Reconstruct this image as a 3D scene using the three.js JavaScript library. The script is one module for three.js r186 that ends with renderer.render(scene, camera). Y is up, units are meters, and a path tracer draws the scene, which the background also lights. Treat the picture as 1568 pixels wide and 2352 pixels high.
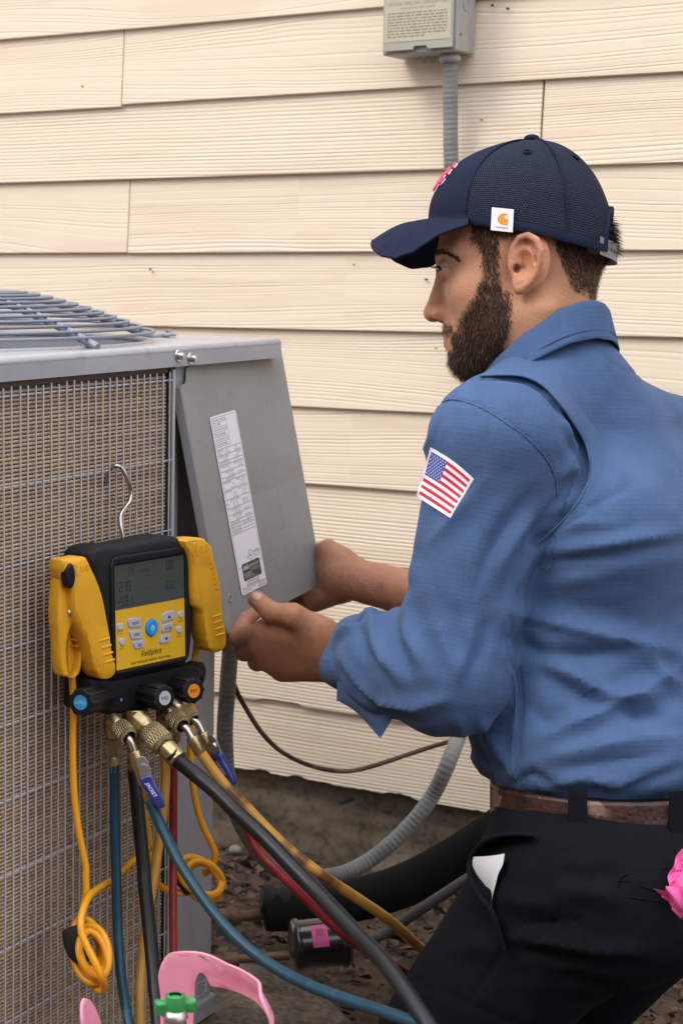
import * as THREE from 'three';
import { mergeGeometries, mergeVertices, toCreasedNormals } from 'three/addons/utils/BufferGeometryUtils.js';
import { RoundedBoxGeometry } from 'three/addons/geometries/RoundedBoxGeometry.js';

// ---------------------------------------------------------------- camera, sky, sun, exposure
const V = (x, y, z) => new THREE.Vector3(x, y, z);
const scene = new THREE.Scene();
const CX = 74.6, CY = 1146.6, FL = 4235.6;            // lens measured on the photograph at 1568 x 2352
const EYE = V(0, 1.015, 2.743);                       // wall is the plane z = 0, ground y = 0
const camera = new THREE.PerspectiveCamera(2 * Math.atan(1176 / FL) * 180 / Math.PI, 1568 / 2352, 0.05, 400);
camera.position.copy(EYE);
camera.rotation.order = 'YXZ';
camera.rotation.set(-7.24 * Math.PI / 180, 35.05 * Math.PI / 180, 0);
camera.setViewOffset(1568, 2352, 784 - CX, 1176 - CY, 1568, 2352);
camera.updateMatrixWorld(true);
camera.focus = 2.12; camera.userData.fStop = 9;
const SUN_DIR = V(-0.42, 0.78, 0.62).normalize();
{ // a bright, thinly clouded sky, whiter toward the zenith
  const w = 64, h = 64, d = new Float32Array(w * h * 4);
  for (let j = 0; j < h; j++) for (let i = 0; i < w; i++) {
    const el = ((j + .5) / h - .5) * Math.PI, s = Math.sin(el), k = (j * w + i) * 4;
    const up = Math.max(0, s), L = s > 0 ? .5 + .8 * up : .16;
    d[k] = L * (s > 0 ? .955 : .9); d[k + 1] = L * (s > 0 ? .985 : .82); d[k + 2] = L * (s > 0 ? 1.065 : .72); d[k + 3] = 1;
  }
  const t = new THREE.DataTexture(d, w, h, THREE.RGBAFormat, THREE.FloatType);
  t.mapping = THREE.EquirectangularReflectionMapping; t.magFilter = THREE.LinearFilter; t.minFilter = THREE.LinearFilter; t.needsUpdate = true;
  scene.background = t; scene.environment = t;
}
const sun = new THREE.DirectionalLight(new THREE.Color(1, .91, .79), .72);
sun.position.copy(SUN_DIR).multiplyScalar(12); sun.castShadow = true; sun.shadow.radius = 36;
sun.shadow.mapSize.set(2048, 2048);
Object.assign(sun.shadow.camera, { left: -4, right: 4, top: 4, bottom: -4, near: .5, far: 30 });
scene.add(sun, sun.target);
const EXPOSURE = 2.1;

// ---------------------------------------------------------------- helpers
let seed = 12345;
const rnd = () => { seed = (seed * 1664525 + 1013904223) >>> 0; return seed / 4294967296; };
const rr = (a, b) => a + (b - a) * rnd();
const clamp = (x, a, b) => x < a ? a : x > b ? b : x;
const sst = (a, b, x) => { const t = clamp((x - a) / (b - a), 0, 1); return t * t * (3 - 2 * t); };
const mix = (a, b, t) => a + (b - a) * t;
const hsh = (x, y, z) => { let h = (x * 374761393 + y * 668265263 + z * 2147483647) | 0; h = Math.imul(h ^ (h >>> 13), 1274126177); h ^= h >>> 16; return (h >>> 0) / 4294967296; };
function noise(x, y = 0, z = 0) { // value noise, -1..1
  const X = Math.floor(x), Y = Math.floor(y), Z = Math.floor(z), f = t => t * t * (3 - 2 * t), u = f(x - X), v = f(y - Y), w = f(z - Z);
  const l = (k) => mix(mix(hsh(X, Y, Z + k), hsh(X + 1, Y, Z + k), u), mix(hsh(X, Y + 1, Z + k), hsh(X + 1, Y + 1, Z + k), u), v);
  return 2 * mix(l(0), l(1), w) - 1;
}
const fbm = (x, y, z = 0, o = 4) => { let s = 0, a = .5; for (let i = 0; i < o; i++) { s += a * noise(x, y, z); x *= 2.03; y *= 2.03; z *= 2.03; a *= .5; } return s; };
const MW = camera.matrixWorld.clone();
const K = (x, y, d) => V((x - CX) / FL * d, -(y - CY) / FL * d, -d);       // photograph pixel + depth, eye axes (metres)
const P = (x, y, d) => K(x, y, d).applyMatrix4(MW);                        // the same in the world
function onPlane(x, y, n, q) { const r = K(x, y, 1).transformDirection(MW); const t = V().copy(q).sub(EYE).dot(n) / r.dot(n); return EYE.clone().addScaledVector(r, t); }
const used = {};
function numbered(n) { const k = used[n] = (used[n] ?? -1) + 1; return k ? n + '_' + String(k).padStart(3, '0') : n; }
function thing(name, label, category, base = V(0, 0, 0), group) {
  const o = new THREE.Group(); o.name = numbered(name); o.position.copy(base); scene.add(o);
  o.userData = { label, category }; if (group) o.userData.group = group; return o;
}
const top = o => { while (o.parent && o.parent !== scene) o = o.parent; return o; };
function part(parent, name, geo, mat, label) { // geometry is given in world axes; everything hangs unrotated under its thing
  const m = new THREE.Mesh(geo, mat); m.name = name; m.castShadow = m.receiveShadow = true;
  const b = top(parent).position; geo.translate(-b.x, -b.y, -b.z);
  if (label) m.userData.label = label; parent.add(m); return m;
}
function struct(name, geo, mat) { const m = new THREE.Mesh(geo, mat); m.name = name; m.userData.kind = 'structure'; m.castShadow = m.receiveShadow = true; scene.add(m); return m; }
const M = (color, roughness = .6, metalness = 0, o = {}) => { const c = new THREE.Color(); Array.isArray(color) ? c.setRGB(...color) : c.set(color); const m = new THREE.MeshPhysicalMaterial({ color: c, roughness, metalness, ...o }); return m; };
const fix = g => { if (g.index) g = g.toNonIndexed(); for (const k of Object.keys(g.attributes)) if (!['position', 'normal', 'uv'].includes(k)) g.deleteAttribute(k); if (!g.attributes.uv) g.setAttribute('uv', new THREE.BufferAttribute(new Float32Array(g.attributes.position.count * 2), 2)); return g; };
const merge = a => mergeGeometries(a.map(fix));
function dataTex(w, h, fn, srgb = false, rep = true) { // fn(u, v) -> grey or [r, g, b] in 0..1
  const d = new Uint8Array(w * h * 4);
  for (let j = 0; j < h; j++) for (let i = 0; i < w; i++) { const c = fn((i + .5) / w, (j + .5) / h), k = (j * w + i) * 4; if (typeof c === 'number') d[k] = d[k + 1] = d[k + 2] = clamp(c, 0, 1) * 255; else { d[k] = clamp(c[0], 0, 1) * 255; d[k + 1] = clamp(c[1], 0, 1) * 255; d[k + 2] = clamp(c[2], 0, 1) * 255; } d[k + 3] = 255; }
  const t = new THREE.DataTexture(d, w, h); if (rep) t.wrapS = t.wrapT = THREE.RepeatWrapping; t.magFilter = THREE.LinearFilter; t.minFilter = THREE.LinearMipmapLinearFilter; t.generateMipmaps = true; if (srgb) t.colorSpace = THREE.SRGBColorSpace; t.needsUpdate = true; return t;
}
function canvasTex(w, h, draw) { const c = document.createElement('canvas'); c.width = w; c.height = h; const g = c.getContext('2d'); draw(g, w, h); const t = new THREE.CanvasTexture(c); t.colorSpace = THREE.SRGBColorSpace; t.anisotropy = 8; return t; }
function curve(pts, tension = .5) { return new THREE.CatmullRomCurve3(pts, false, 'catmullrom', tension); }
function tube(pts, r, seg = 40, rad = 10, cap = true) {   // r may be a function of 0..1
  const c = pts instanceof THREE.Curve ? pts : curve(pts); const g = new THREE.TubeGeometry(c, seg, 1, rad, false);
  const p = g.attributes.position, uv = g.attributes.uv, len = c.getLength();
  for (let i = 0; i <= seg; i++) { const o = c.getPointAt(i / seg), R = typeof r === 'function' ? r(i / seg) : r; for (let j = 0; j <= rad; j++) { const k = i * (rad + 1) + j, q = V().fromBufferAttribute(p, k).sub(o).normalize().multiplyScalar(R).add(o); p.setXYZ(k, q.x, q.y, q.z); uv.setXY(k, i / seg * len, j / rad * 2 * Math.PI * (typeof r === 'function' ? .004 : R)); } }
  if (!cap) return g;
  const caps = [g]; for (const e of [0, 1]) { const s = new THREE.CircleGeometry(typeof r === 'function' ? r(e) : r, rad), t = c.getTangentAt(e).multiplyScalar(e ? 1 : -1); s.applyQuaternion(new THREE.Quaternion().setFromUnitVectors(V(0, 0, 1), t)); const o = c.getPointAt(e); s.translate(o.x, o.y, o.z); caps.push(s); }
  return merge(caps);
}
const lineTube = (a, b, r, rad = 8) => tube(new THREE.LineCurve3(a, b), r, 1, rad);
function box(sx, sy, sz, r = .002, seg = 2) { return new RoundedBoxGeometry(sx, sy, sz, seg, Math.min(r, sx / 2.01, sy / 2.01, sz / 2.01)); }
class Frame { // local axes: X right, Y up, Z out
  constructor(o, X, Y, Z) { this.m = new THREE.Matrix4().makeBasis(X, Y, Z).setPosition(o); this.o = o; this.X = X; this.Y = Y; this.Z = Z; }
  at(x, y, z) { return V(x, y, z).applyMatrix4(this.m); }
  put(g, x = 0, y = 0, z = 0, rx = 0, ry = 0, rz = 0) { const q = new THREE.Matrix4().makeRotationFromEuler(new THREE.Euler(rx, ry, rz)).setPosition(x, y, z); g.applyMatrix4(q); g.applyMatrix4(this.m); return g; }
  pix(x, y, z = 0) { const p = onPlane(x, y, this.Z, this.at(0, 0, z)).sub(this.o); return [p.dot(this.X), p.dot(this.Y)]; }
}
const alongY = (a, b) => { const Y = b.clone().sub(a).normalize(); const X = Math.abs(Y.y) > .9 ? V(1, 0, 0) : V(0, 1, 0).cross(Y).normalize(); const Z = X.clone().cross(Y).normalize(); X.copy(Y).cross(Z).normalize(); return new Frame(a, X, Y, Z); };
function lathe(prof, a, b, seg = 20) { // prof [[r, t 0..1]...] from a to b
  const L = a.distanceTo(b), g = new THREE.LatheGeometry(prof.map(([r, t]) => new THREE.Vector2(Math.max(r, 1e-5), t * L)), seg); return alongY(a, b).put(g);
}
function shapeGeo(pts, depth, bevel = .001, seg = 2) { // 2D outline -> extruded slab with its front at z = 0
  const s = new THREE.Shape(); pts.forEach(([x, y], i) => i ? s.lineTo(x, y) : s.moveTo(x, y)); s.closePath();
  const g = new THREE.ExtrudeGeometry(s, { depth: Math.max(1e-4, depth - 2 * bevel), bevelEnabled: bevel > 0, bevelThickness: bevel, bevelSize: bevel, bevelOffset: -bevel, bevelSegments: seg, curveSegments: 8 }); g.translate(0, 0, -depth + bevel); return g;
}
function roundPoly(pts, r, n = 5) { // rounded corners for a polygon
  const out = []; const L = pts.length; for (let i = 0; i < L; i++) { const p = pts[i], a = pts[(i + L - 1) % L], b = pts[(i + 1) % L], R = Array.isArray(r) ? r[i] : r; const u = [a[0] - p[0], a[1] - p[1]], v = [b[0] - p[0], b[1] - p[1]], lu = Math.hypot(...u), lv = Math.hypot(...v), k = Math.min(R, lu / 2, lv / 2); const A = [p[0] + u[0] / lu * k, p[1] + u[1] / lu * k], B = [p[0] + v[0] / lv * k, p[1] + v[1] / lv * k]; for (let j = 0; j <= n; j++) { const t = j / n; out.push([(1 - t) ** 2 * A[0] + 2 * t * (1 - t) * p[0] + t * t * B[0], (1 - t) ** 2 * A[1] + 2 * t * (1 - t) * p[1] + t * t * B[1]]); } } return out;
}
function smoothPoly(pts, n = 6) { const c = new THREE.CatmullRomCurve3(pts.map(p => V(p[0], p[1], 0)), true, 'centripetal'); return c.getPoints(pts.length * n).slice(0, -1).map(p => [p.x, p.y]); }
// ---------------------------------------------------------------- ground
const dirtTex = dataTex(512, 512, (u, v) => { const a = fbm(u * 9, v * 9, 1, 5), b = fbm(u * 60, v * 60, 2, 3), c = noise(u * 150, v * 150, 5); const k = .5 + .35 * a + .35 * b + .12 * c; return [.24 + .15 * k, .185 + .12 * k, .145 + .10 * k]; }, true);
const dirtBump = dataTex(512, 512, (u, v) => .5 + .5 * fbm(u * 25, v * 25, 3, 5));
{
  const g = new THREE.PlaneGeometry(5, 5, 160, 160); g.rotateX(-Math.PI / 2); g.translate(-1, 0, .9);
  const big = new THREE.RingGeometry(2.45, 150, 4, 8, Math.PI / 4); big.rotateX(-Math.PI / 2); big.translate(-1, -.02, .9);
  const p = g.attributes.position, uv = g.attributes.uv; for (let i = 0; i < p.count; i++) { const x = p.getX(i), z = p.getZ(i); p.setY(i, .012 * fbm(x * 5, z * 5, 0, 4) + .006 * fbm(x * 24, z * 24, 2, 2) + .01 * sst(.25, 0, z)); uv.setXY(i, x * 1.1, z * 1.1); }
  const q = big.attributes.position, bu = big.attributes.uv; for (let i = 0; i < q.count; i++) bu.setXY(i, q.getX(i) * 1.1, q.getZ(i) * 1.1);
  g.computeVertexNormals();
  struct('ground', merge([g, big]), M([1, 1, 1], .97, 0, { map: dirtTex, bumpMap: dirtBump, bumpScale: .012 }));
}
// ---------------------------------------------------------------- the house wall: lapped boards over a concrete footing
function grainTex(s, ruled) { // embossed wood grain: 1.8 m x 0.16 m
  return dataTex(2048, 384, (u, v) => {
    const y = v * .16, R0 = 1.8 / 6.28318, xa = R0 * Math.cos(u * 6.28318), xb = R0 * Math.sin(u * 6.28318); // seamless along the board
    const N3 = (f, g, o) => noise(xa * f + o * 17.3, xb * f + o * 5.1, y * g + o * 9.7), F3 = (f, g, o, n) => fbm(xa * f + o * 17.3, xb * f + o * 5.1, y * g + o * 9.7, n);
    let w = .010 * F3(1.7, 6, s, 3) + .0035 * F3(7, 18, s + 7, 2);
    if (!ruled) w += .022 * N3(1.6, 9, s + 3); else w *= .42;
    const q = (y + w) * (ruled ? 165 : 175) + .8 * N3(1.2, 20, s + 1);
    const f = q - Math.floor(q), id = Math.floor(q), deep = .35 + .65 * hsh(id, s, 3);
    const fade = ruled ? .75 + .25 * N3(3, 30, s) : sst(-.35, .35, N3(2, 12, s + 11 + id * .37) + .12);
    const groove = Math.exp(-(((f - .5) / .19) ** 2)) * deep * fade;
    return .8 - .62 * groove + .05 * F3(60, 260, s, 2);
  });
}
const GRAIN = [grainTex(1, false), grainTex(2, false), grainTex(3, true), grainTex(9, false)];
const sidingStain = dataTex(512, 512, (u, v) => { const a = fbm(u * 5, v * 5, 21, 4), b = fbm(u * 26, v * 40, 22, 3); const k = 1 - .03 * sst(.05, .5, a) - .018 * sst(.18, .5, b); return [k, k * (1 - .008 * sst(0, .4, a)), k * (1 - .016 * sst(0, .4, a))]; }, true);
const SIDING = GRAIN.map((t, i) => M([.82, .68, .525], .62, 0, { bumpMap: t, bumpScale: i === 2 ? .0018 : .0011, map: sidingStain }));
const EXPO = .12649, COURSE0 = .151, TH = .0078;
const wall = thing('house_wall', 'cream painted lap siding of wood-grained boards above a rough concrete footing', 'wall', V(-1.2, 0, -.1));
{
  const cutAt = { 9: [onPlane(279, 170, V(0, 0, 1), V()).x], 7: [onPlane(292, 515, V(0, 0, 1), V()).x], 8: [onPlane(1241, 260, V(0, 0, 1), V()).x] };
  function board(x0, x1, n, mi, drop) {
    const yb = COURSE0 + n * EXPO + drop, yt = yb + EXPO + .026, rough = n < 2, nx = rough ? Math.ceil((x1 - x0) / .006) : Math.max(2, Math.ceil((x1 - x0) / .05));
    const pos = [], uv = [], idx = []; const u0 = rr(0, 3), v0 = rr(0, .03) / .16;
    const zf = y => -(y - (COURSE0 + n * EXPO)) / EXPO * (TH + .0008);
    for (let i = 0; i <= nx; i++) {
      const x = mix(x0, x1, i / nx); let y = yb + .0006 * noise(x * 3, n, 4);
      if (rough) { const c = noise(x * 34, n, 9), c2 = noise(x * 120, n, 3); y += .0045 * sst(.2, .8, c) + .0022 * Math.abs(c2) * sst(-.4, .6, noise(x * 9, n, 1)); }
      const rows = [[y, zf(yb) - TH], [y, zf(yb) - .0012], [y + .0012, zf(y + .0012)], [yb + EXPO * .5, zf(yb + EXPO * .5)], [yt, zf(yt)], [yt, zf(yt) - TH * .9]];
      for (const [yy, zz] of rows) { pos.push(x, yy, zz + .0005 * noise(x * 1.3, n, 6)); uv.push((x) / 1.8 + u0, (yy - yb) / .16 + v0); }
    }
    const R = 6; for (let i = 0; i < nx; i++) for (let k = 0; k < R - 1; k++) { const a = i * R + k, b = a + R; idx.push(a, b, a + 1, b, b + 1, a + 1); }
    for (const e of [0, nx]) { const a = e * R; const f = e ? [[0, 1, 2], [0, 2, 3], [0, 3, 4], [0, 4, 5]] : [[0, 2, 1], [0, 3, 2], [0, 4, 3], [0, 5, 4]]; for (const t of f) idx.push(...t.map(q => a + q).reverse()); }
    let g = new THREE.BufferGeometry(); g.setAttribute('position', new THREE.Float32BufferAttribute(pos, 3)); g.setAttribute('uv', new THREE.Float32BufferAttribute(uv, 2)); g.setIndex(idx);
    g = toCreasedNormals(g, .5); part(wall, 'siding_board', g, SIDING[mi]);
  }
  for (let n = 0; n < 17; n++) {
    const cuts = [-3.4, ...(cutAt[n] || [[-2.5, -.2, -2.1, .1][n % 4]]), .9, 2.2];
    for (let i = 0; i + 1 < cuts.length; i++) board(cuts[i] + (n === 8 ? .0017 : .0011), cuts[i + 1] - (n === 8 ? .0017 : .0011), n, n < 4 ? 2 : [0, 1, 3, 2, 0, 3, 1][(n * 3 + i * 2) % 7], n < 2 ? 0 : rr(-.0016, .0008) - (n === 9 && i === 0 ? .0024 : 0));
  }
  const bx = new THREE.BoxGeometry(5.6, 2.3, .12); bx.translate(-.6, 1.25, -.078 - .012); part(wall, 'sheathing', bx, M([.05, .045, .04], .9));
  const cg = new THREE.BoxGeometry(5.6, .5, .2, 260, 40, 1); cg.translate(-.6, -.075, -.126); { const p = cg.attributes.position, uv = cg.attributes.uv; for (let i = 0; i < p.count; i++) { const x = p.getX(i), y = p.getY(i); if (p.getZ(i) > -.03) p.setZ(i, p.getZ(i) + .004 * fbm(x * 6, y * 40, 3, 3) + .003 * Math.sin(y * 150 + 2 * noise(x * 3, y * 4)) * (.5 + .5 * noise(x * 2, 2)) - .004 * sst(.35, .6, noise(x * 55, y * 55, 2))); uv.setXY(i, x * 1.6, y * 1.6); } cg.computeVertexNormals(); }
  const cmap = dataTex(512, 512, (u, v) => { const a = fbm(u * 6, v * 9, 31, 5), b = fbm(u * 50, v * 60, 33, 3), pit = sst(.42, .6, noise(u * 80, v * 80, 8)); const k = .66 + .22 * a + .10 * b - .10 * pit + .08 * noise(u * 3, v * 30, 4); return [.70 * k, .62 * k, .52 * k]; }, true);
  part(wall, 'concrete_footing', cg, M([.9, .9, .9], .95, 0, { map: cmap, bumpMap: dirtBump, bumpScale: .003 }));
}
// small insect marks and cobweb specks along the laps
{
  const bits = []; for (const [x, y, s] of [[345, 618, 3], [351, 624, 2], [1000, 800, 2], [978, 642, 3], [1130, 12, 3], [1165, 20, 3], [1105, 275, 2], [812, 608, 2], [1420, 1470, 2], [190, 198, 2]]) { const q = onPlane(x, y, V(0, 0, 1), V(0, 0, -.002)); const g = new THREE.IcosahedronGeometry(s * .0007, 1); g.scale(1.4, 1, .5); g.translate(q.x, q.y, q.z + .0006); bits.push(g); }
  part(wall, 'specks', merge(bits), M([.08, .06, .045], .9)).userData.kind = 'stuff';
}
// ---------------------------------------------------------------- outdoor condenser unit
const XU = -1.15, ZR = .512, ZL = 1.262, YT = .918, NX = V(1, 0, 0);
const face = (x, y, X = XU) => onPlane(x, y, NX, V(X, 0, 0));
const paintBump = dataTex(256, 256, (u, v) => .5 + .5 * fbm(u * 60, v * 60, 4, 2));
const dirtyMap = (a, s) => dataTex(256, 256, (u, v) => { const k = 1 - a * .6 * sst(-.2, .6, fbm(u * 4, v * 5, s, 5)) - a * .5 * sst(.62, .8, noise(u * 37, v * 41, s)) + a * .35 * fbm(u * 60, v * 60, s, 2); return [k, k * (1 - a * .05), k * (1 - a * .12)]; }, true);
const GREY = M([.385, .395, .435], .42, .0, { map: dirtyMap(.10, 41), bumpMap: paintBump, bumpScale: .0002, specularIntensity: .6 });
const GREYTOP = M([.385, .395, .435], .26, .0, { map: dirtyMap(.14, 43), bumpMap: paintBump, bumpScale: .0001 });
const GUARD = M([.21, .23, .285], .4, 0), WIRE = M([.50, .505, .55], .4, .1), STEEL = M([.55, .55, .56], .28, .95), DARKIN = M([.05, .05, .052], .7);
const unit = thing('condenser_unit', 'grey metal air conditioning condenser with wire guard and fan grille on top', 'air conditioner', V(-1.5, 0, .88));
const bolt = (parent, p, n, s = .0055, name = 'screw') => { const f = alongY(p, p.clone().add(n)); const h = new THREE.CylinderGeometry(s, s, s * 1.1, 6); f.put(h, 0, s * .9, 0); const w = new THREE.CylinderGeometry(s * 1.5, s * 1.6, s * .35, 20); f.put(w, 0, s * .18, 0); const d = new THREE.CylinderGeometry(s * .7, s * .75, s * .3, 16); f.put(d, 0, s * 1.55, 0); return part(parent, name, merge([h, w, d]), STEEL); };
const FC = V(-1.53, YT, .890), FR = .340;          // fan opening
{
  const zc = (ZR + ZL) / 2, W = ZL - ZR, xc = XU - .375;
  // top cover with rolled rim and round opening
  const s = new THREE.Shape(); const rp = roundPoly([[XU - .75, -ZL], [XU, -ZL], [XU, -ZR], [XU - .75, -ZR]], .018); rp.forEach(([x, y], i) => i ? s.lineTo(x, y) : s.moveTo(x, y)); s.closePath();
  const hole = new THREE.Path(); hole.absarc(FC.x, -FC.z, FR, 0, Math.PI * 2, true); s.holes.push(hole);
  const g = new THREE.ExtrudeGeometry(s, { depth: .001, bevelEnabled: true, bevelThickness: .007, bevelSize: .007, bevelOffset: -.007, bevelSegments: 5, curveSegments: 64 }); g.rotateX(-Math.PI / 2); g.translate(0, YT - .008, 0);
  part(unit, 'top_cover', toCreasedNormals(g, .6), GREYTOP);
  const rim = new THREE.Shape(); rp.forEach(([x, y], i) => i ? rim.lineTo(x, y) : rim.moveTo(x, y)); rim.closePath(); const in_ = new THREE.Path(); roundPoly([[XU - .7485, -ZL + .0015], [XU - .0015, -ZL + .0015], [XU - .0015, -ZR - .0015], [XU - .7485, -ZR - .0015]], .017).forEach(([x, y], i) => i ? in_.lineTo(x, y) : in_.moveTo(x, y)); rim.holes.push(in_);
  const rg = new THREE.ExtrudeGeometry(rim, { depth: .0185, bevelEnabled: false, curveSegments: 12 }); rg.rotateX(-Math.PI / 2); rg.translate(0, YT - .0262, 0);
  part(unit, 'cover_rim', toCreasedNormals(rg, .6), GREY);
  const well = new THREE.CylinderGeometry(FR - .001, FR - .012, .11, 64, 1, true); well.translate(FC.x, YT - .058, FC.z); part(unit, 'fan_shroud', well, GREY);
  const lip = new THREE.TorusGeometry(FR, .004, 8, 96); lip.rotateX(Math.PI / 2); lip.translate(FC.x, YT - .001, FC.z); part(unit, 'opening_lip', lip, GREYTOP);
  for (let k = 0; k < 3; k++) { const b = new THREE.PlaneGeometry(.2, .15, 10, 6); const p = b.attributes.position; for (let i = 0; i < p.count; i++) { const r = p.getX(i) + .14, t = p.getY(i); p.setXYZ(i, r, -.25 * t + .5 * t * t, t * (.7 + 1.6 * r)); } b.rotateY(k * 2.094 + .4); b.translate(FC.x, YT - .08, FC.z); b.computeVertexNormals(); part(unit, 'fan_blade', b, M([.2, .21, .23], .4, .3, { side: 2 })); }
  part(unit, 'fan_motor', (() => { const c = new THREE.CylinderGeometry(.07, .075, .14, 28); c.translate(FC.x, YT - .1, FC.z); return c; })(), M([.1, .105, .12], .5));
  // domed wire guard
  const prof = r => { const t = clamp((r - .175) / .17, 0, 1.1); return YT + .009 + .050 * (1 - Math.pow(t, 1.35)); };
  const guard = part(unit, 'fan_guard', (() => { const c = new THREE.CylinderGeometry(.055, .055, .003, 32); c.translate(FC.x, prof(0), FC.z); return c; })(), GUARD);
  for (let k = 0; k < 18; k++) { const r = .066 + k * .0164; const t = new THREE.TorusGeometry(r, .0023, 6, 96); t.rotateX(Math.PI / 2); t.translate(FC.x, prof(r) + .0035, FC.z); part(guard, 'guard_ring', t, GUARD); }
  const a0 = .13, a1 = -.88;
  for (const a of [a0, a1, a1 - (a0 - a1), a0 + 1.2, a0 + 2.4, a0 + 3.4]) {
    const at = (r, dy = 0) => V(FC.x + Math.cos(a) * r, prof(r) - .002 + dy, FC.z + Math.sin(a) * r);
    const pts = []; for (let i = 0; i <= 14; i++) pts.push(at(mix(.05, .358, i / 14))); part(guard, 'guard_rib', tube(pts, .0052, 30, 10), GUARD);
    if (a !== a0) { const e = at(.385); e.y = YT + .003; const tab = alongY(e, e.clone().add(V(0, 1, 0))); const c = new THREE.CylinderGeometry(.011, .011, .003, 20); tab.put(c); part(guard, 'guard_foot', merge([c, tube([at(.352), at(.366, .001), e], .0042, 10, 8)]), GUARD); bolt(guard, e.clone().add(V(0, .001, 0)), V(0, 1, 0), .004); }
  }
  // screws on the rim
  for (const [x, y] of [[409, 817], [437, 823]]) bolt(unit, face(x, y, XU + .0002), NX, .0048);
  // coil: one bar per fin row
  const finTex = dataTex(1024, 64, (u, v) => { const f = noise(u * 900, 0, 3), a = fbm(u * 14, v * 2, 5, 4), s = sst(.25, .6, fbm(u * 9, v * 1.5, 17, 4)); const k = .84 + .12 * f + .16 * a - .26 * s; return [k, k * (.93 - .05 * s), k * (.84 - .1 * s)]; }, true);
  const finBump = dataTex(1024, 8, (u, v) => .5 + .5 * Math.sin(u * Math.PI * 2 * 256 + 2 * noise(u * 60)));
  const COILS = [0, 1, 2, 3].map(i => { const t = finTex.clone(); t.offset.set(i * .27, 0); t.repeat.set(1, 1); t.needsUpdate = true; return M([[.90, .80, .68], [.84, .73, .61], [.93, .84, .74], [.80, .68, .56]][i], .4, .3, { map: t, bumpMap: finBump, bumpScale: .0006 }); });
  const zA = face(12.8, 900).z, zB = face(272.4, 875).z, sp = (zA - zB) / 15, zE = face(404, 950).z;
  const yTopW = face(0, 912.9).y, yW2 = face(0, 1124.2).y, yW3 = face(0, 2195).y, dh = (face(0, 1850).y - yW3) / 2;
  const row = new THREE.CylinderGeometry(.00185, .00185, ZL - zE - .004, 6, 1, true, -.2, Math.PI + .4); row.rotateX(Math.PI / 2); // half round, bulging to +x
  { const p = row.attributes.position, uv = row.attributes.uv; for (let i = 0; i < p.count; i++) uv.setXY(i, p.getZ(i) * 1.15, .1 + uv.getX(i) * .1); }
  const zm = (ZL + zE) / 2, b = unit.position; let n = 0;
  const coil = part(unit, 'coil', (() => { const c = new THREE.BoxGeometry(.02, .84, ZL - zE - .004); c.translate(XU - .0262, .465, zm); return c; })(), M([.10, .075, .06], .8));
  for (let y = .055; y < .882; y += .00455, n++) { const m = new THREE.Mesh(row, COILS[(n * 7 + (n >> 2)) % 4]); m.name = 'coil_row'; m.position.set(XU - .0150 - b.x, y - b.y, zm - b.z); m.castShadow = m.receiveShadow = true; coil.add(m); }
  // wire guard over the coil
  const wires = part(unit, 'coil_guard', lineTube(V(XU - .004, .05, zE), V(XU - .004, YT - .03, zE), .0024, 10), WIRE);
  for (let k = -3; ; k++) { const z = zA - k * sp; if (z < zE + sp * .4) break; if (z > ZL - .004) continue; const j = .0005 * noise(k * 3.1, 1); part(wires, 'vertical_wire', tube([V(XU - .0025 + j, .045, z + j), V(XU - .0022, .45, z + .0016 * noise(k * 1.7, 5)), V(XU - .0025 - j, yTopW + .008 + .003 * hsh(k + 9, 3, 1), z + .0008 * noise(k * 2.2, 8))], .00112, 8, 7), WIRE); }
  for (const y of [yTopW, yW2, ...[4, 3, 2, 1, 0, -1].map(i => yW3 + i * (i > 2 ? dh : dh))]) { if (y < .05) continue; part(wires, 'cross_wire', lineTube(V(XU - .0046, y, zE + .001), V(XU - .0046, y, ZL - .004), .00105, 7), WIRE); }
  { const step = (yW2 - (yW3 + 2 * dh)) / 4; for (let i = 1; i < 2; i++) part(wires, 'cross_wire', lineTube(V(XU - .0046, yW2 - step * i, zE + .001), V(XU - .0046, yW2 - step * i, ZL - .004), .00105, 7), WIRE); }
  // corner post, control compartment, base pan
  const zP0 = face(417, 1300).z, zP1 = face(495, 1700).z, yB = .60;
  const bx = (x0, x1, y0, y1, z0, z1, r = .002) => { const q = box(Math.abs(x1 - x0), y1 - y0, Math.abs(z1 - z0), r); q.translate((x0 + x1) / 2, (y0 + y1) / 2, (z0 + z1) / 2); return q; };
  part(unit, 'post_strip', bx(XU - .05, XU - .012, .05, YT - .025, zE - .0045, zP0 + .0005, .001), M([.085, .07, .06], .7), 'dark brown strip beside the coil');  // narrow dark brown strip between the coil and the corner post
  part(unit, 'corner_post', bx(XU - .12, XU - .002, .05, yB, zP1, zP0, .003), GREY);
  part(unit, 'post_cheek', bx(XU - .11, XU - .028, yB + .001, YT - .025, zP0 - .004, zP0, .001), GREY);
  part(unit, 'control_box_back', bx(XU - .075, XU - .065, yB, YT - .025, ZR + .008, zP0 - .0045, .001), M([.22, .245, .245], .5));
  part(unit, 'post_lip', bx(XU - .0265, XU - .0245, yB, YT - .0245, zP0 - .030, zP0 - .0002, .0006), GREY);
  part(unit, 'post_cap', bx(XU - .014, XU - .012, .858, YT - .0255, zP0 - .034, zP0 - .0002, .0006), GREY);
  part(unit, 'control_box_floor', bx(XU - .099, XU - .03, yB, yB + .004, ZR + .008, zP0 - .0045, .001), GREY);
  part(unit, 'control_box_side', bx(XU - .11, XU - .03, yB, YT - .025, ZR + .004, ZR + .0078, .001), GREY);
  part(unit, 'rim_header', bx(XU - .03, XU - .012, YT - .034, YT - .025, zE, ZL - .006, .001), M([.13, .095, .07], .75), 'dirty brown strip under the rim');
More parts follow.
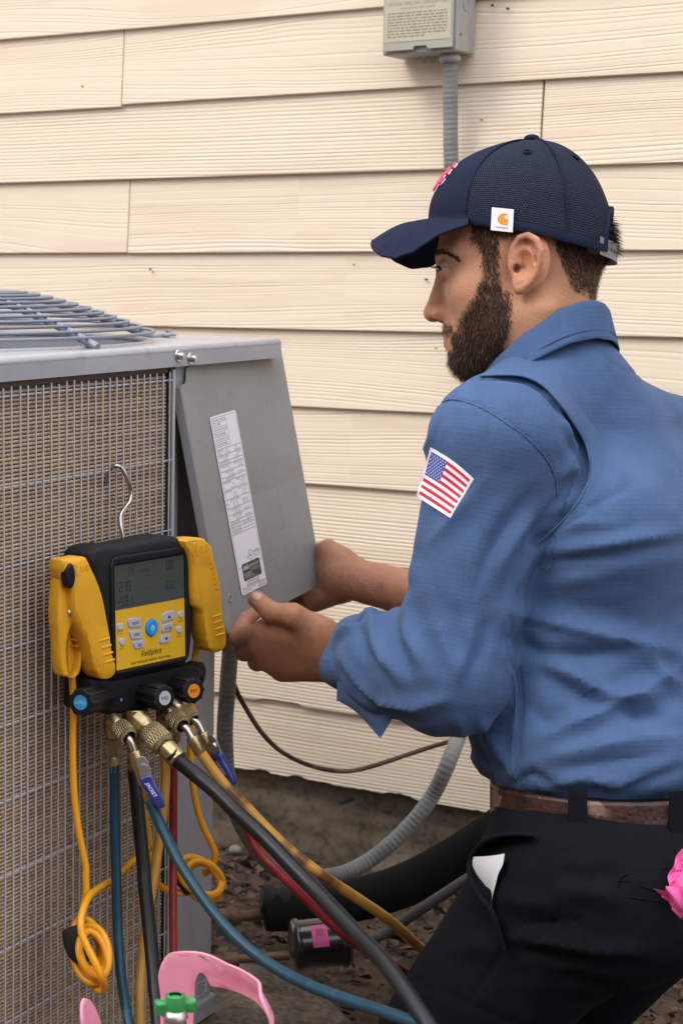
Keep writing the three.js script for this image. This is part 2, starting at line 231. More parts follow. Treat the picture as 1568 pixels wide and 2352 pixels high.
  part(unit, 'rear_panel', bx(XU - .745, XU - .735, .05, YT - .025, zP1, ZL - .01, .001), GREY);
  part(unit, 'side_panel', bx(XU - .73, XU - .125, .05, YT - .025, zP1 + .002, zP1 + .006, .001), GREY);
  part(unit, 'far_panel', bx(XU - .73, XU - .06, .05, YT - .025, ZL - .012, ZL - .006, .001), GREY);
  part(unit, 'base_pan', bx(XU - .745, XU + .004, .03, .058, zP1 - .004, ZL, .004), GREY);
  // small sticker low on the post
  const st = new Frame(face(466, 2308, XU + .0052).setY(.062), V(0, 0, -1), V(0, 1, 0), NX);
  const sg = new THREE.PlaneGeometry(.03, .02); st.put(sg, .006, .012, -.0062); part(unit, 'sticker', sg, M([1, 1, 1], .6, 0, { map: canvasTex(128, 80, (c, w, h) => { c.fillStyle = '#cfd3dc'; c.fillRect(0, 0, w, h); c.fillStyle = '#333'; for (let i = 0; i < 6; i++) c.fillRect(10, 10 + i * 11, 60 + 40 * hsh(i, 1, 1), 5); }) }), 'small white sticker with dark print');
}
// concrete pad under the unit
{
  const pad = thing('equipment_pad', 'low concrete pad beneath the grey condenser', 'slab', V(-1.5, 0, .85));
  const y = .03, q = [[700, 2238], [818, 2350]].map(([a, b]) => onPlane(a, b, V(0, 1, 0), V(0, y, 0)));
  const sh = roundPoly([[q[0].x, -q[0].z], [q[1].x + .0, -q[1].z], [q[1].x, -1.4], [-2, -1.4], [-2, -q[0].z]], .01);
  const g = shapeGeo(sh, .07, .006, 3); g.rotateX(-Math.PI / 2); g.translate(0, y - .001, 0); { const p = g.attributes.position, uv = g.attributes.uv; for (let i = 0; i < p.count; i++) uv.setXY(i, p.getX(i) * 2, p.getZ(i) * 2); }
  part(pad, 'slab', g, M([.30, .25, .21], .95, 0, { map: dataTex(256, 256, (u, v) => { const k = .7 + .3 * fbm(u * 8, v * 8, 3, 5) + .15 * noise(u * 90, v * 90); return [k, k * .97, k * .93]; }, true), bumpMap: dirtBump, bumpScale: .004 }));
}
// ---------------------------------------------------------------- disconnect box on the wall
const NZ = V(0, 0, 1);
{
  const q = onPlane(874, 126, NZ, V(0, 0, .075)); const r = onPlane(1045, 112, NZ, V(0, 0, .075));
  const W = r.x - q.x, H = .2, zf = .075; const base = V((q.x + r.x) / 2, q.y, 0);
  const b = thing('disconnect_box', 'grey electrical disconnect box with faded instruction label mounted on the siding', 'electrical box', base);
  const F = new Frame(V(q.x, q.y, zf), V(1, 0, 0), V(0, 1, 0), NZ);
  const gm = M([.40, .40, .40], .5, .1, { map: dirtyMap(.12, 55) });
  const body = box(W, H, zf - .006, .003); F.put(body, W / 2, H / 2 - .001, -zf / 2 - .001); part(b, 'box_body', body, gm);
  const cov = shapeGeo([[.004, .004], [W * .44, .004], [W * .46, .009], [W * .62, .009], [W * .64, .004], [W - .004, .004], [W - .004, H], [.004, H]], .004, .0008); F.put(cov, 0, 0, .0035);
  const lab = part(b, 'cover_plate', cov, M([.40, .385, .32], .55));
  const tg = new THREE.PlaneGeometry(W - .014, H - .022); F.put(tg, W / 2, H / 2 + .006, .0041);
  part(lab, 'instruction_label', tg, M([1, 1, 1], .6, 0, { map: canvasTex(512, 900, (c, w, h) => {
    c.fillStyle = '#bdb7a0'; c.fillRect(0, 0, w, h); for (let i = 0; i < 900; i++) { c.fillStyle = `rgba(150,140,110,${.05 + .1 * hsh(i, 1, 2)})`; c.fillRect(w * hsh(i, 2, 2), h * hsh(i, 3, 2), 30 * hsh(i, 4, 2), 14 * hsh(i, 5, 2)); }
    c.fillStyle = '#7d735a'; c.globalAlpha = .85; c.textAlign = 'center'; c.font = 'bold 36px sans-serif';
    const y0 = h * .70; c.fillText('CAUTION: DOES NOT CONTAIN FUSES', w / 2, y0, w * .94); c.font = 'bold 22px sans-serif'; c.fillText('RISK OF ELECTRIC SHOCK', w / 2, y0 + 30, w * .6);
    c.strokeStyle = '#8d8468'; c.beginPath(); c.moveTo(14, y0 - 44); c.lineTo(w - 14, y0 - 44); c.stroke();
    for (let row = 0; row < 9; row++) { let x = 20; const y = y0 + 52 + row * 22; while (x < w - (row === 8 ? 190 : 30)) { const L = 14 + 46 * hsh(row, x, 7); c.fillRect(x, y, Math.min(L, w - 26 - x), 11); x += L + 9; } }
    for (let row = 0; row < 24; row++) { let x = 20; const y = y0 - 76 - row * 22; while (x < w - 30) { const L = 14 + 46 * hsh(row, x, 9); c.fillRect(x, y, Math.min(L, w - 26 - x), 11); x += L + 9; } }
  }) }), 'faded tan label with small print');
  const kn = new THREE.TorusGeometry(.012, .0006, 6, 28); F.put(kn, W + .0005, .072, -.035, 0, Math.PI / 2, 0); part(b, 'knockout', kn, gm);
  const dot = new THREE.CylinderGeometry(.0022, .0022, .001, 12); F.put(dot, W + .0003, .024, -.018, 0, 0, Math.PI / 2); part(b, 'rivet_hole', dot, DARKIN);
  const fitP = onPlane(1032, 135, NZ, V(0, 0, .038)); const fy = q.y;
  part(b, 'conduit_connector', lathe([[.0001, 0], [.015, 0], [.015, .35], [.0165, .4], [.0165, .75], [.0138, .8], [.0138, 1], [.0001, 1]], V(fitP.x, fy + .001, .038), V(fitP.x, fy - .016, .038), 20), gm);
  for (let i = 0; i < 1; i++) { const w = []; for (let k = 0; k < 26; k++) { const x = q.x + W * (.25 + .75 * hsh(k, 1, 5)), y = fy - .0015 - .004 * hsh(k, 2, 5); w.push(lineTube(V(x, y, .01 + .03 * hsh(k, 3, 5)), V(x + .012 * (hsh(k, 4, 5) - .5), y - .006 * hsh(k, 6, 5), .008 + .03 * hsh(k, 7, 5)), .0005, 4)); } part(b, 'cobweb', merge(w), M([.25, .2, .14], .95)).userData.kind = 'stuff'; }
  // conduit from the box, down behind the man, along the ground and up into the unit
  const cd = thing('flexible_conduit', 'grey flexible electrical conduit hanging from the wall box and looping to the condenser', 'conduit', V(-1.0, 0, .2));
  const cpts = [V(fitP.x, fy - .008, .038), onPlane(1033, 250, NZ, V(0, 0, .030)), onPlane(1036, 400, NZ, V(0, 0, .024)), onPlane(1052, 620, NZ, V(0, 0, .018)), onPlane(1085, 900, NZ, V(0, 0, .016)), onPlane(1105, 1150, NZ, V(0, 0, .02)), onPlane(1110, 1400, NZ, V(0, 0, .035)), onPlane(1085, 1580, NZ, V(0, 0, .055)), P(1040, 1722, 2.66), P(985, 1838, 2.66), P(905, 1930, 2.66), P(820, 1992, 2.65), P(740, 2014, 2.62), P(650, 2004, 2.59), P(580, 1940, 2.55), P(530, 1830, 2.5), P(516, 1700, 2.47), P(522, 1580, 2.45), P(531, 1460, 2.44), P(534, 1400, 2.44)];
  const cc = curve(cpts); const ribs = tube(cc, .0112, 900, 12);
  part(cd, 'conduit_jacket', ribs, M([.32, .322, .31], .62, 0, { map: dataTex(1024, 64, (u, v) => { const r = .5 + .5 * Math.sin(u * Math.PI * 2 * 150), k = .86 + .14 * fbm(u * 30, v * 3, 4, 3); return [k * (.92 + .08 * r), k * (.93 + .07 * r), k * (.93 + .07 * r)]; }, true), bumpMap: (() => { const t = dataTex(1024, 8, u => .5 + .5 * Math.sin(u * Math.PI * 2 * 128)); return t; })(), bumpScale: .0005 }));
}
// brown control wire
{
  const w = thing('control_wire', 'thin brown weathered control wire drooping from the condenser along the siding', 'wire', V(-1.2, 0, .3));
  const pts = [P(512, 1440, 2.44), P(516, 1500, 2.44), P(540, 1580, 2.47), P(566, 1630, 2.5), P(600, 1682, 2.53), P(640, 1722, 2.56), P(690, 1750, 2.59), P(745, 1767, 2.62), P(800, 1771, 2.64), P(860, 1758, 2.66), P(930, 1735, 2.69), P(990, 1715, 2.71), P(1040, 1699, 2.73), P(1100, 1660, 2.74), P(1150, 1600, 2.7)];
  part(w, 'wire_jacket', tube(pts, .0034, 120, 8), M([.36, .26, .21], .7, 0, { map: dataTex(512, 16, (u, v) => { const s = sst(.2, .45, fbm(u * 18, v * 2, 9, 3)) * sst(.35, .75, noise(u * 5, 0, 3) * .5 + .5); return [mix(.52, 1, s), mix(.44, 1, s), mix(.40, 1, s)]; }, true) }));
}
// refrigerant lines between unit and house
const COPPER = M([.20, .115, .08], .55, .5), BLACKFOAM = M([.018, .0175, .018], .95, 0, { specularIntensity: .15, bumpMap: paintBump, bumpScale: .002 });
{
  const s = thing('insulated_pipe', 'thick black foam insulated refrigerant pipe lying between condenser and house', 'pipe', V(-1.1, 0, .3));
  const a = P(606, 2092, 2.52);
  part(s, 'foam_sleeve', tube([a, P(700, 2086, 2.52), P(820, 2066, 2.52), P(930, 2032, 2.5), P(1040, 1975, 2.48), P(1140, 1910, 2.46), P(1260, 1830, 2.44)], t => .029 - .002 * Math.exp(-t * 40), 60, 20), BLACKFOAM);
  part(s, 'tape_wrap', tube([P(600, 2062, 2.515), P(640, 2068, 2.515), P(690, 2066, 2.52)], t => .017 + .004 * Math.sin(t * 14), 20, 14), M([.02, .02, .02], .8));
  part(s, 'copper_stub', merge([tube([P(470, 2108, 2.47), P(530, 2106, 2.49), P(612, 2100, 2.52)], .0075, 12, 12), lathe([[.008, 0], [.0125, .05], [.0125, .4], [.010, .45], [.013, .5], [.013, .95], [.008, 1]], P(500, 2107, 2.48), P(545, 2106, 2.495), 6)]), COPPER);
}
{
  const s = thing('liquid_line', 'thin refrigerant pipe with copper ends beside the thick black foam pipe', 'pipe', V(-1.1, 0, .35));
  part(s, 'pipe_run', tube([P(806, 2166, 2.42), P(850, 2156, 2.42), P(890, 2140, 2.42), P(960, 2092, 2.4), P(1055, 2030, 2.38), P(1150, 1970, 2.36)], .0072, 40, 12), M([.09, .085, .085], .7));
  part(s, 'copper_stub', merge([tube([P(478, 2206, 2.42), P(560, 2202, 2.42), P(664, 2194, 2.42)], .0062, 12, 12), lathe([[.007, 0], [.011, .05], [.011, .95], [.007, 1]], P(512, 2206, 2.42), P(548, 2204, 2.42), 6)]), COPPER); part(s, 'copper_collar', tube([P(800, 2167, 2.42), P(852, 2157, 2.42)], .008, 6, 12), COPPER);
}
{
  const a = P(662, 2172, 2.42), b = P(806, 2158, 2.42);
  const s = thing('filter_drier', 'glossy black filter canister with a pink sticker on the pipe', 'canister', a.clone());
  part(s, 'canister', lathe([[.0001, -.02], [.010, 0], [.012, .02], [.030, .04], [.0345, .10], [.0345, .17], [.032, .19], [.032, .81], [.0345, .83], [.0345, .90], [.030, .96], [.012, .98], [.0001, 1.0]], a, b, 36), M([.016, .016, .018], .22, 0, { clearcoat: .6 }));
  const f = alongY(a, b), L = a.distanceTo(b); const g = new THREE.CylinderGeometry(.0325, .0325, .021, 16, 1, true, 0, .95); // wrap
  const dirTo = EYE.clone().add(V(0, .9, 0)).sub(a).normalize(), ang = Math.atan2(dirTo.dot(f.X), dirTo.dot(f.Z)); g.rotateY(ang - .475); f.put(g, 0, L * .47, 0);
  part(s, 'pink_sticker', g, M([.75, .10, .34], .5, 0, { side: 2, map: canvasTex(128, 128, (c) => { c.fillStyle = '#fff'; c.fillRect(0, 0, 128, 128); c.fillStyle = '#7a3a5a'; for (let i = 0; i < 5; i++) c.fillRect(24, 34 + i * 13, 40 + 30 * hsh(i, 2, 2), 6); }) }), 'pink sticker with small dark print');
}
// dry leaves on the ground
{
  const leaf = new THREE.BufferGeometry(); const lp = [], li = []; for (let i = 0; i <= 6; i++) { const t = i / 6, w = Math.sin(Math.PI * Math.pow(t, .8)) * .32; lp.push(-w, .12 * Math.sin(t * 5) + .10, t - .5, 0, .03 * Math.sin(t * 4), t - .5, w, .14 * Math.cos(t * 4) * .6 + .06, t - .5); } for (let i = 0; i < 6; i++) for (let k = 0; k < 2; k++) { const a = i * 3 + k; li.push(a, a + 3, a + 1, a + 1, a + 3, a + 4); }
  leaf.setAttribute('position', new THREE.Float32BufferAttribute(lp, 3)); leaf.setIndex(li); leaf.computeVertexNormals();
  const N = 9000, im = new THREE.InstancedMesh(leaf, M([1, 1, 1], .85, 0, { side: 2 }), N); im.name = 'leaf_litter'; im.userData = { kind: 'stuff', label: 'brown dry leaves and chips scattered on the dirt along the footing', category: 'leaves' };
  const m4 = new THREE.Matrix4(), q4 = new THREE.Quaternion(), e = new THREE.Euler(), c = new THREE.Color();
  for (let i = 0; i < N; i++) { const x = rr(-2.2, .2), z = rr(0.0, 1.15) * rr(.3, 1); const s = rr(.005, .020) * (rnd() < .12 ? 2 : 1); e.set(rr(-.5, .5), rr(0, 6.3), rr(-.5, .5)); q4.setFromEuler(e); m4.compose(V(x, .012 * fbm(x * 5, z * 5, 0, 4) + .008 + rr(0, .012), z), q4, V(s * rr(.7, 1.3), s, s)); im.setMatrixAt(i, m4); const k = rr(.35, 1.1); c.setRGB(.12 * k, .075 * k * rr(.85, 1.15), .047 * k); im.setColorAt(i, c); }
  im.castShadow = im.receiveShadow = true; scene.add(im);
}
// pale stone on the dirt
{
  const p = onPlane(540, 1952, V(0, 1, 0), V(0, .02, 0)); const s = thing('stone', 'small pale stone on the dirt by the footing', 'stone', p.clone()); const g = mergeVertices(new THREE.IcosahedronGeometry(.010, 3).deleteAttribute('normal').deleteAttribute('uv')); const a = g.attributes.position; for (let i = 0; i < a.count; i++) { const v = V().fromBufferAttribute(a, i), k = 1 + .3 * fbm(v.x * 90, v.y * 90, v.z * 90, 2); a.setXYZ(i, v.x * k * 1.2, v.y * k * .8, v.z * k); } g.computeVertexNormals(); g.translate(p.x, p.y, p.z); part(s, 'stone_body', g, M([.24, .21, .19], .95));
}
// unseen wooden fence, added behind the camera to darken the lower wall
{
  const z = 3.45, f = thing('added_shade_fence', 'tall weathered wooden board fence, added unseen behind the camera to shade the house wall', 'fence', V(-1, 0, z)); const WD = [0, 1, 2].map(i => M([[.20, .15, .11], [.17, .125, .09], [.23, .175, .13]][i], .9)); const bg = box(.138, 2.1, .018, .002);
  for (let i = 0; i < 46; i++) { const m = new THREE.Mesh(bg, WD[Math.floor(hsh(i, 4, 4) * 3)]); m.name = 'shade_fence_board'; m.position.set(-4.2 + i * .142 + 1, 1.07 + .012 * hsh(i, 1, 1), 0); m.castShadow = m.receiveShadow = true; f.add(m); }
  for (const y of [.4, 1.5]) { const r = box(6.6, .09, .04, .003); r.translate(-1, y, z + .031); part(f, 'shade_fence_rail', r, WD[1]); }
}
// ---------------------------------------------------------------- loose access panel held by the man
const eul = (a, b, c) => { const m = new THREE.Matrix4().makeRotationY(a).multiply(new THREE.Matrix4().makeRotationX(b)).multiply(new THREE.Matrix4().makeRotationZ(c)); const X = V(), Y = V(), Z = V(); m.extractBasis(X, Y, Z); return [X, Y, Z]; };
const PS = 1.026;
const PAN = new Frame(P(546.1, 1153.2, 2.304 * PS), ...eul(1.6119, -.1791, .0706));
const pu0 = -.0917 * PS, pv0 = -.1483 * PS, pW = .2938 * PS, pvt = .1795 * PS, notch0 = .1605 * PS;
{
  const t = thing('access_panel', 'loose grey metal access panel with a long white data label, held at its bottom edge', 'panel', PAN.at(0, pv0, 0));
  const u1 = pu0 + pW; const notch = notch0;
  const sh = roundPoly([[pu0, pv0], [u1, pv0], [u1, pvt], [pu0 + .021, pvt], [pu0 + .017, notch + .006], [pu0 + .012, notch], [pu0, notch]], [.008, .003, .002, .004, .003, .003, .002]);
  const s = new THREE.Shape(); sh.forEach(([x, y], i) => i ? s.lineTo(x, y) : s.moveTo(x, y)); s.closePath(); const ho = new THREE.Path(); const hp = PAN.pix(527, 1374); ho.absellipse(hp[0], hp[1], .0034, .0042, 0, 7, false, 0); s.holes.push(ho);
  const g = new THREE.ExtrudeGeometry(s, { depth: .0002, bevelEnabled: true, bevelThickness: .0006, bevelSize: .0006, bevelOffset: -.0006, bevelSegments: 2, curveSegments: 20 }); g.translate(0, 0, -.0008); { const p = g.attributes.position, uv = g.attributes.uv; for (let i = 0; i < p.count; i++) uv.setXY(i, p.getX(i) * 3, p.getY(i) * 3); }
  part(t, 'sheet', PAN.put(g), M([.285, .293, .30], .5, .05, { map: dirtyMap(.07, 61), bumpMap: paintBump, bumpScale: .0002 }));
  const GP = M([.33, .335, .345], .4, .05);
  const fl = (x, y0, y1) => { const q = box(.0045, y1 - y0, .014, .0022, 4); return PAN.put(q, x, (y0 + y1) / 2, -.0072); };
  part(t, 'edge_flange', fl(pu0 + .0008, pv0 + .008, notch - .002), GP); part(t, 'edge_flange', fl(u1 - .0008, pv0 + .004, pvt - .004), GP);
  const hr = new THREE.TorusGeometry(.0042, .0009, 8, 24); PAN.put(hr, hp[0], hp[1], .0006); part(t, 'hole_rim', hr, GP);
  const lw = .0723 * PS, lh = .2251 * PS; const ls = roundPoly([[-lw / 2, -lh / 2], [lw / 2, -lh / 2], [lw / 2, lh / 2], [-lw / 2, lh / 2]], .004);
  const lg = shapeGeo(ls, .0003, 0); { const p = lg.attributes.position, uv = lg.attributes.uv; for (let i = 0; i < p.count; i++) uv.setXY(i, p.getX(i) / lw + .5, p.getY(i) / lh + .5); } PAN.put(lg, 0, 0, .0012);
  const map = canvasTex(640, 1993, (c, w, h) => {
    c.fillStyle = '#eceaf2'; c.fillRect(0, 0, w, h); c.fillStyle = '#16161c'; c.strokeStyle = '#16161c';
    const T = (s, x, y, px, wd, al = 'left', bold = '') => { c.textAlign = al; c.font = `${bold} ${px}px sans-serif`; c.fillText(s, x, y, wd); };
    const L = y => { c.lineWidth = 5; c.beginPath(); c.moveTo(30, y); c.lineTo(w - 26, y); c.stroke(); };
    c.lineWidth = 4; c.strokeRect(28, 24, w - 54, h - 320);
    T('SERIAL NUMBER / NUMERO DE SERIE', 44, 66, 34, 330); c.strokeRect(36, 78, 340, 54); T('E241745982', 52, 118, 40, 180);
    T('PRODUCT NUMBER / NUMERO DE PRODUIT', 44, 172, 34, 340); c.strokeRect(36, 186, 340, 52); T('R4A5S36GKAANAA', 52, 226, 40, 260);
    T('MODEL NUMBER / NUMERO DE MODELE', 44, 280, 34, 340); c.strokeRect(36, 294, 340, 52); T('R4A536GKAANAA', 52, 334, 40, 260);
    let y = 372; L(y);
    const rows = [[['METERING', 40], ['TXV', 230], ['N/A', 470]], [['DEVICE', 40], ['INDOOR', 210], ['OUTDOOR', 440]], 0, [['FACTORY CHARGED', 40], ['R-410A', 480]], [['6.80  LBS', 130], ['3.08  KG', 420]], 0, [['INDOOR TXV SUB COOLING', 40], ['8  F   4  C', 400]], 0, [['POWER SUPPLY', 40], ['208/230  VOLTS AC', 360]], [['1   PH', 200], ['60   HZ', 470]], 0, [['PERMISSIBLE VOLTAGE AT UNIT', 120]], [['253  MAX', 200], ['197  MIN', 430]], 0, [['SUITABLE FOR OUTDOOR USE', 120]], 0, [['COMPRESSOR', 40], ['208/230  VOLTS AC', 360]], [['1   PH', 220], ['60   HZ', 470]], [['13.20   RLA', 200], ['80.1   LRA', 420]], 0, [['FAN MOTOR', 40], ['208/230  VOLTS AC', 360]], [['1   PH', 220], ['60   HZ', 470]], [['1/4   HP', 210], ['1.40   FLA', 420]], 0, [['DESIGN / TEST PRESSURE GAGE', 130]], [['HI', 40], ['478   PSI', 190], ['3296  KPA', 420]], [['LO', 40], ['250   PSI', 190], ['1724  KPA', 420]], 0, [['MAX DESIGN / WORKING PRESSURE', 110]], [['700   PSIG', 190], ['4826  KPA', 420]], 0, [['ABSOLUTE MAXIMUM PRESSURE', 120]], [['870   PSI', 190], ['5998  KPA', 420]], 0, [['MINIMUM CIRCUIT AMPS', 40], ['18.7   A', 470]], 0, [['MAX FUSE   25   A', 40], ['MAX CKT-BKR 25  A', 340]], 0, [['Short-circuit current: 5 kA rms', 40]], 0, [['DATE OF MANUFACTURE: APR 2024', 40]], 0];
    for (const r of rows) { if (!r) { L(y + 5); y += 5; continue; } y += 32.5; for (const [s, x] of r) T(s, x, y - 3, 30, 230); }
    T('C', 296, 1640, 44, 40, 'center', 'bold'); c.lineWidth = 6; c.beginPath(); c.arc(366, 1600, 50, 0, 7); c.stroke(); T('UL', 366, 1620, 52, 70, 'center', 'bold'); T('US LISTED', 440, 1598, 44, 160, 'left', 'bold'); T('CENTRAL COOLING', 440, 1624, 18, 150); T('AIR CONDITIONER', 440, 1646, 18, 150);
    const x0 = 110, y0 = 1668; c.beginPath(); c.roundRect(x0, y0, 450, 190, 26); c.fill(); c.fillStyle = '#e8e6ee'; T('AHRI', x0 + 30, y0 + 72, 66, 140, 'left', 'bold'); T('CERTIFIED™', x0 + 186, y0 + 66, 46, 230); T('www.ahridirectory.org', x0 + 200, y0 + 92, 22, 210); c.fillRect(x0 + 30, y0 + 104, 380, 3); T('Unitary Small AC', x0 + 34, y0 + 132, 22, 200, 'left', 'bold'); T('AHRI Standard 210/240', x0 + 34, y0 + 156, 22, 220, 'left', 'bold'); T('Certification applies only when the complete system is listed', x0 + 34, y0 + 176, 15, 330);
    c.fillStyle = '#eceaf2'; c.fillRect(26, 1866, w - 50, 120); c.fillStyle = '#16161c'; T('ENGINEERED IN USA', 320, 1890, 30, 300, 'center', 'bold'); T('ASSEMBLED IN MEXICO', 320, 1920, 30, 330, 'center', 'bold'); c.lineWidth = 4; c.beginPath(); c.moveTo(30, 1930); c.lineTo(w - 26, 1930); c.stroke(); T('INTERNATIONAL COMFORT PRODUCTS', 44, 1952, 20, 330); T('Lewisburg, TN 37091 U.S.A.', 44, 1974, 20, 230); c.strokeRect(430, 1936, 180, 40); T('340568-404', 440, 1968, 28, 160);
  });
  part(t, 'data_label', lg, M([1, 1, 1], .5, 0, { map, clearcoat: .25, clearcoatRoughness: .3 }), 'long white label of printed data with a black certification box');
}
// ---------------------------------------------------------------- digital manifold gauge
const z4 = (x, y) => [86.1 + x * .32957, 1148.3 + y * .32957], z5 = (x, y) => [86.1 + x * .32957, 1492.8 + y * .32957], z6 = (x, y) => [86.1 + x * .4028, 1894.7 + y * .4028], z7 = (x, y) => [459.3 + x * .4394, 1665 + y * .4394], z3 = (x, y) => [x * .4761, 631.6 + y * .4761];
const G = new Frame(P(344.4, 1405.3, 2.10), ...eul(1.344, -.0294, .0086)); const GW = .1121, GH = .1186;
const g4 = (x, y, z = 0) => G.pix(...z4(x, y), z);
const RUBBER = M([.014, .014, .016], .6, 0, { specularIntensity: .45, bumpMap: paintBump, bumpScale: .0004 }), PLASTIC = M([.011, .011, .013], .42, 0, { specularIntensity: .55 }), BRASS = M([.46, .36, .20], .32, .92, { map: dirtyMap(.25, 71) }), CHROME = M([.42, .40, .39], .2, 1);
const YEL = M([.80, .40, .012], .5, 0, { map: dirtyMap(.12, 73), clearcoat: .12, clearcoatRoughness: .5 });
const gauge = thing('manifold_gauge', 'black and yellow digital refrigerant manifold gauge hooked on the wire guard', 'gauge', G.at(0, -.1, -.03));
{
  const bodyZ = [[372, 392], [430, 332], [600, 316], [940, 252], [1012, 272], [1052, 320], [1082, 480], [1106, 750], [1092, 950], [1066, 1112], [1020, 1134], [562, 1264], [515, 1245], [475, 1180], [442, 820], [400, 520]];
  const body = shapeGeo(smoothPoly(bodyZ.map(p => g4(...p)), 5), .048, .009, 4); part(gauge, 'rubber_boot', toCreasedNormals(G.put(body, 0, 0, -.0005), .7), RUBBER);
  const bz = roundPoly([[-GW / 2 - .007, -GH / 2 - .006], [GW / 2 + .006, -GH / 2 - .006], [GW / 2 + .006, GH / 2 + .010], [-GW / 2 - .007, GH / 2 + .010]], .012); const s = new THREE.Shape(); bz.forEach(([x, y], i) => i ? s.lineTo(x, y) : s.moveTo(x, y)); s.closePath(); const ih = new THREE.Path(); roundPoly([[-GW / 2 - .0008, -GH / 2 - .0008], [GW / 2 + .0008, -GH / 2 - .0008], [GW / 2 + .0008, GH / 2 + .0008], [-GW / 2 - .0008, GH / 2 + .0008]], .004).forEach(([x, y], i) => i ? ih.lineTo(x, y) : ih.moveTo(x, y)); s.holes.push(ih);
  const be = new THREE.ExtrudeGeometry(s, { depth: .006, bevelEnabled: true, bevelThickness: .0018, bevelSize: .0018, bevelOffset: -.0018, bevelSegments: 3 }); part(gauge, 'bezel', toCreasedNormals(G.put(be, 0, 0, -.005), .7), PLASTIC);
  const split = GH / 2 - .425 * GH; // screen above, keypad below
  const cw = 1200, ch = Math.round(cw * (split + GH / 2) / GW); const toC = ([x, y]) => [(x + GW / 2) / GW * cw, (split - y) / (split + GH / 2) * ch];
  const btn = { MENU: [[622, 830], [712, 822], [717, 882], [627, 886]], VIEW: [[632, 915], [718, 907], [720, 962], [645, 970]], AIR: [[654, 988], [734, 976], [738, 1022], [672, 1038]], UP: [[868, 792], [946, 766], [944, 826], [860, 852]], ENTER: [[862, 872], [940, 850], [932, 904], [856, 922]], DOWN: [[850, 946], [922, 936], [908, 988], [843, 1000]] };
  const pill = { WIRELESS: [571, 881], ZEROW: [585, 986], TEST: [993, 797], ZEROP: [983, 902] };
  const map = canvasTex(cw, ch, (c, w, h) => {
    c.fillStyle = '#e6b31d'; c.fillRect(0, 0, w, h); for (let i = 0; i < 1500; i++) { c.fillStyle = `rgba(120,80,10,${.05 * hsh(i, 1, 4)})`; c.fillRect(w * hsh(i, 2, 4), h * hsh(i, 3, 4), 40 * hsh(i, 4, 4), 16 * hsh(i, 5, 4)); }
    c.textAlign = 'center'; const at = (x, y) => toC(g4(x, y)); const T = (s, x, y, px, wd, font = 'bold', col = '#17150f') => { c.fillStyle = col; c.font = `${font} ${px}px sans-serif`; const [a, b] = at(x, y); c.fillText(s, a, b, wd); };
    for (const k in btn) { c.fillStyle = '#b7b4b8'; c.beginPath(); btn[k].map(p => at(...p)).forEach(([a, b], i) => i ? c.lineTo(a, b) : c.moveTo(a, b)); c.closePath(); c.lineWidth = 22; c.strokeStyle = '#b7b4b8'; c.stroke(); c.fill(); }
    for (const k in pill) { c.fillStyle = '#c2bcbc'; const [a, b] = at(...pill[k]); c.fillRect(a - 55, b - 45, 110, 90); }
    { const [a, b] = at(790, 890); c.fillStyle = '#1f93d4'; c.beginPath(); c.arc(a, b, 112, 0, 7); c.fill(); c.strokeStyle = '#e8f4ff'; c.lineWidth = 7; c.beginPath(); c.arc(a, b, 20, 0, 7); c.stroke(); for (let i = 0; i < 8; i++) { const t = i * Math.PI / 4; c.beginPath(); c.moveTo(a + 28 * Math.cos(t), b + 28 * Math.sin(t)); c.lineTo(a + 40 * Math.cos(t), b + 40 * Math.sin(t)); c.stroke(); } c.beginPath(); c.moveTo(a, b - 8); c.lineTo(a, b - 30); c.stroke(); }
    T('MENU', 673, 868, 50, 110); T('VIEW', 683, 948, 50, 100); T('AIR', 702, 1020, 48, 70); T('ENTER', 900, 903, 46, 130);
    for (const [x, y, d] of [[908, 812, 1], [888, 966, -1]]) { const [a, b] = at(x, y); c.fillStyle = '#17150f'; c.beginPath(); c.moveTo(a - 28, b + 18 * d); c.lineTo(a + 28, b + 18 * d); c.lineTo(a, b - 26 * d); c.fill(); }
    T('WIRELESS', 571, 922, 25, 110, ''); T('ON / OFF', 571, 938, 25, 90, ''); T('ZERO', 586, 1026, 25, 60, ''); T('WEIGHT', 586, 1042, 25, 80, ''); T('TEST', 993, 838, 24, 60, ''); T('TIGHTNESS', 993, 852, 24, 110, ''); T('ALARM', 956, 874, 20, 60, ''); T('ZERO', 983, 940, 24, 60, ''); T('PRESSURE', 983, 955, 24, 100, '');
    T('Fieldpiece', 790, 1080, 104, 360, 'italic bold'); T('SMAN™ Refrigerant Manifold + Micron Gauge', 788, 1120, 44, 690);
  });
  const KEY = M([1, 1, 1], .45, 0, { map, clearcoat: .2, clearcoatRoughness: .4 });
  const uvPlate = g => { const p = g.attributes.position, uv = g.attributes.uv; for (let i = 0; i < p.count; i++) { const [a, b] = toC([p.getX(i), p.getY(i)]); uv.setXY(i, a / cw, 1 - b / ch); } return g; };
  const pl = new THREE.PlaneGeometry(GW, split + GH / 2); pl.translate(0, (split - GH / 2) / 2, 0); part(gauge, 'keypad', G.put(uvPlate(pl), 0, 0, .0006), KEY, 'yellow keypad with grey buttons and a blue power button');
  const kp = gauge.children[gauge.children.length - 1];
  for (const k in btn) part(kp, 'button', G.put(uvPlate(shapeGeo(roundPoly(btn[k].map(p => g4(...p)), .0032), .002, .0005)), 0, 0, .0022), KEY);
  for (const k in pill) { const [x, y] = g4(...pill[k]); part(kp, 'small_button', G.put(uvPlate(shapeGeo(roundPoly([[x - .0042, y - .0034], [x + .0042, y - .0034], [x + .0042, y + .0034], [x - .0042, y + .0034]], .0034), .0018, .0005)), 0, 0, .0020), KEY); }
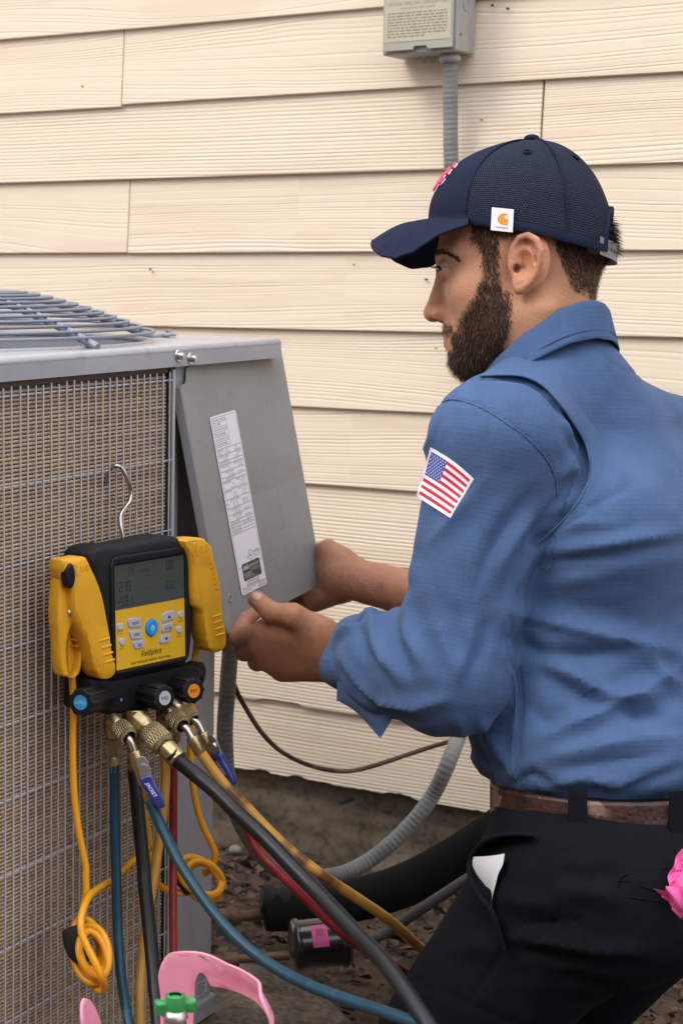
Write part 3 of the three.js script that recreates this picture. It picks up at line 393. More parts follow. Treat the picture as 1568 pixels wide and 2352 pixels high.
  { const [x, y] = g4(790, 890); const pts = []; for (let i = 0; i < 36; i++) pts.push([x + .0092 * Math.cos(i / 36 * 6.2832), y + .0092 * Math.sin(i / 36 * 6.2832)]); part(kp, 'power_button', G.put(uvPlate(shapeGeo(pts, .003, .001)), 0, 0, .003), KEY, 'round blue power button'); }
  const sc = canvasTex(1024, 460, (c, w, h) => {
    const g = c.createLinearGradient(0, 0, 0, 1); c.fillStyle = '#616857'; c.fillRect(0, 0, w, h); c.strokeStyle = 'rgba(20,26,20,.5)'; c.lineWidth = 3; c.strokeRect(340, 30, 240, 400); c.beginPath(); c.moveTo(340, 160); c.lineTo(580, 160); c.moveTo(340, 290); c.lineTo(580, 290); c.stroke();
    const seg = { 0: 'abcdef', 1: 'bc', 2: 'abged', 4: 'fgbc', 5: 'afgcd', 6: 'afgedc', 7: 'abc', 8: 'abcdefg', '-': 'g' };
    const dig = (s, x, y, k) => { c.fillStyle = 'rgba(14,18,14,.8)'; for (const ch of s) { if (ch === '.') { c.fillRect(x - 6 * k, y + 92 * k, 9 * k, 9 * k); continue; } const on = seg[ch] || ''; const W = 46 * k, Hh = 50 * k, t = 10 * k; const r = { a: [0, 0, W, t], b: [W - t, 0, t, Hh], c: [W - t, Hh, t, Hh], d: [0, 2 * Hh - t, W, t], e: [0, Hh, t, Hh], f: [0, 0, t, Hh], g: [0, Hh - t / 2, W, t] }; for (const q of on) c.fillRect(x + r[q][0], y + r[q][1], r[q][2], r[q][3]); x += W + 16 * k; } };
    dig('1.4', 170, 36, .95); dig('27.0', 60, 180, 1); dig('-58.1', 20, 330, 1); dig('0.0', 760, 30, .95); dig('-', 660, 170, .9); dig('60.2', 740, 250, .9); c.fillStyle = 'rgba(14,18,14,.7)'; c.font = '60px sans-serif'; c.fillText('turbo', 360, 110, 180);
  });
  const sp = new THREE.PlaneGeometry(GW, GH / 2 - split); sp.translate(0, (split + GH / 2) / 2, 0); part(gauge, 'screen', G.put(sp, 0, 0, .0007), M([.5, .5, .5], .35, 0, { map: sc, clearcoat: .35, clearcoatRoughness: .1 }), 'dark grey-green liquid crystal screen with dim digits');
  // crumpled clear film over the lower edge of the screen
  { const q = new THREE.PlaneGeometry(GW * .96, .026, 40, 12); const p = q.attributes.position; for (let i = 0; i < p.count; i++) p.setZ(i, .0016 + .0016 * Math.abs(fbm(p.getX(i) * 90, p.getY(i) * 160, 2, 3))); q.computeVertexNormals(); part(gauge, 'screen_film', G.put(q, .001, split + .012, .0006), M([1, 1, 1], .08, 0, { transmission: 1, thickness: 0, ior: 1.3 })); }
  // manifold block and knobs
  const blk = [[392, 1245], [562, 1258], [1082, 1148], [1148, 1178], [1162, 1225], [1142, 1300], [1112, 1402], [905, 1442], [542, 1502], [385, 1482]];
  part(gauge, 'manifold_block', toCreasedNormals(G.put(shapeGeo(roundPoly(blk.map(p => g4(...p)), .004), .046, .004, 3), 0, 0, -.004), .6), PLASTIC);
  const neck = shapeGeo(roundPoly([[470, 1160], [1060, 1050], [1080, 1160], [560, 1270], [420, 1260]].map(p => g4(...p)), .003), .036, .003); part(gauge, 'neck', G.put(neck, 0, 0, -.008), RUBBER);
  const led = G.at(...g4(599, 1396), -.0038); { const l = new THREE.CircleGeometry(.0018, 16); G.put(l, ...g4(599, 1396), -.0036); part(gauge, 'indicator', l, M([.12, .25, .8], .4), 'small blue dot'); }
  const knob = (ax, ay, bx, by, za, zb, r, col, txt, tc) => { // from a (root) to b (cap)
    const a = G.at(...g4(ax, ay, za), za), b = G.at(...g4(bx, by, zb), zb), f = alongY(a, b), L = a.distanceTo(b); const n = 40, pts = []; for (let i = 0; i < n * 2; i++) { const t = i / (n * 2) * 6.28318, k = r * (1 + (Math.cos(t * 9) > .35 ? .06 : -.03)); pts.push([k * Math.cos(t), k * Math.sin(t)]); }
    const s = shapeGeo(pts, L, .0018, 3); s.translate(0, 0, L); s.rotateX(-Math.PI / 2); f.put(s); const kn = part(gauge, 'knob', toCreasedNormals(s, .5), PLASTIC);
    const cap = new THREE.CircleGeometry(r * .56, 28); const dir = b.clone().sub(a).normalize(); const X = V(0, 1, 0).cross(dir).normalize(), Y = dir.clone().cross(X); const cf = new Frame(b.clone().addScaledVector(dir, .0006), X, Y, dir); cf.put(cap);
    part(kn, 'knob_cap', cap, M([1, 1, 1], .5, 0, { map: canvasTex(128, 128, (c) => { c.fillStyle = col; c.fillRect(0, 0, 128, 128); c.fillStyle = tc; c.textAlign = 'center'; c.font = 'bold 44px sans-serif'; c.fillText(txt, 64, 80, 100); }) }), txt + ' cap');
  };
  knob(470, 1360, 300, 1412, -.018, .012, .0145, '#2f93c4', 'LOW', '#7fc0dd');
  knob(720, 1345, 885, 1380, -.012, .034, .0145, '#bcbac0', 'VAC', '#333');
  knob(930, 1290, 1087, 1330, -.018, .030, .0145, '#ef8d13', 'REF', '#5a3408');
  { const a = G.at(...g4(1040, 1200, -.03), -.03), b = G.at(...g4(1150, 1215, -.02), -.02); part(gauge, 'knob', lathe([[.0001, 0], [.0135, 0], [.0145, .1], [.0145, .85], [.012, 1], [.0001, 1]], a, b, 10), PLASTIC); }
  // hook
  const hz = [[600, 1345], [598, 1300], [586, 1230], [580, 1180], [586, 1150], [606, 1122], [626, 1092], [632, 1050], [620, 1000], [603, 958], [585, 930], [560, 922], [536, 930], [520, 955], [514, 990], [510, 1008]];
  const dep = [-.02, -.02, -.024, -.028, -.03, -.03, -.03, -.03, -.03, -.032, -.036, -.042, -.05, -.056, -.06, -.062];
  part(gauge, 'hook', tube(hz.map((p, i) => { const q = z3(...p); const f = onPlane(...q, NX, V(XU + [.028, .028, .024, .02, .019, .018, .018, .017, .015, .012, .008, .004, -.002, -.006, -.008, -.009][i], 0, 0)); return f; }), .0029, 90, 12), CHROME);
}
// ---------------------------------------------------------------- yellow pipe clamps parked on both sides of the gauge
const clampArm = (pts, th, zo, bev) => G.put(shapeGeo(smoothPoly(pts.map(p => g4(...p, zo)), 5), th, bev, 4), 0, 0, zo);
const CABLE = M([.80, .34, .008], .42);
{
  const c1 = thing('pipe_clamp', 'yellow pipe clamp thermometer with black tip and its handles spread, beside the screen', 'clamp', G.at(-.1, -.08, -.02), 'pipe clamps on the gauge');
  part(c1, 'front_arm', toCreasedNormals(clampArm([[190, 425], [262, 408], [340, 400], [366, 445], [405, 525], [440, 615], [466, 705], [490, 830], [512, 950], [530, 1080], [550, 1150], [546, 1212], [515, 1243], [462, 1250], [424, 1216], [398, 1140], [372, 1050], [342, 965], [300, 880], [268, 790], [250, 700], [240, 620], [205, 560]], .026, .012, .004), .8), YEL);
  part(c1, 'rear_arm', toCreasedNormals(clampArm([[180, 470], [230, 560], [258, 640], [275, 730], [272, 830], [240, 880], [215, 960], [205, 1060], [215, 1180], [225, 1232], [190, 1225], [168, 1140], [160, 1000], [148, 850], [146, 740], [155, 610]], .018, .002, .003), .8), YEL);
  part(c1, 'handle_shell', toCreasedNormals(clampArm([[236, 880], [268, 860], [308, 925], [312, 1010], [306, 1150], [290, 1210], [250, 1240], [228, 1236], [216, 1150], [212, 1000]], .010, -.016, .002), .8), YEL);
  part(c1, 'handle_edge', toCreasedNormals(clampArm([[292, 905], [308, 925], [314, 1010], [308, 1150], [292, 1212], [250, 1243], [280, 1190], [295, 1120], [300, 1000]], .014, -.006, .002), .8), YEL);
  for (const [x, y] of [[255, 900], [262, 965], [262, 1010]]) { const b = box(.012, .0022, .012, .0006); const [a, q] = g4(x, y, -.014); part(c1, 'inner_rib', G.put(b, a, q, -.012), YEL); }
  { const o = g4(199, 525, .006), pts = []; for (let i = 0; i < 28; i++) { const t = i / 28 * 6.2832; pts.push([o[0] + .0075 * Math.cos(t), o[1] + .0142 * Math.sin(t)]); } part(c1, 'black_tip', G.put(shapeGeo(pts, .012, .004, 3), 0, 0, .0150), PLASTIC); }
  { const a = g4(232, 785, .003); const s = new THREE.SphereGeometry(.0042, 16, 10); s.scale(1, 1, .5); G.put(s, a[0], a[1], .0025); part(c1, 'rivet', s, STEEL); }
  for (const [x, y] of [[263, 466], [278, 506], [312, 476], [345, 466]]) { const a = g4(x, y, .012), b = box(.0052, .0072, .002, .0004); part(c1, 'slot', G.put(b, a[0], a[1], .0116, 0, 0, .1), YEL); }
  for (let i = 0; i < 4; i++) { const a = g4(468 + i * 12, 972 + i * 50, .012), b = box(.0155, .0022, .002, .0009); part(c1, 'grip_ridge', G.put(b, a[0], a[1], .0121, 0, 0, .1), YEL); }
  const D = (pts, d0, d1) => pts.map(([x, y], i) => P(x, y, mix(d0, d1, i / (pts.length - 1))));
  part(c1, 'cable', tube(D([z4(210, 950), z4(225, 1080), z5(240, 180), z5(250, 400), z5(245, 700), z5(255, 1000), z5(285, 1250), z5(335, 1500), [197, 2010], [197, 2056], [190, 2090], [182, 2125], [176, 2150]], 2.06, 2.05), .0042, 80, 10), CABLE);
  // coiled remainder with a strap
  const coil = []; for (let i = 0; i <= 110; i++) { const t = i / 110 * Math.PI * 2 * 5.3 + 1.2, k = 1 + .20 * Math.sin(t * .23 + 1), cx = 210 + 11 * Math.sin(t * .39), cy = 2188 + 12 * Math.sin(t * .31 + 1); const w = 33 * k * (1 + .15 * Math.sin(t * .57)), h = 58 * k, a = .30; const x = w * Math.cos(t), y = h * Math.sin(t); coil.push(P(cx + x * Math.cos(a) - y * Math.sin(a) * -.35, cy + y + x * .25, 2.03 + .018 * Math.sin(t * .7) - .01 * Math.sin(t))); }
  part(c1, 'cable_coil', tube(coil, .0042, 420, 9), CABLE);
  part(c1, 'cable', tube([[345, 1946, 2.14], [311.7, 1971, 2.125], [279, 2003, 2.115], [255, 2024, 2.105], [225, 2041, 2.07], [204, 2060, 2.04], [190, 2092, 2.015], [186, 2120, 2.005], [189, 2148, 2.0], [204, 2182, 1.995], [222, 2218, 1.99], [234, 2246, 1.99], [239, 2266, 2.0], [233, 2276, 2.01], [222, 2268, 2.02], [210, 2248, 2.03]].map(p => P(...p)), .0042, 90, 10), CABLE);
  part(c1, 'strap', tube([P(163, 2134, 2.035), P(170, 2155, 2.03), P(180, 2180, 2.03), P(192, 2200, 2.035)], t => .0105 + .0035 * Math.sin(t * 3.1), 16, 10), M([.012, .012, .014], .95));
}
{
  const c2 = thing('pipe_clamp', 'yellow pipe clamp thermometer between the gauge and the access panel', 'clamp', G.at(.09, -.06, -.02), 'pipe clamps on the gauge');
  part(c2, 'front_arm', toCreasedNormals(clampArm([[1034, 292], [1052, 276], [1165, 270], [1188, 298], [1216, 370], [1246, 450], [1270, 550], [1285, 650], [1292, 760], [1302, 840], [1320, 935], [1316, 1022], [1292, 1052], [1245, 1064], [1212, 1045], [1196, 1000], [1180, 930], [1160, 830], [1140, 765], [1108, 735], [1098, 640], [1090, 500], [1072, 400]], .028, .010, .004), .8), YEL);
  part(c2, 'rear_arm', toCreasedNormals(clampArm([[1110, 420], [1180, 300], [1215, 330], [1240, 480], [1250, 700], [1262, 900], [1250, 1000], [1220, 1020], [1200, 900], [1150, 780]], .016, -.020, .003), .8), YEL);
  for (const [x, y] of [[1098, 326], [1112, 362], [1140, 338], [1178, 330]]) { const a = g4(x, y, .010), b = box(.0055, .0085, .002, .0004); part(c2, 'slot', G.put(b, a[0], a[1], .0096, 0, 0, .1), YEL); }
  for (let i = 0; i < 4; i++) { const a = g4(1248 + i * 7, 806 + i * 44, .010), b = box(.015, .0022, .002, .0009); part(c2, 'grip_ridge', G.put(b, a[0], a[1], .0101, 0, 0, .1), YEL); }
  for (let i = 0; i < 6; i++) { const a = g4(1208 + i * 9, 420 + i * 36, .010), b = box(.006, .008, .0012, .0004); part(c2, 'raised_letter', G.put(b, a[0], a[1], .0102, 0, 0, -.2), YEL); }
  const D = (pts, d0, d1) => pts.map(([x, y], i) => P(x, y, mix(d0, d1, i / (pts.length - 1))));
  part(c2, 'cable', tube(D([z4(1120, 900), z4(1085, 1200), z5(1075, 330), z5(1070, 560), z5(1065, 760), z5(1090, 1000), z5(1140, 1200), z5(1200, 1330), z5(1237, 1420), z5(1222, 1490), [478, 2002], [466, 2006]], 2.2, 2.22), .0040, 70, 10), CABLE);
  const coil = []; for (let i = 0; i <= 80; i++) { const t = i / 80 * Math.PI * 2 * 4.2 - 1, k = 1 - .16 * Math.sin(t * .41), x = 43 * k * Math.cos(t), y = 44 * k * Math.sin(t); coil.push(P(463 + 8 * Math.sin(t * .37) + x + y * .25, 2018 + y + 5 * Math.sin(t * .6) + x * .12, 2.20 + .02 * Math.sin(t * .5))); }
  part(c2, 'cable_coil', tube(coil, .0040, 380, 9), CABLE);
  part(c2, 'cable', tube(D([[305, 1802], [318, 1826], [338, 1900], [348, 1990], [356, 2022], [370, 2036], [384, 2044], [405, 2051], [434, 2050], [450, 2040]], 2.16, 2.2), .0040, 60, 10), CABLE);
  part(c2, 'strap', tube([P(418, 2018, 2.2), P(428, 2032, 2.19), P(440, 2046, 2.19)], .009, 10, 6), M([.012, .012, .014], .95));
}
// ---------------------------------------------------------------- hoses with brass ends
const knurl = (() => { const t = dataTex(256, 256, (u, v) => { const a = Math.abs(((u * 26 + v * 9) % 1) - .5) * 2, b = Math.abs(((u * 26 - v * 9 + 90) % 1) - .5) * 2; return Math.min(a, b); }); return t; })();
const KNURL = M([.44, .34, .19], .34, .92, { bumpMap: knurl, bumpScale: .0022 });
const hoseMat = (c, s) => M(c, .42, 0, { specularIntensity: .6, map: dataTex(1024, 32, (u, v) => { const k = .88 + .1 * fbm(u * 40, v * 3, s, 3), q = sst(.42, .60, noise(u * 170, v * 7, s)) * sst(.15, .5, noise(u * 14, 0, s + 5)); return [k + .5 * q, k + .55 * q, k + .55 * q]; }, true), clearcoat: .08, clearcoatRoughness: .4, bumpMap: paintBump, bumpScale: .0006 });
const HB = hoseMat([.011, .062, .098], 81), HK = hoseMat([.011, .011, .013], 82), HR = hoseMat([.27, .022, .024], 83), HY = M([.62, .31, .045], .45, 0, { map: dataTex(1024, 32, (u, v) => { const s = sst(.02, .26, fbm(u * 26, v * 2, 91, 4)) * sst(.40, .62, noise(u * 9, 0, 93) * .5 + .5), k = .93 + .1 * fbm(u * 60, v * 4, 94, 2); return [mix(k, .22, s), mix(k, .14, s), mix(k, .16, s)]; }, true), clearcoat: .2, clearcoatRoughness: .4 });
const HYS = M([.62, .31, .045], .45, 0, { clearcoat: .2, clearcoatRoughness: .4, map: dataTex(1024, 32, (u, v) => { const w = .012 * fbm(u * 60, v * 40, 91, 3); let s = 0; for (const [c, h, a] of [[.066, .016, .75], [.150, .007, .6], [.170, .008, .8], [.208, .013, .85], [.222, .006, .5]]) s = Math.max(s, a * sst(h + .006, h * .4, Math.abs(u + w - c)) * (.75 + .25 * noise(u * 200, v * 60, 5))); const k = .93 + .1 * fbm(u * 60, v * 4, 94, 2); return [mix(k, .30, s), mix(k, .17, s), mix(k, .30, s)]; }, true) });
const BLUELEVER = M([.02, .03, .17], .3, 0, { clearcoat: .5 });
const nut = (a, b, r) => { const g = lathe([[r * .7, 0], [r * .92, 0], [r, .08], [r, .28], [r * 1.02, .30], [r * 1.02, .86], [r * .96, .92], [r * .7, 1]], a, b, 40); const f = g.attributes.uv; return g; };
const ferr = (a, b, r) => lathe([[r * .6, 0], [r, .02], [r, .55], [r * .93, .6], [r * .93, .97], [r * .6, 1]], a, b, 8);
const pix5 = (x, y, d) => P(...z5(x, y), d);
function hose(name, label, mat, r, pts, seg = 90) { const t = thing(name, label, 'hose', pts[pts.length - 1].clone(), 'hoses on the manifold gauge'); part(t, 'hose_tube', tube(pts, r, seg, 14), mat); return t; }
const seqD = (list) => list.map(([x, y, d]) => P(x, y, d));
const DQ = 2.085; // depth of the manifold ports
{ // brass ports of the manifold
  const b = (x0, y0, x1, y1, r, d = DQ) => lathe([[r * .9, 0], [r, .04], [r, .8], [r * .8, .84], [r * .8, 1], [.0001, 1]], pix5(x0, y0, d), pix5(x1, y1, d), 8);
  for (const [x0, y0, x1, y1, r, d] of [[528, 440, 528, 632, .0105, 2.09], [684, 415, 686, 612, .0155, 2.10], [880, 385, 882, 560, .0095, 2.13], [945, 340, 950, 470, .009, 2.14]]) part(gauge, 'brass_port', b(x0, y0, x1, y1, r, d), BRASS);
  for (const [x0, y0, x1, y1, r, d] of [[520, 490, 575, 545, .0095, 2.07], [690, 480, 790, 575, .0125, 2.07], [895, 440, 945, 478, .0095, 2.11], [940, 380, 1000, 425, .0085, 2.12]]) part(gauge, 'angled_port', lathe([[r, 0], [r, .6], [r * .85, .65], [r * .85, 1], [.0001, 1]], pix5(x0, y0, d), pix5(x1, y1, d - .012), 18), BRASS);
  const h1 = hose('refrigerant_hose', 'blue hose hanging straight down from the first brass port over the wire guard', HB, .0058, seqD([[...z5(535, 800), 2.09], [...z5(537, 1000), 2.09], [...z5(541, 1300), 2.085], [267, 2010, 2.08], [270, 2130, 2.07], [277, 2230, 2.05], [288, 2310, 2.02], [300, 2370, 2.0], [315, 2440, 1.98]]));
  part(h1, 'knurled_nut', nut(pix5(531, 622, 2.09), pix5(531, 742, 2.09), .0087), KNURL); part(h1, 'ferrule', ferr(pix5(532, 742, 2.09), pix5(535, 858, 2.09), .0062), BRASS);
  const h2 = hose('refrigerant_hose', 'thick black hose hanging straight down beside the straight blue hose', HK, .0080, seqD([[...z5(675, 840), 2.11], [...z5(690, 1000), 2.105], [...z5(712, 1250), 2.10], [...z5(738, 1500), 2.09], [333, 2040, 2.08], [343, 2136, 2.06], [355, 2257, 2.03], [364, 2352, 2.0], [372, 2440, 1.97]]));
  part(h2, 'knurled_nut', nut(pix5(684, 600, 2.105), pix5(684, 722, 2.11), .0098), KNURL); part(h2, 'ferrule', ferr(pix5(684, 720, 2.11), pix5(676, 890, 2.11), .0092), BRASS);
  const h3 = hose('refrigerant_hose', 'yellow hose hanging behind the two black hoses below the manifold', HY, .0057, seqD([[...z5(888, 740), 2.14], [...z5(890, 900), 2.14], [...z5(880, 1080), 2.135], [...z5(852, 1290), 2.13], [...z5(822, 1500), 2.125], [350, 2030, 2.12], [336, 2120, 2.11], [326, 2200, 2.1], [321, 2280, 2.08], [322, 2352, 2.06], [326, 2440, 2.03]]));
  part(h3, 'ferrule', ferr(pix5(890, 600, 2.14), pix5(890, 780, 2.14), .0062), BRASS); part(h3, 'knurled_nut', nut(pix5(888, 545, 2.135), pix5(889, 620, 2.14), .0085), KNURL);
  const h4 = hose('refrigerant_hose', 'red hose hanging straight down in front of the grey corner post', HR, .0048, seqD([[...z5(952, 600), 2.17], [...z5(948, 800), 2.17], [...z5(945, 1100), 2.165], [...z5(945, 1500), 2.16], [397, 2080, 2.14], [398, 2180, 2.1], [400, 2300, 2.05], [404, 2440, 1.98]]));
  part(h4, 'knurled_nut', nut(pix5(950, 545, 2.165), pix5(950, 635, 2.17), .0085), KNURL);
  const ball = (x0, y0, x1, y1, d0, d1, r) => nut(pix5(x0, y0, d0), pix5(x1, y1, d1), r);
  const lever = (t, c, dirA, dirB, nrm, plateMat, L) => { // plate with a rubber grip
    const f = new Frame(c, dirB, dirA, nrm); const pl = shapeGeo(roundPoly([[-.0062, -.014], [.0062, -.014], [.0066, .006], [.003, .0125], [-.0062, .0125]], .0028), .0018, .0003); f.put(pl, 0, 0, .0); const lv = part(t, 'valve_lever', pl, plateMat);
    const gr = shapeGeo(smoothPoly([[-.0068, -.010], [.0068, -.010], [.0078, -.018], [.0112, -.030], [.0128, -.040], [.0112, -.047], [.0045, -.047], [-.0002, -.040], [-.0035, -.027], [-.0072, -.018]], 5), .0085, .003, 4); f.put(gr, 0, 0, .0042); part(lv, 'lever_grip', gr, BLUELEVER, 'dark blue rubber lever grip');
    const txt = new THREE.PlaneGeometry(.022, .0075); f.put(txt, .0022, -.026, .00435, 0, 0, -1.28); part(lv, 'lettering', txt, M([1, 1, 1], .5, 0, { map: canvasTex(256, 88, g => { g.fillStyle = '#26307e'; g.fillRect(0, 0, 256, 88); g.fillStyle = '#cdd3ee'; g.font = 'italic bold 62px sans-serif'; g.fillText('JACKET', 8, 66, 240); }) }));
    const sw = new THREE.CylinderGeometry(.0042, .0046, .003, 18); f.put(sw, 0, 0, .0018, Math.PI / 2); part(lv, 'lever_screw', sw, STEEL);
  };
  // blue hose with ball valve
  const h5 = hose('refrigerant_hose', 'blue hose with a blue valve lever, curving away in front of the trousers', HB, .0062, seqD([[...z5(770, 1000), 2.045], [...z5(793, 1070), 2.04], [...z5(862, 1230), 2.03], [...z5(960, 1430), 2.01], [432, 2014, 1.99], [484, 2088, 1.96], [540, 2152, 1.93], [604, 2205, 1.9], [684, 2252, 1.86], [780, 2291, 1.81], [880, 2324, 1.76], [960, 2352, 1.72], [1060, 2390, 1.68]]), 130);
  part(h5, 'knurled_nut', ball(568, 535, 640, 610, 2.06, 2.045, .0112), KNURL); part(h5, 'bent_stem', tube([pix5(615, 590, 2.05), pix5(648, 640, 2.045), pix5(676, 712, 2.045)], .0044, 12, 12), M([.5, .47, .4], .25, .95));
  part(h5, 'valve_body', merge([lathe([[.004, 0], [.0084, .01], [.0084, .30], [.0076, .33], [.0076, .62], [.0052, .66], [.0052, .76], [.0066, .78], [.0066, 1], [.003, 1]], pix5(672, 705, 2.045), pix5(785, 1060, 2.042), 8)]), BRASS);
  { const dA = pix5(720, 760, 2.03).sub(pix5(775, 960, 2.03)).normalize(), out = EYE.clone().sub(pix5(740, 820, 2.03)).normalize(); const n = out.addScaledVector(dA, -out.dot(dA)).normalize(); lever(h5, pix5(738, 820, 2.026), dA, dA.clone().cross(n), n, STEEL); }
  // thick black hose running to the right
  const h6 = hose('refrigerant_hose', 'thick worn black hose slanting down in front of the dark trousers', HK, .0086, seqD([[...z5(930, 720), 2.03], [...z5(985, 775), 2.03], [...z5(1120, 885), 2.02], [...z5(1255, 1000), 2.0], [...z5(1400, 1145), 1.98], [603, 1921, 1.96], [664, 1984, 1.93], [723, 2045, 1.9], [811, 2138, 1.84], [877, 2206, 1.79], [926, 2271, 1.75], [980, 2352, 1.71], [1030, 2440, 1.68]]), 130);
  part(h6, 'knurled_nut', ball(775, 560, 885, 668, 2.055, 2.04, .0142), KNURL); part(h6, 'ferrule', lathe([[.006, 0], [.0098, .02], [.0098, .2], [.0112, .25], [.0112, .86], [.0124, .9], [.0124, 1], [.008, 1]], pix5(872, 655, 2.042), pix5(985, 770, 2.03), 10), BRASS);
  // yellow hose to the right
  const h7 = hose('refrigerant_hose', 'scorched yellow hose slanting down to the right above the worn black hose', HYS, .0062, seqD([[...z5(1120, 690), 2.08], [...z5(1150, 735), 2.08], [...z5(1240, 860), 2.08], [...z5(1330, 970), 2.08], [562, 1850, 2.08], [605, 1896, 2.08], [657, 1946, 2.08], [736, 2008, 2.08], [824, 2066, 2.12], [899, 2118, 2.16], [978, 2190, 2.22], [1050, 2260, 2.28]]), 110);
  part(h7, 'knurled_nut', ball(945, 465, 1010, 530, 2.10, 2.085, .0112), KNURL); part(h7, 'bent_stem', tube([pix5(1000, 520, 2.09), pix5(1040, 552, 2.085), pix5(1080, 620, 2.08)], .0042, 12, 12), M([.5, .47, .4], .25, .95)); part(h7, 'ferrule', ferr(pix5(1075, 605, 2.08), pix5(1135, 720, 2.08), .0078), BRASS);
  // red hose to the right
  const h8 = hose('refrigerant_hose', 'red hose slanting down to the right underneath the worn black hose', HR, .0055, seqD([[...z5(1232, 760), 2.11], [...z5(1290, 900), 2.12], [540, 1838, 2.12], [568, 1905, 2.11], [590, 1950, 2.10], [636, 2001, 2.08], [704, 2068, 2.09], [780, 2140, 2.11], [850, 2188, 2.14], [925, 2230, 2.2], [1010, 2290, 2.27]]), 100);
  part(h8, 'knurled_nut', ball(1020, 425, 1085, 490, 2.115, 2.105, .0105), KNURL); part(h8, 'bent_stem', tube([pix5(1075, 480, 2.11), pix5(1118, 515, 2.108), pix5(1152, 578, 2.105)], .0042, 12, 12), M([.5, .47, .4], .25, .95));
  part(h8, 'valve_body', lathe([[.004, 0], [.0082, .02], [.0082, .34], [.0074, .38], [.0074, .75], [.005, .8], [.005, 1]], pix5(1148, 572, 2.105), pix5(1225, 790, 2.108), 8), BRASS);
  { const dA = pix5(1215, 620, 2.09).sub(pix5(1290, 820, 2.09)).normalize(); let n = EYE.clone().sub(pix5(1250, 700, 2.09)).normalize(); n.addScaledVector(dA, -n.dot(dA)).normalize(); n.applyAxisAngle(dA, -.9); lever(h8, pix5(1232, 668, 2.092), dA, dA.clone().cross(n), n, STEEL); }
}
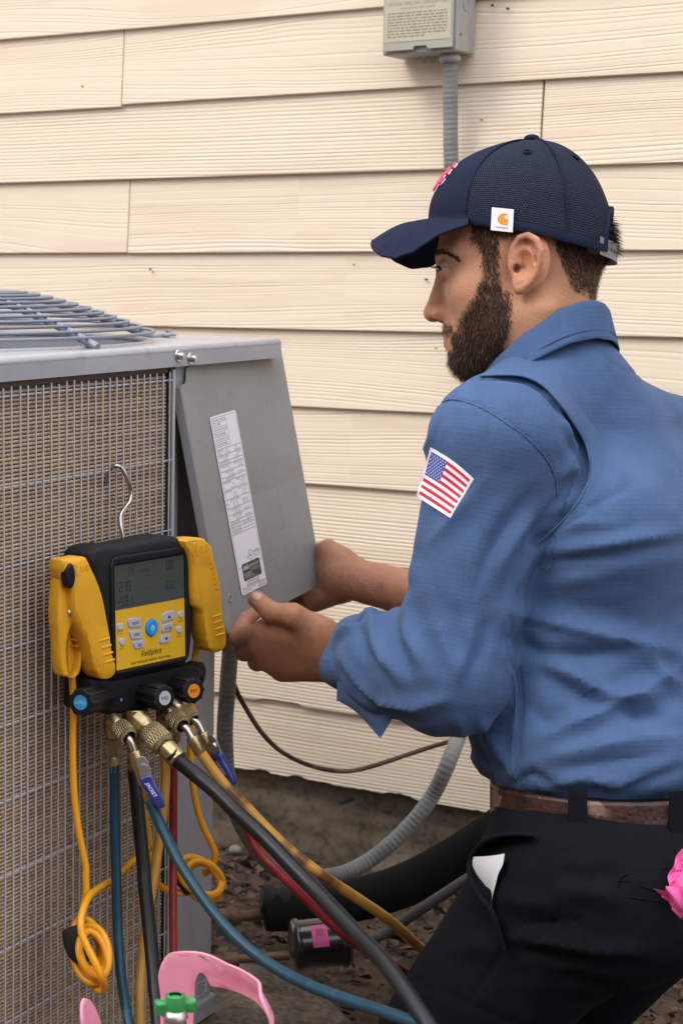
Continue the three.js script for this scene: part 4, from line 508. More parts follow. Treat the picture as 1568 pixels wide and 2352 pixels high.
// ---------------------------------------------------------------- pink refrigerant cylinder
{
  const d0 = 1.72, R = .0885; const tr = P(622, 2265, d0), c = P(406, 2265, d0); const YTOP = tr.y; const C = V(c.x, 0, c.z);
  const back = V(0, 0, -1).transformDirection(MW).setY(0).normalize(), right = V(1, 0, 0).transformDirection(MW).setY(0).normalize();
  const PINK = M([.72, .30, .40], .42, 0, { clearcoat: .2, clearcoatRoughness: .4, side: 2 });
  const cy = thing('refrigerant_cylinder', 'pink refrigerant cylinder with cut-out carrying collar and green valve handle', 'gas cylinder', V(C.x, 0, C.z));
  const bend = (g, curl) => { const p = g.attributes.position; for (let i = 0; i < p.count; i++) { const a = p.getX(i) / R, h = p.getY(i); const r = R + p.getZ(i) + curl(a, h); const q = C.clone().addScaledVector(back, Math.cos(a) * r).addScaledVector(right, Math.sin(a) * r); p.setXYZ(i, q.x, YTOP + h, q.z); } g.computeVertexNormals(); return g; };
  const sub = (pts) => { const o = []; for (let i = 0; i < pts.length; i++) { const a = pts[i], b = pts[(i + 1) % pts.length], n = Math.max(1, Math.ceil(Math.hypot(b[0] - a[0], b[1] - a[1]) / .004)); for (let k = 0; k < n; k++) o.push([mix(a[0], b[0], k / n), mix(a[1], b[1], k / n)]); } return o; };
  function sheet(outline, curl) { // fine grid clipped by an outline: thick sheet built from a subdivided strip
    const g = shapeGeo(sub(outline), .003, .0006, 1); let q = g; return bend(tess(q, .006), curl);
  }
  function tess(g, max) { // split long edges so that the sheet can bend
    g = g.index ? g.toNonIndexed() : g; let P0 = Array.from(g.attributes.position.array); for (let it = 0; it < 6; it++) { const o = []; let split = false; for (let i = 0; i < P0.length; i += 9) { const t = [[P0[i], P0[i + 1], P0[i + 2]], [P0[i + 3], P0[i + 4], P0[i + 5]], [P0[i + 6], P0[i + 7], P0[i + 8]]]; const L = [0, 1, 2].map(k => Math.hypot(...[0, 1, 2].map(m => t[k][m] - t[(k + 1) % 3][m]))); const k = L.indexOf(Math.max(...L)); if (L[k] > max) { split = true; const a = t[k], b = t[(k + 1) % 3], c2 = t[(k + 2) % 3], m = a.map((v, j) => (v + b[j]) / 2); o.push(...a, ...m, ...c2, ...m, ...b, ...c2); } else o.push(...t[0], ...t[1], ...t[2]); } P0 = o; if (!split) break; }
    const r = new THREE.BufferGeometry(); r.setAttribute('position', new THREE.Float32BufferAttribute(P0, 3)); return mergeVertices(r, 1e-6);
  }
  const A = a => a * R;
  const handle = smoothish([[A(-.02), -.10], [A(-.10), -.045], [A(-.12), -.022], [A(-.02), -.004], [A(.15), 0], [A(.7), 0], [A(1.2), .0], [A(1.62), .002], [A(1.75), -.004], [A(1.82), -.02], [A(1.86), -.055], [A(1.86), -.10], [A(1.72), -.10], [A(1.74), -.055], [A(1.68), -.044], [A(1.60), -.050], [A(1.53), -.044], [A(1.46), -.038], [A(1.1), -.032], [A(.62), -.031], [A(.46), -.031], [A(.40), -.022], [A(.34), -.020], [A(.29), -.028], [A(.28), -.05], [A(.28), -.08], [A(.40), -.094], [A(.6), -.10]]);
  function smoothish(p) { return smoothPoly(p, 4); }
  part(cy, 'collar_handle', toCreasedNormals(sheet(handle, (a, h) => -.012 * sst(-.030, .0, h) * sst(.3, .8, a) + .002), .8), PINK);
  part(cy, 'collar_handle', toCreasedNormals(sheet(smoothPoly([[A(-1.40), -.10], [A(-1.48), -.06], [A(-1.44), -.036], [A(-1.28), -.024], [A(-1.08), -.032], [A(-.90), -.062], [A(-.72), -.10]], 4), (a, h) => .006 * sst(-.06, .0, h)), .8), PINK);
  const base = new THREE.CylinderGeometry(R + .001, R + .004, .045, 72, 2, true); base.translate(C.x, YTOP - .118, C.z); part(cy, 'collar_base', base, PINK);
  const prof = [[.0001, -.105], [.04, -.107], [.085, -.122], [.113, -.15], [.121, -.19], [.121, -YTOP + .04], [.112, -YTOP + .012], [.09, -YTOP + .002], [.0001, -YTOP + .001]].map(([r, h]) => new THREE.Vector2(r, YTOP + h)); const bg = new THREE.LatheGeometry(prof, 48); bg.translate(C.x, 0, C.z); part(cy, 'tank', bg, PINK);
  // valve: stem and green T handle
  const s0 = P(402, 2352, 1.70), s1 = P(402, 2318, 1.70); s0.y = YTOP - .11; s0.x = s1.x; s0.z = s1.z;
  part(cy, 'valve_stem', lathe([[.012, 0], [.012, .35], [.0105, .4], [.0105, .9], [.012, .92], [.0098, 1], [.0001, 1]], s0, s1, 12), M([.5, .46, .44], .35, .9));
  const e0 = P(356, 2314, 1.70), e1 = P(450, 2307, 1.705); const X = e1.clone().sub(e0).normalize(), Y = V(0, 1, 0), Z = X.clone().cross(Y).normalize(); Y.copy(Z).cross(X); const hf = new Frame(e0.clone().add(e1).multiplyScalar(.5), X, Y, Z); const hl = e0.distanceTo(e1) / 2;
  const hs = smoothPoly([[-hl, -.0045], [-hl, .004], [-hl * .9, .0065], [-hl * .45, .0055], [-.007, .0085], [.007, .0085], [hl * .5, .006], [hl * .92, .0068], [hl, .003], [hl, -.004], [hl * .9, -.006], [hl * .4, -.006], [-hl * .4, -.0068], [-hl * .9, -.0068]], 4);
  const GREEN = M([.035, .27, .075], .4); const hg = shapeGeo(hs, .013, .0035, 4); hf.put(hg, 0, 0, .0065); const hh = part(cy, 'valve_handle', toCreasedNormals(hg, .8), GREEN, 'green plastic tee handle'); part(hh, 'handle_hub', lathe([[.0085, 0], [.0095, .1], [.0095, .95], [.006, 1]], s1.clone().add(V(0, -.002, 0)), s1.clone().add(V(0, .014, 0)), 20), GREEN);
}
// ---------------------------------------------------------------- the man: distance fields in eye axes, meshed and moved into the world
const smin = (a, b, k) => { const h = Math.max(k - Math.abs(a - b), 0) / k; return Math.min(a, b) - h * h * k * .25; };
const smax = (a, b, k) => -smin(-a, -b, k);
function cap(x, y, z, a, b, ra, rb) { const bx = b.x - a.x, by = b.y - a.y, bz = b.z - a.z, px = x - a.x, py = y - a.y, pz = z - a.z; const t = clamp((px * bx + py * by + pz * bz) / (bx * bx + by * by + bz * bz), 0, 1); return Math.hypot(px - bx * t, py - by * t, pz - bz * t) - (ra + (rb - ra) * t); }
const ell = (x, y, z, cx, cy, cz, rx, ry, rz) => { const a = (x - cx) / rx, b = (y - cy) / ry, c = (z - cz) / rz, k = Math.hypot(a, b, c), g = Math.hypot(a / rx, b / ry, c / rz); return g > 1e-9 ? k * (k - 1) / g : -Math.min(rx, ry, rz); };
function surfaceNet(f, lo, hi, h, keep) { // naive surface nets with block culling; returns indexed geometry
  const n = [0, 1, 2].map(i => Math.ceil((hi[i] - lo[i]) / h) + 1), [nx, ny, nz] = n, B = 6, val = new Float32Array(nx * ny * nz).fill(9);
  for (let k = 0; k < nz; k += B) for (let j = 0; j < ny; j += B) for (let i = 0; i < nx; i += B) {
    const c = f(lo[0] + (i + B / 2) * h, lo[1] + (j + B / 2) * h, lo[2] + (k + B / 2) * h); if (Math.abs(c) > B * h * 1.45 + .012) { if (c < 0) for (let kk = k; kk < Math.min(nz, k + B); kk++) for (let jj = j; jj < Math.min(ny, j + B); jj++) for (let ii = i; ii < Math.min(nx, i + B); ii++) val[ii + nx * (jj + ny * kk)] = -9; continue; }
    for (let kk = k; kk < Math.min(nz, k + B); kk++) for (let jj = j; jj < Math.min(ny, j + B); jj++) for (let ii = i; ii < Math.min(nx, i + B); ii++) val[ii + nx * (jj + ny * kk)] = f(lo[0] + ii * h, lo[1] + jj * h, lo[2] + kk * h);
  }
  const vid = new Int32Array(nx * ny * nz).fill(-1), pos = [], idx = []; const off = [0, 1, nx, nx + 1, nx * ny, nx * ny + 1, nx * ny + nx, nx * ny + nx + 1];
  for (let k = 0; k < nz - 1; k++) for (let j = 0; j < ny - 1; j++) for (let i = 0; i < nx - 1; i++) {
    const b = i + nx * (j + ny * k); let m = 0; for (let q = 0; q < 8; q++) if (val[b + off[q]] < 0) m |= 1 << q; if (m === 0 || m === 255) continue;
    let sx = 0, sy = 0, sz = 0, c = 0; for (const [p, q] of EDG) { const a = val[b + off[p]], d = val[b + off[q]]; if ((a < 0) === (d < 0)) continue; const t = a / (a - d); sx += mix(p & 1, q & 1, t); sy += mix((p >> 1) & 1, (q >> 1) & 1, t); sz += mix(p >> 2, q >> 2, t); c++; }
    vid[b] = pos.length / 3; pos.push(lo[0] + (i + sx / c) * h, lo[1] + (j + sy / c) * h, lo[2] + (k + sz / c) * h);
  }
  const quad = (a, b, c, d, flip) => { if (a < 0 || b < 0 || c < 0 || d < 0) return; flip ? idx.push(a, c, b, a, d, c) : idx.push(a, b, c, a, c, d); };
  for (let k = 1; k < nz - 1; k++) for (let j = 1; j < ny - 1; j++) for (let i = 1; i < nx - 1; i++) {
    const b = i + nx * (j + ny * k), v = val[b] < 0; const X = nx, XY = nx * ny;
    if (v !== val[b + 1] < 0) quad(vid[b - X - XY], vid[b - XY], vid[b], vid[b - X], !v);
    if (v !== val[b + X] < 0) quad(vid[b - 1 - XY], vid[b - 1], vid[b], vid[b - XY], !v);
    if (v !== val[b + XY] < 0) quad(vid[b - 1 - X], vid[b - X], vid[b], vid[b - 1], !v);
  }
  const e = h * .3; for (let it = 0; it < 2; it++) for (let p = 0; p < pos.length; p += 3) { const [x, y, z] = [pos[p], pos[p + 1], pos[p + 2]]; const d = f(x, y, z), g = grad(f, x, y, z, e), l = g.length() || 1; const s = clamp(d / l, -h, h) / l; pos[p] -= g.x * s; pos[p + 1] -= g.y * s; pos[p + 2] -= g.z * s; }
  const g = new THREE.BufferGeometry(); g.setAttribute('position', new THREE.Float32BufferAttribute(pos, 3)); g.setIndex(idx); g.computeVertexNormals(); return g;
}
const EDG = []; for (let p = 0; p < 8; p++) for (const b of [1, 2, 4]) if (!(p & b)) EDG.push([p, p | b]);
function grad(f, x, y, z, e) { return V((f(x + e, y, z) - f(x - e, y, z)) / (2 * e), (f(x, y + e, z) - f(x, y - e, z)) / (2 * e), (f(x, y, z + e) - f(x, y, z - e)) / (2 * e)); }
function hit(f, px, py, d0, d1) { // first crossing of a field along a photograph ray, eye axes
  const r = K(px, py, 1); let d = d0; for (let i = 0; i < 400 && d < d1; i++) { const v = f(r.x * d, r.y * d, r.z * d); if (v < .0004) break; d += Math.max(.0006, v * .55); } return r.multiplyScalar(d);
}
const world = g => g.applyMatrix4(MW);
const UP = V(0, Math.cos(.1264), -Math.sin(.1264)).normalize(); // true vertical in eye axes (camera pitched down)
UP.set(0, 1, 0).transformDirection(MW.clone().invert());

// ---- joints (photograph pixel, depth)
const FAC = V(-.631, 0, -.774), RGT = V(.774, 0, -.631);         // torso facing and its right hand side
const SL = K(1136, 1030, 1.985), SR = SL.clone().addScaledVector(RGT, .365).add(V(0, -.022, 0)), EL = K(1030, 1552, 1.985), WL = K(772, 1497, 2.195 * PS);
const ER = V(.68, -.17, -2.41), WR = K(792, 1322, 2.45 * PS), NK = K(1258, 838, 2.07), WAI = V(.648, -.302, -2.055), CHE = SL.clone().add(SR).multiplyScalar(.5).add(V(.012, -.10, -.0)), PEL = V(.655, -.400, -2.04);
const HIPL = PEL.clone().addScaledVector(RGT, -.085).add(V(0, -.01, 0)), HIPR = PEL.clone().addScaledVector(RGT, .085).add(V(0, -.01, 0)), KL = K(918, 2540, 2.13), KR = V(.55, -.75, -2.33), AL = K(1600, 2730, 1.90), AR = V(.85, -.80, -2.05);
const man = thing('person', 'person in blue work shirt, dark trousers and navy cap kneeling to hold the access panel', 'person', P(1300, 2600, 2.05).setY(0));

// ---- head field; head axes: a forward, u up, l to the near side
const HO = K(1190, 612, 2.08), th = .257 + .065, HF = V(-Math.cos(th), 0, -Math.sin(th)), HLt = V(-Math.sin(th), 0, Math.cos(th)), HU = V(0, 1, 0);
const toHead = (x, y, z) => { const dx = x - HO.x, dy = y - HO.y, dz = z - HO.z; return [dx * HF.x + dz * HF.z, dy, dx * HLt.x + dz * HLt.z]; };
const fromHead = (a, u, l) => V(HO.x + HF.x * a + HLt.x * l, HO.y + u, HO.z + HF.z * a + HLt.z * l);
function ha(px, py, l) { const r = K(px, py, 1); const t = (HO.dot(HLt) + l) / r.dot(HLt); const q = r.multiplyScalar(t).sub(HO); return V(q.dot(HF), q.y, l); }
const earPts = [[1192, 606, .076], [1184, 588, .0765], [1180, 566, .078], [1190, 547, .081], [1211, 540, .086], [1231, 551, .0905], [1241, 576, .0915], [1239, 603, .089], [1230, 631, .085], [1214, 650, .081], [1200, 662, .0785], [1191, 664, .0765]].map(p => ha(...p));
const anti = [[1196, 645, .078], [1215, 632, .0815], [1223, 610, .084], [1221, 588, .084], [1210, 570, .082]].map(p => ha(...p)), lobe = ha(1194, 655, .0765), trag = ha(1180, 612, .0735), conch = ha(1201, 607, .0775), canal = ha(1187, 617, .076), earC = ha(1213, 596, .0765), fossa = ha(1205, 562, .081);
const eyeN = ha(1026, 621, .0315);
function headF(x, y, z, noEar) {
  const [a, u, l] = toHead(x, y, z), al = Math.abs(l);
  let d = ell(a, u, l, -.006, .036, 0, .0935, .084, .0725);
  d = smin(d, ell(a, u, l, .034, -.036, 0, .047, .080, .060), .03);
  d = smin(d, cap(a, u, al, V3(-.010, -.060, .045), V3(.040, -.092, .016), .021, .019), .03);
  d = smin(d, ell(a, u, l, .047, -.098, 0, .022, .020, .022), .02);
  d = smin(d, ell(a, u, al, .051, -.030, .037, .021, .018, .019), .022);                    // cheekbone
  d = smin(d, cap(a, u, al, V3(.0775, .010, .010), V3(.060, .012, .046), .0115, .0105), .016); // brow
  d = smin(d, ell(a, u, l, .054, -.074, 0, .0255, .026, .030), .02);                          // muzzle
  d = smax(d, -ell(a, u, al, eyeN.x + .019, eyeN.y - .001, .031, .0155, .0105, .0185), .014);   // socket
  d = smin(d, cap(a, u, l, V3(.0825, -.006, 0), V3(.0945, -.047, 0), .0074, .0096), .012);      // nose
  d = smin(d, ell(a, u, l, .0950, -.0505, 0, .0088, .0080, .0085), .008);
  d = smin(d, ell(a, u, al, .0830, -.0520, .0120, .0112, .0088, .0074), .005);
  d = smax(d, -ell(a, u, al, .0872, -.0600, .0068, .0062, .0036, .0034), .003);               // nostril
  const e = Math.hypot(a - eyeN.x, u - eyeN.y, al - eyeN.z) ;
  const lid = Math.max(e - .0136, -((e - .0118)), -Math.max(.0009 - 0, .0048 - Math.abs(u - (eyeN.y + .0002)) * 1 - .0) * (a > eyeN.x ? 1 : 0) ); // lids leave a slit
  const slit = Math.abs(u - (eyeN.y + .0004)) - .0030 * sst(.017, .006, Math.abs(al - eyeN.z));
  d = smin(d, Math.max(e - .0134, -slit), .0028);
  d = smin(d, cap(a, u, al, V3(.0785, -.0735, .001), V3(.066, -.0785, .0225), .0052, .0030), .004); // lips
  d = smin(d, cap(a, u, al, V3(.0765, -.0858, .001), V3(.065, -.0805, .0205), .0060, .0030), .004);
  d = smax(d, -cap(a, u, al, V3(.0825, -.0798, 0), V3(.067, -.0797, .021), .0010, .0006), .0015);
  d = smax(d, -cap(a, u, al, V3(.088, -.058, .0205), V3(.073, -.072, .0300), .0022, .0016), .008);  // cheek fold
  // neck
  d = smin(d, cap(a, u, l, V3(-.030, -.035, 0), V3(-.048, -.165, -.004), .0505, .052), .03);
  d = smin(d, cap(a, u, al, V3(-.030, -.055, .058), V3(.004, -.150, .028), .012, .012), .022);       // neck cord
  if (noEar || l < .045 && l > -.045) return d;
  const E = al > .05 ? 1 : 0; if (!E) return d;
  let q = 9; for (let i = 0; i < earPts.length - 1; i++) q = Math.min(q, cap(a, u, al, earPts[i], earPts[i + 1], .0036 + .0008 * (i > 8), .0036 + .0008 * (i > 7)));
  let pl = ell(a, u, al, earC.x, earC.y, earC.z - .002, .0225, .0330, .0062); pl = smin(pl, ell(a, u, al, lobe.x, lobe.y, lobe.z, .0085, .0105, .0046), .006);
  let an = 9; for (let i = 0; i < anti.length - 1; i++) an = Math.min(an, cap(a, u, al, anti[i], anti[i + 1], .0034, .0030));
  pl = smin(pl, an, .004); pl = smax(pl, -ell(a, u, al, conch.x, conch.y, conch.z + .006, .0095, .0150, .0095), .004); pl = smax(pl, -ell(a, u, al, fossa.x, fossa.y, fossa.z + .005, .0085, .0075, .0050), .003);
  q = smin(q, pl, .0035); q = smin(q, ell(a, u, al, trag.x, trag.y, trag.z, .0050, .0075, .0048), .004);
  d = smin(d, q, .005); d = smax(d, -ell(a, u, al, canal.x + .001, canal.y, canal.z - .004, .0036, .0050, .012), .003);
  return d;
}
function V3(x, y, z) { return { x, y, z }; }
// constant points above are rebuilt on every call; keep them cheap by caching
// ---- shirt field
const SHK = [[SL, EL, .067, .060], [EL, K(905, 1520, 2.07), .060, .056], [K(905, 1520, 2.07), K(852, 1510, 2.13), .056, .052]];
const SRK = [[SR, ER, .068, .058], [ER, K(985, 1408, 2.42), .056, .050]];
function torso(x, y, z, grow = 0) { // elliptical column through waist, chest and shoulders
  const t = clamp((y - WAI.y) / (CHE.y - WAI.y), -.6, 1.9); const cx = mix(WAI.x, CHE.x, t), cz = mix(WAI.z, CHE.z, t); const dx = x - cx, dz = z - cz; const f = dx * FAC.x + dz * FAC.z, s = dx * RGT.x + dz * RGT.z;
  let af = mix(.128, .120, clamp(t, 0, 1)), bs = mix(.160, .178, clamp(t, 0, 1)); if (t > 1) { const q = clamp((t - 1) / .55, 0, 1); af = mix(.120, .075, q * q); bs = mix(.178, .150, q); }
  const bl = Math.exp(-(((y - WAI.y - .035) / .04) ** 2)); af += .016 * bl; bs += .014 * bl; if (y < WAI.y + .01) { const q = sst(WAI.y + .01, WAI.y - .03, y); af -= .022 * q; bs -= .02 * q; }
  const k = Math.hypot(f / (af + grow), s / (bs + grow)); const g = Math.hypot(f / (af + grow) ** 2, s / (bs + grow) ** 2); let d = g > 1e-6 ? k * (k - 1) / g : -.1;
  d = smax(d, y - (CHE.y + .165), .05); return smax(d, WAI.y - .035 - y, .012);
}
const TR1 = [NK.clone().add(V(0, -.02, 0)), SL.clone().add(V(.01, .005, 0))], TR2 = [NK.clone().add(V(0.01, -.02, 0)), SR.clone().add(V(-.01, 0, 0))], SPN = [NK.clone().add(V(.012, -.03, 0)), CHE.clone().addScaledVector(FAC, -.045)], SCA = CHE.clone().addScaledVector(FAC, -.055).addScaledVector(RGT, -.095).add(V(0, .015, 0)), SCB = CHE.clone().addScaledVector(FAC, -.055).addScaledVector(RGT, .095).add(V(0, .015, 0));
function shirtBase(x, y, z) {
  let d = torso(x, y, z);
  d = smin(d, cap(x, y, z, TR1[0], TR1[1], .057, .060), .05); d = smin(d, cap(x, y, z, TR2[0], TR2[1], .054, .060), .05); d = smin(d, cap(x, y, z, SPN[0], SPN[1], .058, .085), .05);
  d = smin(d, Math.hypot(x - SCA.x, y - SCA.y, z - SCA.z) - .085, .04); d = smin(d, Math.hypot(x - SCB.x, y - SCB.y, z - SCB.z) - .085, .04);
  let a = cap(x, y, z, ...SHK[0]); a = smin(a, cap(x, y, z, ...SHK[1]), .03); a = smin(a, cap(x, y, z, ...SHK[2]), .02);
  const k = .008 + .05 * sst(SL.y - .13, SL.y + .03, y); d = smin(d, a, k);
  let b = cap(x, y, z, ...SRK[0]); b = smin(b, cap(x, y, z, ...SRK[1]), .03); d = smin(d, b, .008 + .05 * sst(SR.y - .13, SR.y + .03, y));
  return d;
}
const cuffL = SHK[2][1], cuffDL = WL.clone().sub(EL).normalize(), cuffR = SRK[1][1], cuffDR = WR.clone().sub(ER).normalize();
const nkN = V(0, 1, 0).addScaledVector(FAC, .45).normalize(); // collar opening plane
const COL = K(1254, 822, 2.068);
function shirtF(x, y, z) {
  let d = shirtBase(x, y, z);
  // open the cuffs and the neck
  const cl = (x - cuffL.x) * cuffDL.x + (y - cuffL.y) * cuffDL.y + (z - cuffL.z) * cuffDL.z; if (Math.hypot(x - cuffL.x, y - cuffL.y, z - cuffL.z) < .16) { d = smax(d, cl - .018, .006); d = smax(d, -cap(x, y, z, K(925, 1522, 2.05), K(800, 1500, 2.2), .040, .045), .006); }
  const cr = (x - cuffR.x) * cuffDR.x + (y - cuffR.y) * cuffDR.y + (z - cuffR.z) * cuffDR.z; if (Math.hypot(x - cuffR.x, y - cuffR.y, z - cuffR.z) < .14) d = smax(d, cr - .012, .006);
  const n = (x - COL.x) * nkN.x + (y - COL.y) * nkN.y + (z - COL.z) * nkN.z; d = smax(d, n - .004, .012);
  return d;
}
// ---- trousers field
function pantsF(x, y, z) {
  const f = (x - PEL.x) * FAC.x + (z - PEL.z) * FAC.z, s = (x - PEL.x) * RGT.x + (z - PEL.z) * RGT.z, dy = y - PEL.y;
  let d = ell(f, dy, s, -.012, .0, 0, .135, .115, .168);
  const kx = Math.hypot((f + .0) / .122, s / .152); const wb = smax((kx - 1) * .125, Math.abs(dy - .02) - .060, .01); d = smin(d, wb, .03);
  d = smin(d, ell(f, dy, s, -.055, -.028, -.07, .088, .082, .086), .04); d = smin(d, ell(f, dy, s, -.055, -.028, .07, .088, .082, .086), .04);
  d = smin(d, cap(x, y, z, HIPL, KL, .098, .071), .045); d = smin(d, cap(x, y, z, HIPR, KR, .100, .066), .03);
  d = smin(d, cap(x, y, z, KL, AL, .064, .048), .012); d = smin(d, cap(x, y, z, KR, AR, .064, .048), .012);
  return d;
}
// ---- hands: palm and five fingers each, built from tapered bones
const kk = a => a.map(p => K(...p)), KH = (x, y, d) => K(x, y, d * PS), kh = a => a.map(p => KH(...p));
const HANDL = { w: [KH(790, 1503, 2.18), WL], mc: [[KH(735, 1452, 2.175), KH(606, 1452, 2.212)], [KH(740, 1480, 2.185), KH(598, 1483, 2.222)], [KH(745, 1510, 2.19), KH(612, 1515, 2.230)], [KH(750, 1530, 2.195), KH(648, 1540, 2.232)]],
  f: [[kh([[606, 1452, 2.212], [548, 1462, 2.250], [556, 1428, 2.283], [590, 1405, 2.296]]), .0118], [kh([[598, 1483, 2.222], [560, 1496, 2.268], [586, 1452, 2.302], [622, 1424, 2.314]]), .0118], [kh([[612, 1515, 2.230], [590, 1520, 2.280], [622, 1468, 2.320], [656, 1438, 2.330]]), .0112], [kh([[648, 1540, 2.232], [632, 1532, 2.275], [660, 1478, 2.322], [690, 1446, 2.335]]), .0098]],
  t: [kh([[742, 1458, 2.178], [672, 1414, 2.172], [622, 1406, 2.190], [588, 1376, 2.213]]), .0135] };
const HANDR = { w: [KH(830, 1335, 2.43), WR], mc: [[KH(775, 1290, 2.462), KH(722, 1290, 2.505)], [KH(775, 1310, 2.465), KH(716, 1320, 2.515)], [KH(775, 1335, 2.465), KH(715, 1352, 2.515)], [KH(778, 1355, 2.462), KH(724, 1382, 2.508)]],
  f: [[kh([[722, 1290, 2.505], [690, 1280, 2.515], [672, 1275, 2.512], [655, 1272, 2.508]]), .0110], [kh([[716, 1320, 2.515], [680, 1316, 2.525], [660, 1312, 2.522], [640, 1308, 2.515]]), .0112], [kh([[715, 1352, 2.515], [684, 1360, 2.528], [664, 1352, 2.526], [646, 1344, 2.518]]), .0106], [kh([[724, 1382, 2.508], [700, 1392, 2.528], [680, 1384, 2.528], [664, 1372, 2.518]]), .0096]],
  t: [kh([[782, 1285, 2.452], [752, 1262, 2.468], [730, 1266, 2.490], [712, 1272, 2.494]]), .0122] };
function handF(Hd, x, y, z) {
  let d = cap(x, y, z, Hd.w[0], Hd.w[1], .0285, .0265);
  for (const [a, b] of Hd.mc) d = smin(d, cap(x, y, z, a, b, .0185, .0145), .016);
  d = smin(d, cap(x, y, z, Hd.w[1], Hd.mc[1][0], .0265, .021), .018);
  for (const [p, r] of Hd.f) { let q = 9; for (let i = 0; i < 3; i++) q = smin(q, cap(x, y, z, p[i], p[i + 1], r * [1.12, .98, .88][i], r * [.98, .88, .76][i]), .003); for (let i = 1; i < 3; i++) q = smin(q, Math.hypot(x - p[i].x, y - p[i].y, z - p[i].z) - r * 1.06 * (i > 1 ? .92 : 1), .003); d = smin(d, q, .004); }
  { const [p, r] = Hd.t; let q = cap(x, y, z, p[0], p[1], r * 1.35, r * 1.12); q = smin(q, cap(x, y, z, p[1], p[2], r * 1.02, r * .93), .005); q = smin(q, cap(x, y, z, p[2], p[3], r * .95, r * .80), .003); d = smin(d, q, .010); }
  return d;
}
// ---- skin: head, neck, trunk and arms in one body mesh
{
  const lo = [HO.x - .16, HO.y - .20, HO.z - .16], hi = [HO.x + .19, HO.y + .15, HO.z + .17];
  const head = surfaceNet((x, y, z) => headF(x, y, z), lo, hi, .0021);
  const bb = (pts, m) => [0, 1, 2].map(i => Math.min(...pts.map(p => p.getComponent(i))) - m).concat([0, 1, 2].map(i => Math.max(...pts.map(p => p.getComponent(i))) + m));
  const hand = (Hd, el) => { const b = bb([Hd.w[0], Hd.w[1], ...Hd.f.flatMap(q => q[0]), ...Hd.t[0]], .034); return surfaceNet((x, y, z) => handF(Hd, x, y, z), b.slice(0, 3), b.slice(3), .0026); };
  const hl = hand(HANDL), hr = hand(HANDR);
  const trunk = (x, y, z) => { let d = torso(x, y, z, -.03); d = smin(d, cap(x, y, z, NK, CHE, .05, .08), .04); d = smin(d, cap(x, y, z, SL, EL, .045, .038), .03); d = smin(d, cap(x, y, z, SR, ER, .045, .038), .03); d = smin(d, cap(x, y, z, EL, HANDL.w[0], .038, .0285), .015); d = smin(d, cap(x, y, z, ER, HANDR.w[0], .038, .0290), .015); d = smin(d, cap(x, y, z, HIPL, KL, .06, .045), .03); d = smin(d, cap(x, y, z, HIPR, KR, .06, .045), .03); d = smin(d, cap(x, y, z, KL, AL, .045, .03), .01); d = smin(d, cap(x, y, z, KR, AR, .045, .03), .01); return smin(d, ell(x, y, z, PEL.x, PEL.y, PEL.z, .10, .09, .10), .05); };
  const b = bb([SL, SR, ER, EL, WL, WR, KL, AL, AR, KR, NK], .1); const tr = surfaceNet(trunk, b.slice(0, 3), b.slice(3), .010);
  // vertex colours: skin tones, lips, stubble colour of cropped hair
  const tint = (g, fn) => { const p = g.attributes.position, c = new Float32Array(p.count * 3); for (let i = 0; i < p.count; i++) { const q = fn(p.getX(i), p.getY(i), p.getZ(i)); c.set(q, i * 3); } g.setAttribute('color', new THREE.BufferAttribute(c, 3)); return g; };
  const base = [.55, .278, .162];
  const skin = (x, y, z) => { const n = fbm(x * 90, y * 90, z * 90, 3), m = fbm(x * 22, y * 22, z * 22 + 4, 2), fr = sst(.52, .68, noise(x * 330, y * 330, z * 330)); const k = 1 + .07 * n + .08 * m - .12 * fr; return [base[0] * k, base[1] * k * (1 - .06 * m), base[2] * k * (1 - .08 * m)]; };
  const handTone = (x, y, z) => { const c = skin(x, y, z), n = fbm(x * 150, y * 150, z * 150 + 9, 3); return [c[0] * (.78 + .12 * n), c[1] * (.73 + .12 * n), c[2] * (.74 + .12 * n)]; };
  tint(head, (x, y, z) => {
    const [a, u, l] = toHead(x, y, z), al = Math.abs(l); let c = skin(x, y, z);
    const red = Math.exp(-(((a - .098) / .012) ** 2) - (((u + .05) / .014) ** 2)) * .5 + (al > .074 && a < .01 ? .45 : 0) + .25 * Math.exp(-(((a - .06) / .02) ** 2) - ((u + .04) / .02) ** 2); c = [c[0] * (1 + .06 * red), c[1] * (1 - .12 * red), c[2] * (1 - .08 * red)];
    const lipU = Math.exp(-(((u + .0745 + .18 * al) / .0042) ** 2)) * sst(.060, .068, a) * (al < .0235 ? 1 : 0), lipL = Math.exp(-(((u + .0860 - .2 * al) / .0052) ** 2)) * sst(.058, .066, a) * (al < .0215 ? 1 : 0), lp = Math.min(1, lipU + lipL); c = [mix(c[0], .42, lp), mix(c[1], .145, lp), mix(c[2], .12, lp)];
    const sh = hairMask(a, u, al); c = [mix(c[0], .12, sh * .66), mix(c[1], .072, sh * .66), mix(c[2], .05, sh * .66)];
    return c;
  });
  tint(hl, handTone); tint(hr, handTone); tint(tr, (x, y, z) => handTone(x, y, z));
  const fixC = g => { const n = g.attributes.position.count; g.setAttribute('uv', new THREE.BufferAttribute(new Float32Array(n * 2), 2)); const p = g.attributes.position, u = g.attributes.uv; for (let i = 0; i < n; i++) u.setXY(i, (p.getX(i) + p.getZ(i) * .7) * 9, p.getY(i) * 9); return g; };
  const pore = dataTex(512, 512, (u, v) => .5 + .35 * fbm(u * 70, v * 70, 3, 3) + .25 * noise(u * 190, v * 190, 6));
  const body = mergeGeometries([head, hl, hr, tr].map(fixC)); world(body);
  part(man, 'body', body, M([1, 1, 1], .52, 0, { vertexColors: true, bumpMap: pore, bumpScale: .0006, specularIntensity: .45, sheen: .15, sheenRoughness: .5, sheenColor: new THREE.Color(1, .6, .5) }));
